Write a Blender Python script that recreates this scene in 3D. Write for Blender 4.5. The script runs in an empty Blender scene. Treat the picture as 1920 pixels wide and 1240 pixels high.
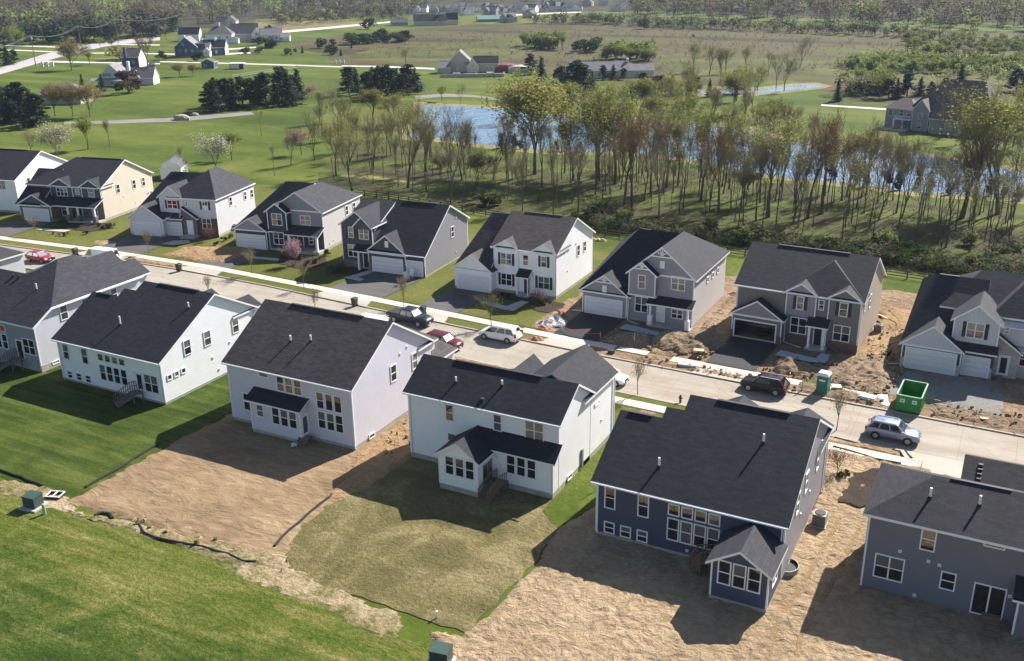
import bpy, math, random
import numpy as np
from mathutils import Vector, Matrix

R = math.radians
scene = bpy.context.scene
col = scene.collection
random.seed(7)

# ---------------------------------------------------------------- camera
cam_data = bpy.data.cameras.new("camera")
cam = bpy.data.objects.new("camera", cam_data)
col.objects.link(cam)
cam_data.sensor_width = 36.0
cam_data.lens = 34.875
cam_data.clip_start = 0.5
cam_data.clip_end = 5000.0
PITCH, ROLL, YAW = 0.36196, -0.012666, -0.4869      # drone camera, 42 m up
fw = Vector((math.sin(YAW) * math.cos(PITCH), math.cos(YAW) * math.cos(PITCH), -math.sin(PITCH)))
rt0 = Vector((math.cos(YAW), -math.sin(YAW), 0))
up0 = rt0.cross(fw)
rt = rt0 * math.cos(ROLL) + up0 * math.sin(ROLL)
up = -rt0 * math.sin(ROLL) + up0 * math.cos(ROLL)
m = Matrix((rt, up, -fw)).transposed().to_4x4()
m.translation = Vector((0, 0, 42.0))
cam.matrix_world = m
scene.camera = cam

# ---------------------------------------------------------------- daylight
SUN_EL, SUN_AZ = 39.0, 18.0          # azimuth measured from +Y (away from camera) towards +X
world = bpy.data.worlds.new("World")
scene.world = world
world.use_nodes = True
wn = world.node_tree
bg = wn.nodes["Background"]
sky = wn.nodes.new("ShaderNodeTexSky")
sky.sky_type = 'NISHITA'
sky.sun_disc = False
sky.sun_elevation = R(SUN_EL)
sky.sun_rotation = R(SUN_AZ)
sky.air_density = 1.0
sky.dust_density = 1.0
sky.ozone_density = 1.0
wn.links.new(sky.outputs[0], bg.inputs[0])
bg.inputs[1].default_value = 0.062
sun_data = bpy.data.lights.new("sun", 'SUN')
sun_data.energy = 5.0
sun_data.angle = R(0.5)
sun_data.color = (1.0, 0.95, 0.87)
sun = bpy.data.objects.new("sun", sun_data)
sdir = Vector((math.sin(R(SUN_AZ)) * math.cos(R(SUN_EL)), math.cos(R(SUN_AZ)) * math.cos(R(SUN_EL)), math.sin(R(SUN_EL))))
sun.rotation_euler = sdir.to_track_quat('Z', 'Y').to_euler()
sun.location = (0, 200, 150)
col.objects.link(sun)
scene.view_settings.view_transform = 'Standard'
scene.view_settings.look = 'None'
scene.view_settings.gamma = 1.0
scene.view_settings.exposure = 1.18
scene.cycles.max_bounces = 6
scene.cycles.diffuse_bounces = 3
scene.cycles.glossy_bounces = 3
scene.cycles.transparent_max_bounces = 6

# ---------------------------------------------------------------- materials
MATS = {}
def new_mat(name):
    mt = bpy.data.materials.new(name)
    mt.use_nodes = True
    nt = mt.node_tree
    b = nt.nodes["Principled BSDF"]
    MATS[name] = mt
    return mt, nt, b
def N(nt, typ, **kw):
    n = nt.nodes.new(typ)
    for k, v in kw.items(): setattr(n, k, v)
    return n
def coords(nt, kind='Object', scale=(1, 1, 1), rot=(0, 0, 0)):
    tc = N(nt, "ShaderNodeTexCoord")
    mp = N(nt, "ShaderNodeMapping")
    mp.inputs['Scale'].default_value = scale
    mp.inputs['Rotation'].default_value = rot
    nt.links.new(tc.outputs[kind], mp.inputs[0])
    return mp.outputs[0]
def geo_pos(nt, scale=(1, 1, 1), rot=(0, 0, 0)):
    gm = N(nt, "ShaderNodeNewGeometry")
    mp = N(nt, "ShaderNodeMapping")
    mp.inputs['Scale'].default_value = scale
    mp.inputs['Rotation'].default_value = rot
    nt.links.new(gm.outputs['Position'], mp.inputs[0])
    return mp.outputs[0]
def noise(nt, vec, scale, detail=4, rough=0.6, dist=0.0):
    n = N(nt, "ShaderNodeTexNoise")
    n.inputs['Scale'].default_value = scale
    n.inputs['Detail'].default_value = detail
    n.inputs['Roughness'].default_value = rough
    n.inputs['Distortion'].default_value = dist
    nt.links.new(vec, n.inputs['Vector'])
    return n.outputs['Fac']
def ramp(nt, fac, stops):
    r = N(nt, "ShaderNodeValToRGB")
    e = r.color_ramp.elements
    while len(e) < len(stops): e.new(0.5)
    for i, (p, c) in enumerate(stops):
        e[i].position = p
        e[i].color = (c[0], c[1], c[2], 1) if not isinstance(c, float) else (c, c, c, 1)
    nt.links.new(fac, r.inputs[0])
    return r.outputs[0]
def mixc(nt, fac, a, b, typ='MIX'):
    n = N(nt, "ShaderNodeMix", data_type='RGBA', blend_type=typ)
    for s, v in ((0, fac), (6, a), (7, b)):
        if isinstance(v, (int, float)): n.inputs[s].default_value = v
        elif isinstance(v, tuple): n.inputs[s].default_value = (v[0], v[1], v[2], 1)
        else: nt.links.new(v, n.inputs[s])
    return n.outputs[2]
def math_(nt, op, a, b=None):
    n = N(nt, "ShaderNodeMath", operation=op)
    for i, v in enumerate((a, b)):
        if v is None: continue
        if isinstance(v, (int, float)): n.inputs[i].default_value = v
        else: nt.links.new(v, n.inputs[i])
    return n.outputs[0]
def bump(nt, b, h, strength, dist=0.05):
    n = N(nt, "ShaderNodeBump")
    n.inputs['Strength'].default_value = strength
    n.inputs['Distance'].default_value = dist
    nt.links.new(h, n.inputs['Height'])
    nt.links.new(n.outputs[0], b.inputs['Normal'])

def plain(name, c, rough=0.6, metal=0.0, var=0.12, scale=3.0, spec=0.5):
    mt, nt, b = new_mat(name)
    f = noise(nt, coords(nt), scale, 3)
    d = tuple(x * (1 - var) for x in c); l = tuple(min(1, x * (1 + var)) for x in c)
    nt.links.new(ramp(nt, f, [(0.3, d), (0.7, l)]), b.inputs['Base Color'])
    b.inputs['Roughness'].default_value = rough
    b.inputs['Metallic'].default_value = metal
    b.inputs['Specular IOR Level'].default_value = spec
    return mt
def uv_axis(nt, axis):
    tc = N(nt, "ShaderNodeTexCoord")
    s = N(nt, "ShaderNodeSeparateXYZ")
    nt.links.new(tc.outputs['UV'], s.inputs[0])
    return s.outputs[axis], tc.outputs['UV']
def siding(name, c, pitch=0.2, axis=1, line=0.72, rough=0.55):
    mt, nt, b = new_mat(name)
    a, uv = uv_axis(nt, axis)
    fr = math_(nt, 'FRACT', math_(nt, 'DIVIDE', a, pitch))
    ln = ramp(nt, fr, [(0.0, line), (0.16, 1.0)])
    f = noise(nt, uv, 0.6, 4)
    base = ramp(nt, f, [(0.3, tuple(x * 0.95 for x in c)), (0.7, tuple(min(1, x * 1.03) for x in c))])
    nt.links.new(mixc(nt, 1.0, base, ln, 'MULTIPLY'), b.inputs['Base Color'])
    b.inputs['Roughness'].default_value = rough
    bump(nt, b, fr, 0.35, 0.02)
    return mt
def shingle(name, c, var=0.30, rowh=0.23):
    mt, nt, b = new_mat(name)
    a, uv = uv_axis(nt, 0)
    br = N(nt, "ShaderNodeTexBrick")
    br.offset = 0.37; br.squash = 1.0
    br.inputs['Scale'].default_value = 1.0
    br.inputs['Brick Width'].default_value = 0.6
    br.inputs['Row Height'].default_value = rowh
    br.inputs['Mortar Size'].default_value = 0.018
    br.inputs['Mortar Smooth'].default_value = 0.3
    br.inputs['Color1'].default_value = tuple(x * (1 + var) for x in c) + (1,)
    br.inputs['Color2'].default_value = tuple(x * (1 - var) for x in c) + (1,)
    br.inputs['Mortar'].default_value = tuple(x * 0.5 for x in c) + (1,)
    nt.links.new(uv, br.inputs['Vector'])
    f = noise(nt, uv, 0.35, 5)
    g = noise(nt, uv, 14.0, 2)
    k = ramp(nt, f, [(0.3, 0.86), (0.7, 1.12)])
    k2 = ramp(nt, g, [(0.3, 0.75), (0.7, 1.25)])
    x = mixc(nt, 1.0, br.outputs['Color'], k, 'MULTIPLY')
    x = mixc(nt, 1.0, x, k2, 'MULTIPLY')
    nt.links.new(x, b.inputs['Base Color'])
    b.inputs['Roughness'].default_value = 0.85
    b.inputs['Specular IOR Level'].default_value = 0.35
    bump(nt, b, g, 0.3, 0.02)
    return mt
def masonry(name, c1, c2, mortar, w=0.22, h=0.09):
    mt, nt, b = new_mat(name)
    a, uv = uv_axis(nt, 0)
    br = N(nt, "ShaderNodeTexBrick")
    br.inputs['Scale'].default_value = 1.0
    br.inputs['Brick Width'].default_value = w
    br.inputs['Row Height'].default_value = h
    br.inputs['Mortar Size'].default_value = 0.01
    br.inputs['Color1'].default_value = c1 + (1,)
    br.inputs['Color2'].default_value = c2 + (1,)
    br.inputs['Mortar'].default_value = mortar + (1,)
    nt.links.new(uv, br.inputs['Vector'])
    nt.links.new(br.outputs['Color'], b.inputs['Base Color'])
    b.inputs['Roughness'].default_value = 0.85
    return mt

siding('white_siding', (0.84, 0.85, 0.87), pitch=.24, line=.62)
siding('white_siding_plain', (0.83, 0.84, 0.85), line=0.9)
siding('cream_siding', (0.60, 0.53, 0.45), line=0.86)
siding('lavender_siding', (0.62, 0.61, 0.68), pitch=.24, line=.66)
siding('pale_gray_siding', (0.58, 0.58, 0.62), line=0.86)
siding('slate_siding', (0.27, 0.28, 0.33), line=0.86)
siding('navy_siding', (0.052, 0.066, 0.115), line=0.8)
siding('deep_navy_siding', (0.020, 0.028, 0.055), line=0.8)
siding('charcoal_siding', (0.050, 0.052, 0.066), line=0.8)
siding('gray_siding', (0.165, 0.165, 0.20), line=0.86)
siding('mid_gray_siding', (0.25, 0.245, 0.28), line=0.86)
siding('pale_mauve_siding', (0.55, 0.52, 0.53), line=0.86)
siding('taupe_siding', (0.155, 0.148, 0.135), line=0.86)
siding('greige_siding', (0.24, 0.235, 0.235), pitch=0.4, axis=0, line=0.8)
siding('tan_siding', (0.45, 0.39, 0.33), line=0.86)
siding('pale_board_siding', (0.50, 0.52, 0.56), pitch=0.4, axis=0, line=0.8)
siding('dusk_blue_siding', (0.055, 0.075, 0.14), line=0.8)
siding('olive_siding', (0.40, 0.39, 0.32), line=0.86)
shingle('charcoal_shingle', (0.024, 0.024, 0.032))
shingle('slate_shingle', (0.030, 0.030, 0.040))
shingle('brown_shingle', (0.058, 0.049, 0.052), var=0.28)
shingle('navy_shingle', (0.017, 0.018, 0.028))
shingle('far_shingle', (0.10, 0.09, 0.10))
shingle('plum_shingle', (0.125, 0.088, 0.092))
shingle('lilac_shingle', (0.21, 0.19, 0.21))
masonry('red_brick', (0.10, 0.045, 0.04), (0.14, 0.06, 0.05), (0.16, 0.13, 0.12))
masonry('dark_stone', (0.10, 0.085, 0.085), (0.17, 0.15, 0.145), (0.2, 0.19, 0.18), 0.5, 0.2)
masonry('pale_stone', (0.34, 0.30, 0.27), (0.46, 0.42, 0.39), (0.42, 0.40, 0.38), 0.5, 0.2)
plain('white_trim', (0.78, 0.79, 0.81), 0.45, var=0.03)
plain('garage_white', (0.66, 0.68, 0.71), 0.45, var=0.03)
plain('black_shutter', (0.012, 0.012, 0.018), 0.5)
plain('black_door', (0.012, 0.012, 0.014), 0.4)
plain('navy_trim', (0.02, 0.03, 0.06), 0.5)
plain('dark_vent', (0.012, 0.012, 0.016), 0.7)
plain('foundation_concrete', (0.36, 0.33, 0.28), 0.9, var=0.15, scale=2)
plain('wood_deck', (0.20, 0.14, 0.085), 0.8, var=0.3, scale=8)
plain('gray_wood', (0.16, 0.13, 0.125), 0.8, var=0.3, scale=8)
plain('raw_lumber', (0.50, 0.38, 0.24), 0.8, var=0.2, scale=8)
plain('black_rubber', (0.015, 0.015, 0.017), 0.8)
plain('alloy', (0.45, 0.45, 0.47), 0.3, 0.9)
plain('dark_metal', (0.05, 0.055, 0.06), 0.5, 0.3)
plain('gray_metal', (0.22, 0.23, 0.24), 0.5, 0.3)
plain('galvanized', (0.5, 0.5, 0.52), 0.4, 0.5)
plain('utility_green', (0.035, 0.065, 0.055), 0.5)
plain('pale_green_plastic', (0.25, 0.36, 0.27), 0.5)
plain('bin_green', (0.018, 0.040, 0.028), 0.5)
plain('bin_black', (0.012, 0.016, 0.016), 0.5)
plain('cabin_green', (0.010, 0.16, 0.12), 0.45)
plain('cabin_roof', (0.62, 0.66, 0.66), 0.4)
plain('dumpster_green', (0.015, 0.24, 0.04), 0.5, var=0.25, scale=1.5)
plain('sheet_white', (0.70, 0.70, 0.70), 0.5, var=0.1)
plain('rust_orange', (0.28, 0.11, 0.06), 0.8, var=0.4, scale=4)
plain('housewrap', (0.42, 0.41, 0.40), 0.6, var=0.45, scale=3)
plain('yellow_paint', (0.6, 0.45, 0.05), 0.5)
plain('hydrant_black', (0.03, 0.03, 0.03), 0.5)
plain('fence_brown', (0.055, 0.035, 0.025), 0.85, var=0.3)
plain('pole_wood', (0.16, 0.12, 0.09), 0.9)
plain('silt_cloth', (0.012, 0.014, 0.013), 0.9)
plain('concrete_gray', (0.38, 0.37, 0.36), 0.85, var=0.15, scale=1)
plain('blue_gray_step', (0.34, 0.37, 0.42), 0.85, var=0.1)
plain('rock', (0.34, 0.28, 0.24), 0.9, var=0.35, scale=2)
plain('red_tag', (0.5, 0.05, 0.02), 0.5)
plain('skin', (0.45, 0.26, 0.18), 0.6)
plain('patio_stone', (0.42, 0.38, 0.37), 0.85, var=0.2, scale=1)
plain('teal_paint', (0.12, 0.23, 0.22), 0.6)
plain('fountain_water', (0.8, 0.85, 0.9), 0.3)
plain('red_cover', (0.16, 0.03, 0.035), 0.8)
plain('garage_floor', (0.22, 0.21, 0.21), 0.8)
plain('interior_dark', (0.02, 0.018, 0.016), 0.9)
plain('lamp_glass', (0.75, 0.78, 0.8), 0.1)
plain('tail_red', (0.35, 0.01, 0.01), 0.2)
def paint(name, c, metal=0.0, rough=0.3):
    mt, nt, b = new_mat(name)
    b.inputs['Base Color'].default_value = c + (1,)
    b.inputs['Metallic'].default_value = metal
    b.inputs['Roughness'].default_value = rough
    b.inputs['Coat Weight'].default_value = 0.6 if max(c) > .1 else 0.12
    b.inputs['Specular IOR Level'].default_value = 0.5 if max(c) > .1 else 0.25
    b.inputs['Coat Roughness'].default_value = 0.08
    f = noise(nt, coords(nt), 1.2, 3)
    r = ramp(nt, f, [(0.35, rough * 0.8), (0.7, rough * 1.5)])
    nt.links.new(r, b.inputs['Roughness'])
paint('paint_white', (0.75, 0.76, 0.78), 0.0)
paint('paint_crimson', (0.32, 0.012, 0.03))
paint('paint_maroon', (0.085, 0.008, 0.020))
paint('paint_navy', (0.012, 0.018, 0.032))
paint('paint_black', (0.012, 0.012, 0.016))
paint('paint_silver_blue', (0.20, 0.26, 0.37), 0.5)
def glass(name, refl, tint):
    mt, nt, b = new_mat(name)
    nt.nodes.remove(b)
    out = nt.nodes['Material Output']
    d = N(nt, "ShaderNodeBsdfDiffuse"); d.inputs[0].default_value = tint + (1,)
    g = N(nt, "ShaderNodeBsdfGlossy"); g.inputs['Roughness'].default_value = 0.03
    g.inputs[0].default_value = (0.95, 0.93, 0.88, 1)
    mx = N(nt, "ShaderNodeMixShader")
    f = noise(nt, coords(nt), 0.8, 2)
    bp = N(nt, "ShaderNodeBump"); bp.inputs['Strength'].default_value = 0.03; bp.inputs['Distance'].default_value = 0.05
    nt.links.new(f, bp.inputs['Height']); nt.links.new(bp.outputs[0], g.inputs['Normal'])
    lw = N(nt, "ShaderNodeFresnel"); lw.inputs[0].default_value = 1.5
    nt.links.new(math_(nt, 'ADD', lw.outputs[0], refl), mx.inputs[0])
    nt.links.new(d.outputs[0], mx.inputs[1]); nt.links.new(g.outputs[0], mx.inputs[2])
    nt.links.new(mx.outputs[0], out.inputs[0])
glass('window_glass', 0.10, (0.010, 0.011, 0.013))
glass('window_glass_blind', 0.08, (0.135, 0.13, 0.118))
glass('car_glass', 0.0, (0.008, 0.009, 0.011))

# ground materials ------------------------------------------------------
def grass(name, stops, scale=0.25, fine=1.6, stripe=None, bs=0.6):
    mt, nt, b = new_mat(name)
    p = geo_pos(nt)
    f1 = noise(nt, p, scale * 0.35, 5, 0.62, 0.6)
    f2 = noise(nt, p, fine, 5, 0.75)
    f3 = noise(nt, p, scale * 0.08, 3, 0.5)
    f = math_(nt, 'ADD', math_(nt, 'MULTIPLY', f1, 0.5), math_(nt, 'MULTIPLY', f2, 0.3))
    f = math_(nt, 'ADD', f, math_(nt, 'MULTIPLY', f3, 0.2))
    if stripe:
        ps = geo_pos(nt, (stripe[1], stripe[2], 1), (0, 0, R(stripe[0])))
        fs = noise(nt, ps, 1.0, 4, 0.6, 0.3)
        f = math_(nt, 'ADD', math_(nt, 'MULTIPLY', f, 0.6), math_(nt, 'MULTIPLY', fs, 0.4))
    c = ramp(nt, f, stops)
    v = ramp(nt, noise(nt, p, 7.0, 2, 0.8), [(0.25, 0.7), (0.75, 1.25)])
    c = mixc(nt, 0.8, c, v, 'MULTIPLY')
    nt.links.new(c, b.inputs['Base Color'])
    b.inputs['Roughness'].default_value = 0.95
    b.inputs['Specular IOR Level'].default_value = 0.1
    bump(nt, b, f2, bs, 0.25)
    return mt
grass('lawn_green', [(0.36, (0.034, 0.055, 0.008)), (0.5, (0.066, 0.092, 0.012)), (0.62, (0.125, 0.142, 0.028))])
grass('lawn_dark', [(0.40, (0.020, 0.036, 0.006)), (0.5, (0.040, 0.062, 0.009)), (0.60, (0.085, 0.105, 0.022))], scale=.4, stripe=(20, 0.08, 0.9))
grass('lawn_olive', [(0.36, (0.060, 0.075, 0.014)), (0.5, (0.095, 0.105, 0.022)), (0.64, (0.16, 0.145, 0.045))])
def meadow(name):
    mt, nt, b = new_mat(name)
    p = geo_pos(nt); f2 = noise(nt, p, 2.4, 5, 0.75)
    ps = geo_pos(nt, (0.10, 0.75, 1), (0, 0, R(3))); fs = noise(nt, ps, 1.0, 5, 0.65, 0.6)
    f1 = noise(nt, p, 0.16, 5, 0.65, 0.8)
    f = math_(nt, 'ADD', math_(nt, 'MULTIPLY', fs, 0.4), math_(nt, 'ADD', math_(nt, 'MULTIPLY', f2, 0.35), math_(nt, 'MULTIPLY', f1, 0.25)))
    dark = ramp(nt, f, [(0.40, (0.020, 0.042, 0.007)), (0.5, (0.040, 0.072, 0.010)), (0.60, (0.105, 0.125, 0.030))])
    light = ramp(nt, f, [(0.40, (0.050, 0.084, 0.010)), (0.48, (0.088, 0.112, 0.017)), (0.55, (0.15, 0.148, 0.040)), (0.64, (0.28, 0.23, 0.11))])
    sp = N(nt, "ShaderNodeSeparateXYZ"); nt.links.new(p, sp.inputs[0])
    y = math_(nt, 'ADD', sp.outputs[1], math_(nt, 'MULTIPLY', math_(nt, 'SUBTRACT', f1, 0.5), 16.0))
    y = math_(nt, 'ADD', y, math_(nt, 'MULTIPLY', math_(nt, 'SUBTRACT', f2, 0.5), 5.0))
    mr = N(nt, "ShaderNodeMapRange"); mr.inputs[1].default_value = 33.5; mr.inputs[2].default_value = 42.0; nt.links.new(y, mr.inputs[0])
    c = mixc(nt, mr.outputs[0], dark, light)
    c = mixc(nt, 0.8, c, ramp(nt, noise(nt, p, 7.0, 2, 0.8), [(0.25, 0.65), (0.75, 1.3)]), 'MULTIPLY')
    nt.links.new(c, b.inputs['Base Color'])
    b.inputs['Roughness'].default_value = 0.95; b.inputs['Specular IOR Level'].default_value = 0.1
    bump(nt, b, f2, 1.0, 0.25)
meadow('meadow')
grass('meadow_green', [(0.38, (0.018, 0.038, 0.006)), (0.50, (0.034, 0.062, 0.009)), (0.62, (0.085, 0.105, 0.024))], scale=0.5, fine=2.4, stripe=(-24, 0.05, 0.5), bs=1.0)
grass('bright_lawn', [(0.40, (0.040, 0.062, 0.009)), (0.5, (0.070, 0.098, 0.014)), (0.60, (0.128, 0.136, 0.030))], scale=0.12, fine=0.5, stripe=(28, 0.008, 0.07))
grass('straw_lawn', [(0.38, (0.085, 0.078, 0.030)), (0.5, (0.160, 0.136, 0.060)), (0.60, (0.28, 0.23, 0.12))], scale=0.8, fine=3.2, bs=1.0)
grass('straw', [(0.40, (0.085, 0.105, 0.022)), (0.47, (0.21, 0.175, 0.085)), (0.54, (0.34, 0.265, 0.165)), (0.64, (0.46, 0.37, 0.26))], scale=1.6, fine=2.6, bs=1.0)
grass('woods_floor', [(0.40, (0.042, 0.036, 0.020)), (0.47, (0.062, 0.058, 0.024)), (0.52, (0.072, 0.088, 0.019)), (0.57, (0.088, 0.110, 0.022)), (0.63, (0.12, 0.100, 0.048))], scale=0.25, fine=0.7, stripe=(4, 0.02, 0.14))
grass('marsh', [(0.42, (0.036, 0.036, 0.014)), (0.47, (0.064, 0.056, 0.024)), (0.52, (0.088, 0.066, 0.040)), (0.57, (0.080, 0.086, 0.024))], scale=0.10, fine=0.22, stripe=(26, 0.004, 0.04), bs=0.8)
grass('marsh_green', [(0.40, (0.050, 0.050, 0.018)), (0.5, (0.078, 0.080, 0.026)), (0.60, (0.115, 0.120, 0.036))], scale=0.12, fine=0.3, bs=0.8)
grass('forest_floor', [(0.34, (0.030, 0.028, 0.018)), (0.66, (0.060, 0.055, 0.030))], scale=0.1, fine=0.4)
grass('mulch', [(0.34, (0.030, 0.022, 0.018)), (0.66, (0.075, 0.055, 0.042))], scale=2, fine=6)
def soil(name, lo, mid, hi, rot=0.0, sx=1.0, sy=1.0, bs=1.0, scale=1.0, tracks=0.0):
    mt, nt, b = new_mat(name)
    p = geo_pos(nt)
    ps = geo_pos(nt, (sx, sy, 1), (0, 0, R(rot)))
    f1 = noise(nt, ps, 0.9 * scale, 6, 0.66, 1.4)
    f2 = noise(nt, p, 0.12, 4, 0.6)
    f3 = noise(nt, ps, 4.0 * scale, 4, 0.7, 0.8)
    f = math_(nt, 'ADD', math_(nt, 'MULTIPLY', f1, 0.45), math_(nt, 'MULTIPLY', f2, 0.35))
    f = math_(nt, 'ADD', f, math_(nt, 'MULTIPLY', f3, 0.2))
    nt.links.new(ramp(nt, f, [(0.34, lo), (0.5, mid), (0.64, hi)]), b.inputs['Base Color'])
    b.inputs['Roughness'].default_value = 0.95
    b.inputs['Specular IOR Level'].default_value = 0.1
    h = math_(nt, 'ADD', f1, math_(nt, 'MULTIPLY', f3, 0.3))
    bump(nt, b, h, bs, 0.35)
    return mt
soil('graded_soil', (0.135, 0.092, 0.054), (0.225, 0.157, 0.094), (0.33, 0.238, 0.148), rot=18, sx=0.38, sy=1.0, bs=0.6)
soil('sandy_soil', (0.175, 0.125, 0.078), (0.33, 0.240, 0.150), (0.46, 0.345, 0.23), bs=1.0, scale=1.2)
soil('brown_soil', (0.13, 0.085, 0.052), (0.24, 0.165, 0.105), (0.38, 0.27, 0.175), bs=1.0, scale=1.0)
soil('orange_soil', (0.20, 0.12, 0.06), (0.32, 0.21, 0.115), (0.44, 0.31, 0.19), bs=1.0, scale=1.4)
soil('clod_soil', (0.12, 0.08, 0.05), (0.25, 0.18, 0.12), (0.42, 0.31, 0.22), bs=1.0, scale=2.0)
soil('bank_soil', (0.10, 0.11, 0.03), (0.19, 0.165, 0.075), (0.30, 0.25, 0.14), bs=0.4, scale=0.4)
soil('track_soil', (0.20, 0.135, 0.072), (0.28, 0.19, 0.105), (0.38, 0.27, 0.16), bs=0.8, scale=2.0)
soil('gravel', (0.14, 0.135, 0.13), (0.20, 0.19, 0.18), (0.27, 0.25, 0.24), bs=0.4, scale=2)
def pavement(name, lo, hi, joint=None, streak=False, rough=0.85, bs=0.15):
    mt, nt, b = new_mat(name)
    p = geo_pos(nt)
    f1 = noise(nt, p, 0.25, 5, 0.6)
    f2 = noise(nt, p, 8.0, 3, 0.7)
    ps = geo_pos(nt, (0.04, 0.8, 1), (0, 0, R(2)))
    f3 = noise(nt, ps, 1.0, 5, 0.6)
    f = math_(nt, 'ADD', math_(nt, 'MULTIPLY', f1, 0.4), math_(nt, 'MULTIPLY', f2, 0.15))
    f = math_(nt, 'ADD', f, math_(nt, 'MULTIPLY', f3, 0.45))
    c = ramp(nt, f, [(0.36, lo), (0.62, hi)])
    if streak:
        cr = N(nt, "ShaderNodeTexVoronoi"); cr.feature = 'DISTANCE_TO_EDGE'; cr.inputs['Scale'].default_value = 0.16
        wv = N(nt, "ShaderNodeVectorMath", operation='ADD'); nt.links.new(p, wv.inputs[0])
        nz = N(nt, "ShaderNodeTexNoise"); nz.inputs['Scale'].default_value = 0.7; nt.links.new(p, nz.inputs['Vector']); nt.links.new(nz.outputs['Color'], wv.inputs[1])
        nt.links.new(wv.outputs[0], cr.inputs['Vector'])
        c = mixc(nt, 0.45, c, ramp(nt, cr.outputs['Distance'], [(0.0, 0.45), (0.012, 1.0)]), 'MULTIPLY')
        sx_ = N(nt, "ShaderNodeSeparateXYZ"); nt.links.new(p, sx_.inputs[0])
        mr = N(nt, "ShaderNodeMapRange"); mr.inputs[1].default_value = -60; mr.inputs[2].default_value = -25; nt.links.new(sx_.outputs[0], mr.inputs[0])
        mud = ramp(nt, noise(nt, geo_pos(nt, (0.12, 0.9, 1)), 0.8, 5, 0.7, 0.8), [(0.48, 0.0), (0.66, 0.75)])
        c = mixc(nt, math_(nt, 'MULTIPLY', mud, mr.outputs[0]), c, (0.25, 0.185, 0.125))
        oil = ramp(nt, noise(nt, p, 0.9, 2, 0.5), [(0.70, 1.0), (0.76, 0.72)])
        c = mixc(nt, 1.0, c, oil, 'MULTIPLY')
    if joint:
        sp = N(nt, "ShaderNodeSeparateXYZ"); nt.links.new(p, sp.inputs[0])
        fr = math_(nt, 'FRACT', math_(nt, 'DIVIDE', math_(nt, 'ADD', sp.outputs[0], 1000.0), joint))
        c = mixc(nt, 1.0, c, ramp(nt, fr, [(0.0, 0.62), (0.07 / joint, 1.0)]), 'MULTIPLY')
    nt.links.new(c, b.inputs['Base Color'])
    b.inputs['Roughness'].default_value = rough
    b.inputs['Specular IOR Level'].default_value = 0.25
    bump(nt, b, f2, bs, 0.02)
    return mt
pavement('road_concrete', (0.23, 0.20, 0.165), (0.35, 0.31, 0.26), joint=4.6, streak=True)
pavement('walk_concrete', (0.43, 0.39, 0.33), (0.54, 0.49, 0.43), joint=1.5)
pavement('apron_concrete', (0.31, 0.28, 0.24), (0.41, 0.37, 0.32))
pavement('curb_concrete', (0.29, 0.26, 0.215), (0.38, 0.34, 0.29))
pavement('asphalt_new', (0.020, 0.020, 0.024), (0.032, 0.032, 0.038), rough=0.75)
pavement('asphalt_old', (0.065, 0.062, 0.062), (0.105, 0.10, 0.10))
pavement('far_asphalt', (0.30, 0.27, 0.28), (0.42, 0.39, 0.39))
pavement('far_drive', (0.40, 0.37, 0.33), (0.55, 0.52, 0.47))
mt, nt, b = new_mat('pond_water')
p = geo_pos(nt)
b.inputs['Base Color'].default_value = (0.11, 0.18, 0.29, 1)  # pale blue base carries part of the sky's reflection as colour
b.inputs['Roughness'].default_value = 0.12
b.inputs['IOR'].default_value = 1.33
b.inputs['Specular IOR Level'].default_value = 1.0
f = noise(nt, geo_pos(nt, (1, 0.35, 1), (0, 0, R(-25))), 0.55, 4, 0.6, 0.8)
bump(nt, b, f, 0.9, 0.5)

# foliage / bark --------------------------------------------------------
def leafmat(name, lo, hi, trans=0.0):
    mt, nt, b = new_mat(name)
    oi = N(nt, "ShaderNodeObjectInfo")
    p = geo_pos(nt)
    f = noise(nt, p, 0.45, 3, 0.7)
    f = math_(nt, 'ADD', math_(nt, 'MULTIPLY', f, 0.8), math_(nt, 'MULTIPLY', oi.outputs['Random'], 0.25))
    nt.links.new(ramp(nt, f, [(0.3, lo), (0.72, hi)]), b.inputs['Base Color'])
    b.inputs['Roughness'].default_value = 0.8
    b.inputs['Specular IOR Level'].default_value = 0.15
    if trans:
        out = nt.nodes['Material Output']; tr = N(nt, "ShaderNodeBsdfTranslucent"); mx = N(nt, "ShaderNodeMixShader")
        nt.links.new(b.inputs['Base Color'].links[0].from_socket, tr.inputs[0]); mx.inputs[0].default_value = trans
        nt.links.new(b.outputs[0], mx.inputs[1]); nt.links.new(tr.outputs[0], mx.inputs[2]); nt.links.new(mx.outputs[0], out.inputs[0])
    return mt
leafmat('bark', (0.060, 0.050, 0.042), (0.140, 0.120, 0.100))
leafmat('pale_bark', (0.11, 0.09, 0.07), (0.21, 0.175, 0.14))
leafmat('twig', (0.14, 0.11, 0.08), (0.28, 0.225, 0.165))
leafmat('red_twig', (0.18, 0.115, 0.075), (0.34, 0.225, 0.15))
leafmat('bud_yellow', (0.17, 0.18, 0.030), (0.32, 0.32, 0.070), .5)
leafmat('bud_green', (0.10, 0.135, 0.022), (0.24, 0.29, 0.06), .5)
leafmat('bud_brown', (0.15, 0.115, 0.06), (0.25, 0.195, 0.105), .5)
leafmat('blossom_white', (0.36, 0.36, 0.28), (0.62, 0.62, 0.52), .5)
leafmat('blossom_pink', (0.34, 0.17, 0.20), (0.52, 0.32, 0.36), .5)
leafmat('leaf_maroon', (0.11, 0.03, 0.035), (0.24, 0.08, 0.08), .5)
leafmat('needle', (0.012, 0.026, 0.014), (0.036, 0.062, 0.028), .2)
leafmat('needle_light', (0.03, 0.055, 0.025), (0.07, 0.11, 0.045), .2)
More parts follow.
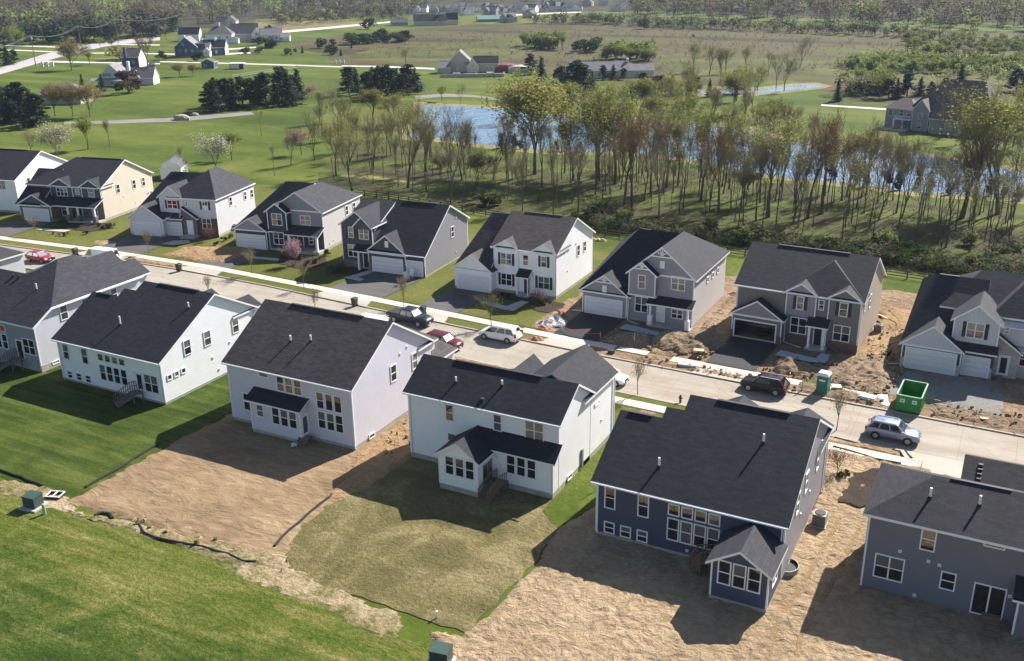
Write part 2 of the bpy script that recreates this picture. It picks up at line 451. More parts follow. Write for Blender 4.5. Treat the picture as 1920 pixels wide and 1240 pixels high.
leafmat('shrub_green', (0.03, 0.065, 0.014), (0.08, 0.13, 0.03), .5)
leafmat('shrub_dark', (0.018, 0.028, 0.010), (0.035, 0.06, 0.02), .5)
leafmat('forest_gray', (0.080, 0.072, 0.050), (0.150, 0.135, 0.092), .5)
leafmat('forest_olive', (0.085, 0.090, 0.036), (0.165, 0.165, 0.062), .5)
leafmat('forest_brown', (0.080, 0.062, 0.042), (0.145, 0.112, 0.075), .5)
leafmat('thicket_green', (0.13, 0.155, 0.05), (0.27, 0.31, 0.11), .5)

# ---------------------------------------------------------------- mesh kit
class MB:
    """collects polygons, with UVs in metres, for ONE mesh object"""
    def __init__(s): s.v = []; s.f = []; s.m = []; s.uv = []; s.mats = []
    def mi(s, mat):
        if mat not in s.mats: s.mats.append(mat)
        return s.mats.index(mat)
    def poly(s, pts, mat, uv=None):
        pts = [Vector(p) for p in pts]
        n = Vector((0, 0, 0))
        for i in range(len(pts)):
            a, c = pts[i], pts[(i + 1) % len(pts)]
            n += Vector(((a.y - c.y) * (a.z + c.z), (a.z - c.z) * (a.x + c.x), (a.x - c.x) * (a.y + c.y)))
        if n.length < 1e-9: return
        n.normalize()
        if abs(n.z) > 0.999: h = Vector((1, 0, 0))
        else: h = Vector((0, 0, 1)).cross(n).normalized()
        u = n.cross(h)
        b = len(s.v)
        s.v += [tuple(p) for p in pts]
        s.f.append(tuple(range(b, b + len(pts))))
        s.m.append(s.mi(mat))
        s.uv.append([(p.dot(h), p.dot(u)) for p in pts] if uv is None else uv)
    def box(s, x0, x1, y0, y1, z0, z1, mat, top=None, skip=''):
        t = top or mat
        if 'b' not in skip: s.poly([(x0, y1, z0), (x1, y1, z0), (x1, y0, z0), (x0, y0, z0)], mat)
        if 't' not in skip: s.poly([(x0, y0, z1), (x1, y0, z1), (x1, y1, z1), (x0, y1, z1)], t)
        s.poly([(x0, y0, z0), (x1, y0, z0), (x1, y0, z1), (x0, y0, z1)], mat)
        s.poly([(x1, y1, z0), (x0, y1, z0), (x0, y1, z1), (x1, y1, z1)], mat)
        s.poly([(x0, y1, z0), (x0, y0, z0), (x0, y0, z1), (x0, y1, z1)], mat)
        s.poly([(x1, y0, z0), (x1, y1, z0), (x1, y1, z1), (x1, y0, z1)], mat)
    def hexa(s, lo, hi, mat, top=None):
        """lo, hi: four points each, counter-clockwise seen from above"""
        s.poly(list(reversed(lo)), mat); s.poly(hi, top or mat)
        n = len(lo)
        for i in range(n): s.poly([lo[i], lo[(i + 1) % n], hi[(i + 1) % n], hi[i]], mat)
    def bar(s, a, b, w, h, mat):
        a = Vector(a); b = Vector(b); d = (b - a).normalized()
        sd = d.cross(Vector((0, 0, 1)))
        if sd.length < 1e-4: sd = Vector((1, 0, 0))
        sd.normalize(); u = sd.cross(d)
        q = [sd * (-w / 2) - u * (h / 2), sd * (w / 2) - u * (h / 2), sd * (w / 2) + u * (h / 2), sd * (-w / 2) + u * (h / 2)]
        A = [a + k for k in q]; B = [b + k for k in q]
        s.poly(A, mat); s.poly(list(reversed(B)), mat)
        for i in range(4): s.poly([A[(i + 1) % 4], A[i], B[i], B[(i + 1) % 4]], mat)
    def tube(s, a, b, r0, r1, mat, n=8, cap=True):
        a = Vector(a); b = Vector(b); d = (b - a).normalized()
        x = d.orthogonal().normalized(); y = d.cross(x)
        A = [a + (x * math.cos(t) + y * math.sin(t)) * r0 for t in [2 * math.pi * i / n for i in range(n)]]
        B = [b + (x * math.cos(t) + y * math.sin(t)) * r1 for t in [2 * math.pi * i / n for i in range(n)]]
        for i in range(n): s.poly([A[i], A[(i + 1) % n], B[(i + 1) % n], B[i]], mat)
        if cap: s.poly(list(reversed(A)), mat); s.poly(B, mat)
    def loft(s, rings, mat, cap=True, closed=True):
        n = len(rings[0])
        for r in range(len(rings) - 1):
            for i in range(n if closed else n - 1):
                s.poly([rings[r][i], rings[r][(i + 1) % n], rings[r + 1][(i + 1) % n], rings[r + 1][i]], mat)
        if cap: s.poly(list(reversed(rings[0])), mat); s.poly(rings[-1], mat)
    def mesh(s, name):
        me = bpy.data.meshes.new(name)
        me.from_pydata(s.v, [], s.f)
        for mt in s.mats: me.materials.append(MATS[mt])
        me.polygons.foreach_set("material_index", s.m)
        uvl = me.uv_layers.new(name="UVMap")
        flat = [c for f in s.uv for p in f for c in p]
        uvl.data.foreach_set("uv", flat)
        me.update()
        return me
    def build(s, name, parent=None, loc=(0, 0, 0), rz=0.0, smooth=False):
        if not s.f: return None
        me = s.mesh(name)
        if smooth: weld(me)
        return link(name, me, parent, loc, rz)
def weld(me):
    import bmesh
    bm = bmesh.new(); bm.from_mesh(me)
    bmesh.ops.remove_doubles(bm, verts=bm.verts, dist=1e-4)
    for f in bm.faces: f.smooth = True
    bm.to_mesh(me); bm.free()
    me.set_sharp_from_angle(angle=R(38))
def link(name, data, parent=None, loc=(0, 0, 0), rz=0.0):
    o = bpy.data.objects.new(name, data)
    col.objects.link(o)
    o.location = loc; o.rotation_euler = (0, 0, rz)
    if parent: o.parent = parent
    return o
def tag(o, label=None, cat=None, group=None, kind=None):
    if label: o['label'] = label
    if cat: o['category'] = cat
    if group: o['group'] = group
    if kind: o['kind'] = kind
    return o
def thing(name, label, cat, loc, rz=0.0, group=None):
    o = bpy.data.objects.new(name, None); col.objects.link(o)
    o.empty_display_size = 0.5
    o.location = (loc[0], loc[1], loc[2] if len(loc) > 2 else 0.0); o.rotation_euler = (0, 0, rz)
    return tag(o, label, cat, group)
def kids(o): return list(o.children)
def dup(root, loc, rz=0.0, label=None, group=None, scale=None, name=None):
    r = root.copy(); col.objects.link(r)
    if name: r.name = name
    r.location = (loc[0], loc[1], loc[2] if len(loc) > 2 else 0.0); r.rotation_euler = (0, 0, rz)
    if scale: r.scale = scale if isinstance(scale, tuple) else (scale,) * 3
    if label: r['label'] = label
    if group: r['group'] = group
    for ch in kids(root):
        c = ch.copy(); col.objects.link(c); c.parent = r
        for g in kids(ch):
            d = g.copy(); col.objects.link(d); d.parent = c
    return r

# ---------------------------------------------------------------- house kit
WR = random.Random(17)
# house space: X along the street, Y away from the camera, Z up, origin at the near right corner of the walls
class TrimSet:
    """every trim board is a mesh of its own under the house"""
    def __init__(s, h): s.h = h
    def box(s, *a, **k):
        mb = MB(); mb.box(*a, **k); mb.build('gutter' if a[1] - a[0] > 2 else 'trim_board', s.h.root)
    def bar(s, *a, **k):
        mb = MB(); mb.bar(*a, **k); mb.build('trim_board', s.h.root)
class House:
    def __init__(s, name, label, u, v, rot, wall, roofm='charcoal_shingle', cat='house', group=None, base=0.4, trim='white_trim', gz=0.0):
        s.root = thing(name, label, cat, (u, v, gz), R(rot), group)
        s.wm = wall; s.roofm = roofm; s.tm = trim; s.base = base
        s.walls = {}; s.roof = MB(); s.trim = TrimSet(s); s.found = MB(); s.vid = 0
    def W(s, mat=None):
        return s.walls.setdefault((mat or s.wm, s.vid), MB())
    def slab(s, pts, th=0.2, roofm=None, edge=None):
        rm = roofm or s.roofm
        pts = [Vector(p) for p in pts]
        a = (pts[1] - pts[0]).cross(pts[2] - pts[0])
        if a.z < 0: pts.reverse()
        lo = [p - Vector((0, 0, th)) for p in pts]
        s.roof.poly(pts, rm)
        s.roof.poly(list(reversed(lo)), edge or s.tm)
        n = len(pts)
        for i in range(n): s.roof.poly([lo[i], lo[(i + 1) % n], pts[(i + 1) % n], pts[i]], edge or s.tm)
    def wallrect(s, p, q, z0, z1, mat=None, z1b=None):
        z1b = z1 if z1b is None else z1b
        s.W(mat).poly([(p[0], p[1], z0), (q[0], q[1], z0), (q[0], q[1], z1b), (p[0], p[1], z1)], mat or s.wm)
    def foot(s, x0, x1, y0, y1, b=None):
        b = s.base if b is None else b
        s.found.box(x0 + .03, x1 - .03, y0 + .03, y1 - .03, -0.5, b, 'foundation_concrete', skip='bt')
    def cb(s, x, y, z0, z1, w=0.13):      # corner board
        s.trim.box(x - w + 0.02, x + 0.02, y - 0.02, y + w - 0.02, z0, z1, s.tm, skip='b')
    def gx(s, x0, x1, y0, y1, za, yr, zr, zb, oh=0.35, ohx=(0.3, 0.3), z0=None, mat=None, ends='LR', roofm=None, vent=True, fnd=True, boards=True, sides=None, rmat=None, front=True, slope=True):
        """ridge along X; za, zb are the heights of the roof at the front / back eave tips"""
        z0 = s.base if z0 is None else z0; s.vid += 1
        ya, yb = y0 - oh, y1 + oh
        xa, xb = x0 - ohx[0], x1 + ohx[1]
        sf = (zr - za) / (yr - ya); sb = (zr - zb) / (yb - yr)
        if slope: s.slab([(xa, ya, za), (xb, ya, za), (xb, yr, zr), (xa, yr, zr)], roofm=roofm)
        s.slab([(xa, yr, zr), (xb, yr, zr), (xb, yb, zb), (xa, yb, zb)], roofm=roofm)
        t = 0.12
        zf = za + sf * oh - t; zk = zb + sb * oh - t; zt = zr - t
        m = mat or s.wm
        if front: s.wallrect((x0, y0), (x1, y0), z0, zf, m)
        s.wallrect((x1, y1), (x0, y1), z0, zk, m)
        if 'R' in ends: s.W(rmat or m).poly([(x1, y0, z0), (x1, y1, z0), (x1, y1, zk), (x1, yr, zt), (x1, y0, zf)], rmat or m)
        if 'L' in ends: s.W(m).poly([(x0, y1, z0), (x0, y0, z0), (x0, y0, zf), (x0, yr, zt), (x0, y1, zk)], m)
        if fnd and front and z0 <= s.base + .01: s.foot(x0, x1, y0, y1)
        if boards:
            s.cb(x1, y0, z0, zf - .05)
            s.cb(x1, y1 - .1, z0, zk - .05)
            s.cb(x0 + .13, y0, z0, zf - .05)
        if vent: s.roof.box(xa + (xb - xa) * .22, xb - (xb - xa) * .22, yr - .14, yr + .14, zr - .06, zr + .05, 'dark_vent')
        # gutter on the front eave
        if slope: s.trim.box(xa + .05, xb - .05, ya - .1, ya + .0, za - .16, za - .04, s.tm)
    def gy(s, x0, x1, y0, y1, ze, zr, oh=0.3, ohy=(0.3, 0.0), z0=None, mat=None, gmat=None, roofm=None, ends='F', xr=None, gz=None, sides=True, boards=True, fnd=True, zeb=None, ws=None):
        """ridge along Y, gable facing the camera"""
        z0 = s.base if z0 is None else z0; s.vid += 1
        xr = (x0 + x1) / 2 if xr is None else xr
        xa, xb = x0 - oh, x1 + oh
        ya, yb = y0 - ohy[0], y1 + ohy[1]
        zeb = ze if zeb is None else zeb
        s.slab([(xa, ya, ze), (xr, ya, zr), (xr, yb, zr), (xa, yb, ze)], roofm=roofm, th=.2)
        s.slab([(xr, ya, zr), (xb, ya, zeb), (xb, yb, zeb), (xr, yb, zr)], roofm=roofm, th=.2)
        t = .12
        zl = ze + (zr - ze) / (xr - xa) * oh - t; zq = zeb + (zr - zeb) / (xb - xr) * oh - t
        m = mat or s.wm; gm = gmat or m
        gz = min(zl, zq) if gz is None else gz
        if 'F' in ends:
            s.W(m).poly([(x0, y0, z0), (x1, y0, z0), (x1, y0, gz), (x0, y0, gz)], m)
            s.W(gm).poly([(x0, y0, gz), (x1, y0, gz), (x1, y0, zq), (xr, y0, zr - t), (x0, y0, zl)], gm)
            if gm != m: s.trim.box(x0, x1, y0 - .03, y0 + .0, gz - .1, gz + .1, s.tm)
        if 'B' in ends:
            s.W(m).poly([(x1, y1, z0), (x0, y1, z0), (x0, y1, zl), (xr, y1, zr - t), (x1, y1, zq)], m)
        if sides:
            s.wallrect((x1, y0 if ws is None else ws), (x1, y1), z0, zq, m)
            s.wallrect((x0, y1), (x0, y0 if ws is None else ws), z0, zl, m)
        if boards:
            s.cb(x1, y0, z0, zq - .02, .12); s.cb(x0 + .12, y0, z0, zl - .02, .12)
        if fnd and z0 <= s.base + .01: s.foot(x0, x1, y0, y1)
    def hip(s, x0, x1, y0, y1, ze, ra, rb, zr, oh=0.3, z0=None, mat=None, rmat=None, roofm=None, boards=True, fnd=True, zee=None):
        """ridge from ra to rb (x, y); four planes"""
        z0 = s.base if z0 is None else z0; s.vid += 1
        a, b, c, d = (x0 - oh, y0 - oh, ze), (x1 + oh, y0 - oh, ze), (x1 + oh, y1 + oh, ze), (x0 - oh, y1 + oh, ze)
        A = (ra[0], ra[1], zr); B = (rb[0], rb[1], zr)
        if abs(ra[0] - rb[0]) > abs(ra[1] - rb[1]):       # A left, B right
            fs = [[a, b, B, A], [b, c, B], [c, d, A, B], [d, a, A]]
        else:                                             # A front, B back
            fs = [[a, b, A], [b, c, B, A], [c, d, B], [d, a, A, B]]
        for f in fs: s.slab(f, roofm=roofm)
        m = mat or s.wm; zt = ze - .05
        s.wallrect((x0, y0), (x1, y0), z0, zt, m); s.wallrect((x1, y0), (x1, y1), z0, zt, rmat or m)
        s.wallrect((x1, y1), (x0, y1), z0, zt, m); s.wallrect((x0, y1), (x0, y0), z0, zt, m)
        if boards: s.cb(x1, y0, z0, zt - .1); s.cb(x0 + .13, y0, z0, zt - .1)
        if fnd and z0 <= s.base + .01: s.foot(x0, x1, y0, y1)
    def shed(s, x0, x1, ya, za, yb, zb, roofm=None, th=.16):
        s.slab([(x0, ya, za), (x1, ya, za), (x1, yb, zb), (x0, yb, zb)], roofm=roofm, th=th)
    def box(s, mat, x0, x1, y0, y1, z0, z1, fnd=False):
        s.W(mat).box(x0, x1, y0, y1, z0, z1, mat)
        if fnd: s.foot(x0, x1, y0, y1)
    # --- openings -------------------------------------------------------
    def _p(s, face, k, a, z, d):
        return (a, k - d, z) if face == 'y' else (k + d, a, z)
    def _bx(s, mb, face, k, a0, a1, z0, z1, d0, d1, mat):
        if face == 'y': mb.box(a0, a1, k - d1, k - d0, z0, z1, mat)
        else: mb.box(k + d0, k + d1, a0, a1, z0, z1, mat)
    def win(s, face, k, c, zc, w=0.95, h=1.75, style='dh', shut=0, trim=0.09, frame=None, name='window', label=None):
        fm = frame or s.tm
        mb = MB(); a0, a1, z0, z1 = c - w / 2, c + w / 2, zc - h / 2, zc + h / 2
        s._bx(mb, face, k, a0, a1, z1 - trim, z1, -0.01, .07, fm)
        s._bx(mb, face, k, a0, a1, z0, z0 + trim, -0.01, .07, fm)
        s._bx(mb, face, k, a0, a0 + trim, z0 + trim, z1 - trim, -0.01, .065, fm)
        s._bx(mb, face, k, a1 - trim, a1, z0 + trim, z1 - trim, -0.01, .065, fm)
        nb = {'dh': 1, 'fix': 1, '2': 2, '3': 3, 'slider': 2}[style]
        pw = (w - 2 * trim) / nb
        for i in range(1, nb):
            x = a0 + trim + pw * i
            s._bx(mb, face, k, x - .05, x + .05, z0 + trim, z1 - trim, -0.01, .06, fm)
        if style in ('dh', '2', '3'):
            for i in range(nb):
                x = a0 + trim + pw * i
                s._bx(mb, face, k, x + (.05 if i else 0), x + pw - (.05 if i < nb - 1 else 0), zc - .035, zc + .035, 0.0, .05, fm)
        o = mb.build(name, s.root)
        if label: o['label'] = label
        pn = MB()
        zs = zc if style != 'fix' else z0 + trim * .7
        bl = WR.random() < .4
        up_m = 'window_glass_blind' if bl else 'window_glass'
        lo_m = 'window_glass_blind' if bl and WR.random() < .25 else 'window_glass'
        s._bx(pn, face, k, a0 + trim * .7, a1 - trim * .7, zs, z1 - trim * .7, 0.0, 0.022, up_m)
        if style != 'fix': s._bx(pn, face, k, a0 + trim * .7, a1 - trim * .7, z0 + trim * .7, zs, 0.0, 0.022, lo_m)
        pn.build('pane', o)
        if shut:
            for sx in (a0 - .36, a1 + .02):
                sm = MB(); s._bx(sm, face, k, sx, sx + .34, z0 + .02, z1 - .02, 0, .05, 'black_shutter')
                for q in range(6):
                    zz = z0 + .12 + (h - .3) * q / 5
                    s._bx(sm, face, k, sx + .05, sx + .29, zz, zz + .05, .05, .065, 'black_shutter')
                sm.build('shutter', s.root)
        return o
    def door(s, face, k, c, z0, w=0.95, h=2.05, mat='black_door', name='front_door', glass=False):
        mb = MB(); t = .12
        s._bx(mb, face, k, c - w / 2 - t, c - w / 2, z0, z0 + h + t, 0, .06, s.tm)
        s._bx(mb, face, k, c + w / 2, c + w / 2 + t, z0, z0 + h + t, 0, .06, s.tm)
        s._bx(mb, face, k, c - w / 2, c + w / 2, z0 + h, z0 + h + t, 0, .06, s.tm)
        s._bx(mb, face, k, c - w / 2, c + w / 2, z0, z0 + h, 0, .03, mat)
        for q in (.15, .6, 1.3):
            s._bx(mb, face, k, c - w / 2 + .12, c + w / 2 - .12, z0 + q, z0 + q + .35, .03, .04, mat)
        o = mb.build(name, s.root)
        if glass:
            pn = MB(); s._bx(pn, face, k, c - w / 2 + .12, c + w / 2 - .12, z0 + .25, z0 + h - .15, .03, .05, 'window_glass'); pn.build('pane', o)
        hd = MB(); s._bx(hd, face, k, c + w / 2 - .12, c + w / 2 - .07, z0 + .95, z0 + 1.05, .04, .1, 'galvanized'); hd.build('handle', o)
    def garage(s, k, c, w=4.75, h=2.2, z0=0.02, trim=.14):
        mb = MB()
        s._bx(mb, 'y', k, c - w / 2 - trim, c - w / 2, z0, z0 + h + trim, 0, .07, s.tm)
        s._bx(mb, 'y', k, c + w / 2, c + w / 2 + trim, z0, z0 + h + trim, 0, .07, s.tm)
        s._bx(mb, 'y', k, c - w / 2, c + w / 2, z0 + h, z0 + h + trim, 0, .07, s.tm)
        n = 4
        for i in range(n):
            a = z0 + h * i / n; b = z0 + h * (i + 1) / n
            s._bx(mb, 'y', k, c - w / 2, c + w / 2, a, b - .025, 0, .03, 'garage_white')
            nc = max(2, int(w / .6))
            for q in range(nc):
                xx = c - w / 2 + w * (q + .12) / nc
                s._bx(mb, 'y', k, xx, xx + w / nc * .76, a + .1, b - .12, .03, .04, 'garage_white')
        mb.build('garage_door', s.root)
    def louver(s, k, c, zc, w=.6, h=.95):
        mb = MB(); s._bx(mb, 'y', k, c - w / 2, c + w / 2, zc - h / 2, zc + h / 2, 0, .05, s.tm)
        for q in range(6):
            z = zc - h / 2 + .1 + (h - .2) * q / 6
            s._bx(mb, 'y', k, c - w / 2 + .07, c + w / 2 - .07, z, z + .07, .05, .07, s.tm)
        mb.build('gable_vent', s.root)
    def pipe(s, x, y, z, h=.75):
        mb = MB(); mb.tube((x, y, z - .15), (x, y, z + h), .085, .085, 'white_trim', 10)
        mb.tube((x, y, z - .1), (x, y, z + .12), .2, .1, 'dark_vent', 10)
        mb.build('vent_pipe', s.root)
    def vents(s, pts):
        for (x, y, z) in pts:
            mb = MB(); mb.box(x - .16, x + .16, y - .16, y + .16, z - .1, z + .16, 'dark_vent'); mb.build('roof_vent', s.root)
    def wallvent(s, face, k, c, z, w=.22):
        mb = MB(); s._bx(mb, face, k, c - w / 2, c + w / 2, z - w / 2, z + w / 2, 0, .06, 'white_trim')
        s._bx(mb, face, k, c - w / 4, c + w / 4, z - w / 4, z + w / 4, .06, .08, 'galvanized')
        mb.build('wall_vent', s.root)
    def downspout(s, x, y, z0, z1, run=0):
        mb = MB(); mb.box(x - .05, x + .05, y - .11, y - .02, z0, z1, s.tm)
        if run: mb.bar((x, y - .07, z0 + .05), (x + run, y - .9, .08), .1, .08, s.tm)
        mb.build('downspout', s.root)
    def column(s, x, y, z0, z1, w=.2, base=None, bm='white_trim'):
        mb = MB(); mb.box(x - w / 2, x + w / 2, y - w / 2, y + w / 2, z0, z1, 'white_trim')
        mb.box(x - w * .7, x + w * .7, y - w * .7, y + w * .7, z1 - .12, z1, 'white_trim')
        mb.box(x - w * .7, x + w * .7, y - w * .7, y + w * .7, z0, z0 + .12, 'white_trim')
        if base: mb.box(x - w * 1.3, x + w * 1.3, y - w * 1.3, y + w * 1.3, z0, z0 + base, bm)
        mb.build('porch_column', s.root)
    def porch(s, x0, x1, y0, y1, h=.35, mat='foundation_concrete'):
        mb = MB(); mb.box(x0, x1, y0, y1, -.2, h, mat, top='concrete_gray'); mb.build('porch_floor', s.root)
    def stairs(s, pts_top, pts_bot, w=1.0, mat='wood_deck', n=6, rails=True, zt=1.3, land=1.0):
        """wooden landing at pts_top with a flight down to pts_bot"""
        mb = MB()
        a = Vector((pts_top[0], pts_top[1], zt)); b = Vector((pts_bot[0], pts_bot[1], .05))
        d = Vector((b.x - a.x, b.y - a.y, 0)).normalized(); q = Vector((-d.y, d.x, 0))
        e = a + d * land
        P = [a + q * w / 2, a - q * w / 2, e - q * w / 2, e + q * w / 2]
        mb.hexa([p - Vector((0, 0, .12)) for p in P], P, mat)
        for p in P:
            mb.box(p.x - .05, p.x + .05, p.y - .05, p.y + .05, -.1, zt, mat)
        for i in range(n):
            t0 = i / n; t1 = (i + 1) / n
            s0 = e.lerp(b, t0); s1 = e.lerp(b, t1); z = zt - (zt) * (i + 1) / (n + 1)
            Q = [Vector((s0.x, s0.y, z)) + q * w / 2, Vector((s0.x, s0.y, z)) - q * w / 2, Vector((s1.x, s1.y, z)) - q * w / 2, Vector((s1.x, s1.y, z)) + q * w / 2]
            mb.hexa([p - Vector((0, 0, .06)) for p in Q], Q, mat)
        for sg in (1, -1):
            mb.bar(e + q * sg * w / 2 - Vector((0, 0, .15)), b + q * sg * w / 2, .05, .25, mat)
        st = mb.build('back_steps', s.root)
        if rails:
            for sg in (1, -1):
                rb = MB()
                up_ = Vector((0, 0, .95))
                rb.bar(a + q * sg * w / 2 + up_, e + q * sg * w / 2 + up_, .09, .05, mat)
                rb.bar(e + q * sg * w / 2 + up_, b + q * sg * w / 2 + up_, .09, .05, mat)
                for i in range(13):
                    t = i / 12
                    p = (a.lerp(e, t * 3) if t < 1 / 3 else e.lerp(b, (t - 1 / 3) * 1.5)) + q * sg * w / 2
                    rb.box(p.x - .025, p.x + .025, p.y - .025, p.y + .025, p.z, p.z + .95, mat)
                rb.build('handrail', st)
    def done(s):
        for k, mb in s.walls.items(): mb.build('wall', s.root)
        s.roof.build('roof', s.root)
        s.found.build('foundation', s.root)
        return s.root

# ---------------------------------------------------------------- ground
rg = random.Random(3)
def densify(pts, step, amp, rnd=rg):
    out = []
    n = len(pts)
    for i in range(n):
        a = Vector(pts[i]).to_2d() if len(pts[i]) > 2 else Vector(pts[i]); b = Vector(pts[(i + 1) % n])
        L = (b - a).length; k = max(1, int(L / step))
        d = (b - a) / k; q = Vector((-d.y, d.x)).normalized()
        for j in range(k):
            w = amp * rnd.uniform(-1, 1) if j else 0.0
            out.append(a + d * j + q * w)
    return out
def sheet(name, pts, mat, z, amp=0.0, step=1.2, kind='structure'):
    P = densify(pts, step, amp) if amp else [Vector(p) for p in pts]
    me = bpy.data.meshes.new(name)
    vs = [(p[0], p[1], z) for p in P]
    area = sum(vs[i][0] * vs[(i + 1) % len(vs)][1] - vs[(i + 1) % len(vs)][0] * vs[i][1] for i in range(len(vs)))
    if area < 0: vs.reverse()
    me.from_pydata(vs, [], [tuple(range(len(vs)))])
    me.materials.append(MATS[mat]); me.update()
    o = link(name, me)
    if kind: o['kind'] = kind
    return o
def vnoise(x, y, seed=0):
    xi = np.floor(x).astype(int); yi = np.floor(y).astype(int); fx = x - xi; fy = y - yi
    def h(a, b):
        n = (a * 374761393 + b * 668265263 + seed * 1442695041) & 0xffffffff
        n = ((n ^ (n >> 13)) * 1274126177) & 0xffffffff
        return ((n ^ (n >> 16)) & 0xffff) / 65535.0
    u = fx * fx * (3 - 2 * fx); v = fy * fy * (3 - 2 * fy)
    return (h(xi, yi) * (1 - u) + h(xi + 1, yi) * u) * (1 - v) + (h(xi, yi + 1) * (1 - u) + h(xi + 1, yi + 1) * u) * v
def inside(px_, py_, poly):
    c = np.zeros(px_.shape, bool); n = len(poly); j = n - 1
    for i in range(n):
        xi, yi = poly[i][0], poly[i][1]; xj, yj = poly[j][0], poly[j][1]
        if yi != yj:
            c ^= ((yi > py_) != (yj > py_)) & (px_ < (xj - xi) * (py_ - yi) / (yj - yi) + xi)
        j = i
    return c
def edge_dist(X, Y, poly):
    d = np.full(X.shape, 1e9); n = len(poly)
    for i in range(n):
        ax, ay = poly[i][0], poly[i][1]; bx, by = poly[(i + 1) % n][0], poly[(i + 1) % n][1]
        L = (bx - ax) ** 2 + (by - ay) ** 2 + 1e-9
        t = np.clip(((X - ax) * (bx - ax) + (Y - ay) * (by - ay)) / L, 0, 1)
        d = np.minimum(d, np.hypot(X - ax - t * (bx - ax), Y - ay - t * (by - ay)))
    return d
def relief(name, poly, mat, z, amp, res=0.4, freq=1.0, aniso=(1, 1), rot=0.0, edge=0.8, base=0.0, seed=1, kind='structure', mounds=()):
    """a patch of ground with real relief, fading out at its edge"""
    poly = [tuple(p) for p in poly]
    x0 = min(p[0] for p in poly); x1 = max(p[0] for p in poly); y0 = min(p[1] for p in poly); y1 = max(p[1] for p in poly)
    nx = int((x1 - x0) / res) + 2; ny = int((y1 - y0) / res) + 2
    X, Y = np.meshgrid(x0 + np.arange(nx) * res, y0 + np.arange(ny) * res)
    X = X + (vnoise(X * 3.1, Y * 3.1, 5) - .5) * res * .5; Y = Y + (vnoise(X * 3.3, Y * 3.7, 9) - .5) * res * .5
    c, s = math.cos(R(rot)), math.sin(R(rot))
    A = (X * c + Y * s) * freq * aniso[0]; B = (-X * s + Y * c) * freq * aniso[1]
    Hh = (np.abs(vnoise(A * .6, B * .6, seed) - .5) * 1.4 + (vnoise(A * 1.7, B * 1.7, seed + 1)) * .6 + vnoise(A * 4.1, B * 4.1, seed + 2) * .35)
    ed = edge_dist(X, Y, poly); ins = inside(X, Y, poly)
    wob = (vnoise(X * .9, Y * .9, seed + 3) - .5) * 1.1 + (vnoise(X * 2.3, Y * 2.3, seed + 4) - .5) * .5
    sd = np.where(ins, ed, -ed) + wob * min(1.0, edge)
    k = np.clip(sd / edge, 0, 1); k = k * k * (3 - 2 * k)
    Z = z + (Hh * amp + base) * k
    for (mx, my, mr, mh) in mounds:
        dd = np.clip(1 - ((X - mx) ** 2 + (Y - my) ** 2) / mr ** 2, 0, 1)
        Z = Z + dd * mh * (0.7 + 0.6 * vnoise(X * 1.3, Y * 1.3, seed + 7)) * (k > 0)
    Z = np.where(sd <= 0, z - .12, Z)
    verts = np.stack([X, Y, Z], -1).reshape(-1, 3)
    idx = np.arange(nx * ny).reshape(ny, nx)
    q = np.stack([idx[:-1, :-1], idx[:-1, 1:], idx[1:, 1:], idx[1:, :-1]], -1).reshape(-1, 4)
    keep = (sd.reshape(-1)[q] > 0).any(axis=1)
    q = q[keep]
    me = bpy.data.meshes.new(name)
    me.from_pydata(verts.tolist(), [], q.tolist())
    me.materials.append(MATS[mat]); me.update()
    o = link(name, me)
    if kind: o['kind'] = kind
    return o
def strip(name, line, d0, d1, z0, z1, mat, kind='structure'):
    """box that follows a line, between the offsets d0 and d1 (towards +Y)"""
    mb = MB(); n = len(line); L = []; Rr = []
    for i in range(n):
        a = Vector(line[max(0, i - 1)]); b = Vector(line[min(n - 1, i + 1)]); d = (b - a).normalized(); q = Vector((-d.y, d.x))
        p = Vector(line[i]); L.append(p + q * d0); Rr.append(p + q * d1)
    for i in range(n - 1):
        a, b, c, d = L[i], L[i + 1], Rr[i + 1], Rr[i]
        mb.poly([(a.x, a.y, z1), (b.x, b.y, z1), (c.x, c.y, z1), (d.x, d.y, z1)], mat)
        mb.poly([(a.x, a.y, z0), (b.x, b.y, z0), (b.x, b.y, z1), (a.x, a.y, z1)], mat)
        mb.poly([(c.x, c.y, z0), (d.x, d.y, z0), (d.x, d.y, z1), (c.x, c.y, z1)], mat)
    o = mb.build(name)
    if kind: o['kind'] = kind
    return o

sheet('ground', [(-2200, -120), (900, -120), (900, 2400), (-2200, 2400)], 'bright_lawn', 0.0)
# far land
sheet('marsh', [(-349.6, 417), (-363.2, 480.7), (-339.5, 573.4), (-277.6, 636.5), (-134.8, 626.6), (-14.3, 620.3), (29.5, 596.5), (53.7, 412.6), (6.4, 308.8), (-49.8, 313.5), (-79.4, 359.5), (-113.7, 329.3), (-146.8, 332.6), (-174.3, 349.5), (-196, 364), (-260.7, 343.6), (-303.1, 383.8), (-327.8, 398.6)], 'marsh', .012, 2.5, 12)
sheet('marsh', [(-272.4, 363.1), (-299.3, 421.5), (-268.2, 452.4), (-264.4, 497.5), (-221.9, 475.3), (-206.3, 408.4), (-204.2, 374.4), (-240.2, 360.7)], 'marsh_green', .024, 3, 8)
sheet('marsh', [(-154.5, 438.2), (-91.5, 431), (-12.1, 443), (6.3, 377.9), (-40.6, 358.9), (-76, 360.9), (-111.9, 346.5), (-132.2, 375.9)], 'marsh_green', .026, 3, 8)
sheet('field', [(-496.1, 559.9), (-439.2, 614), (-388.1, 547.9), (-427.6, 476.9)], 'straw_lawn', .02, 1, 9)
sheet('field', [(-381, 643.7), (-309.2, 718.9), (-274.2, 637.5), (-317.8, 590.8), (-344.9, 582.5)], 'lawn_olive', .03, 1, 9)
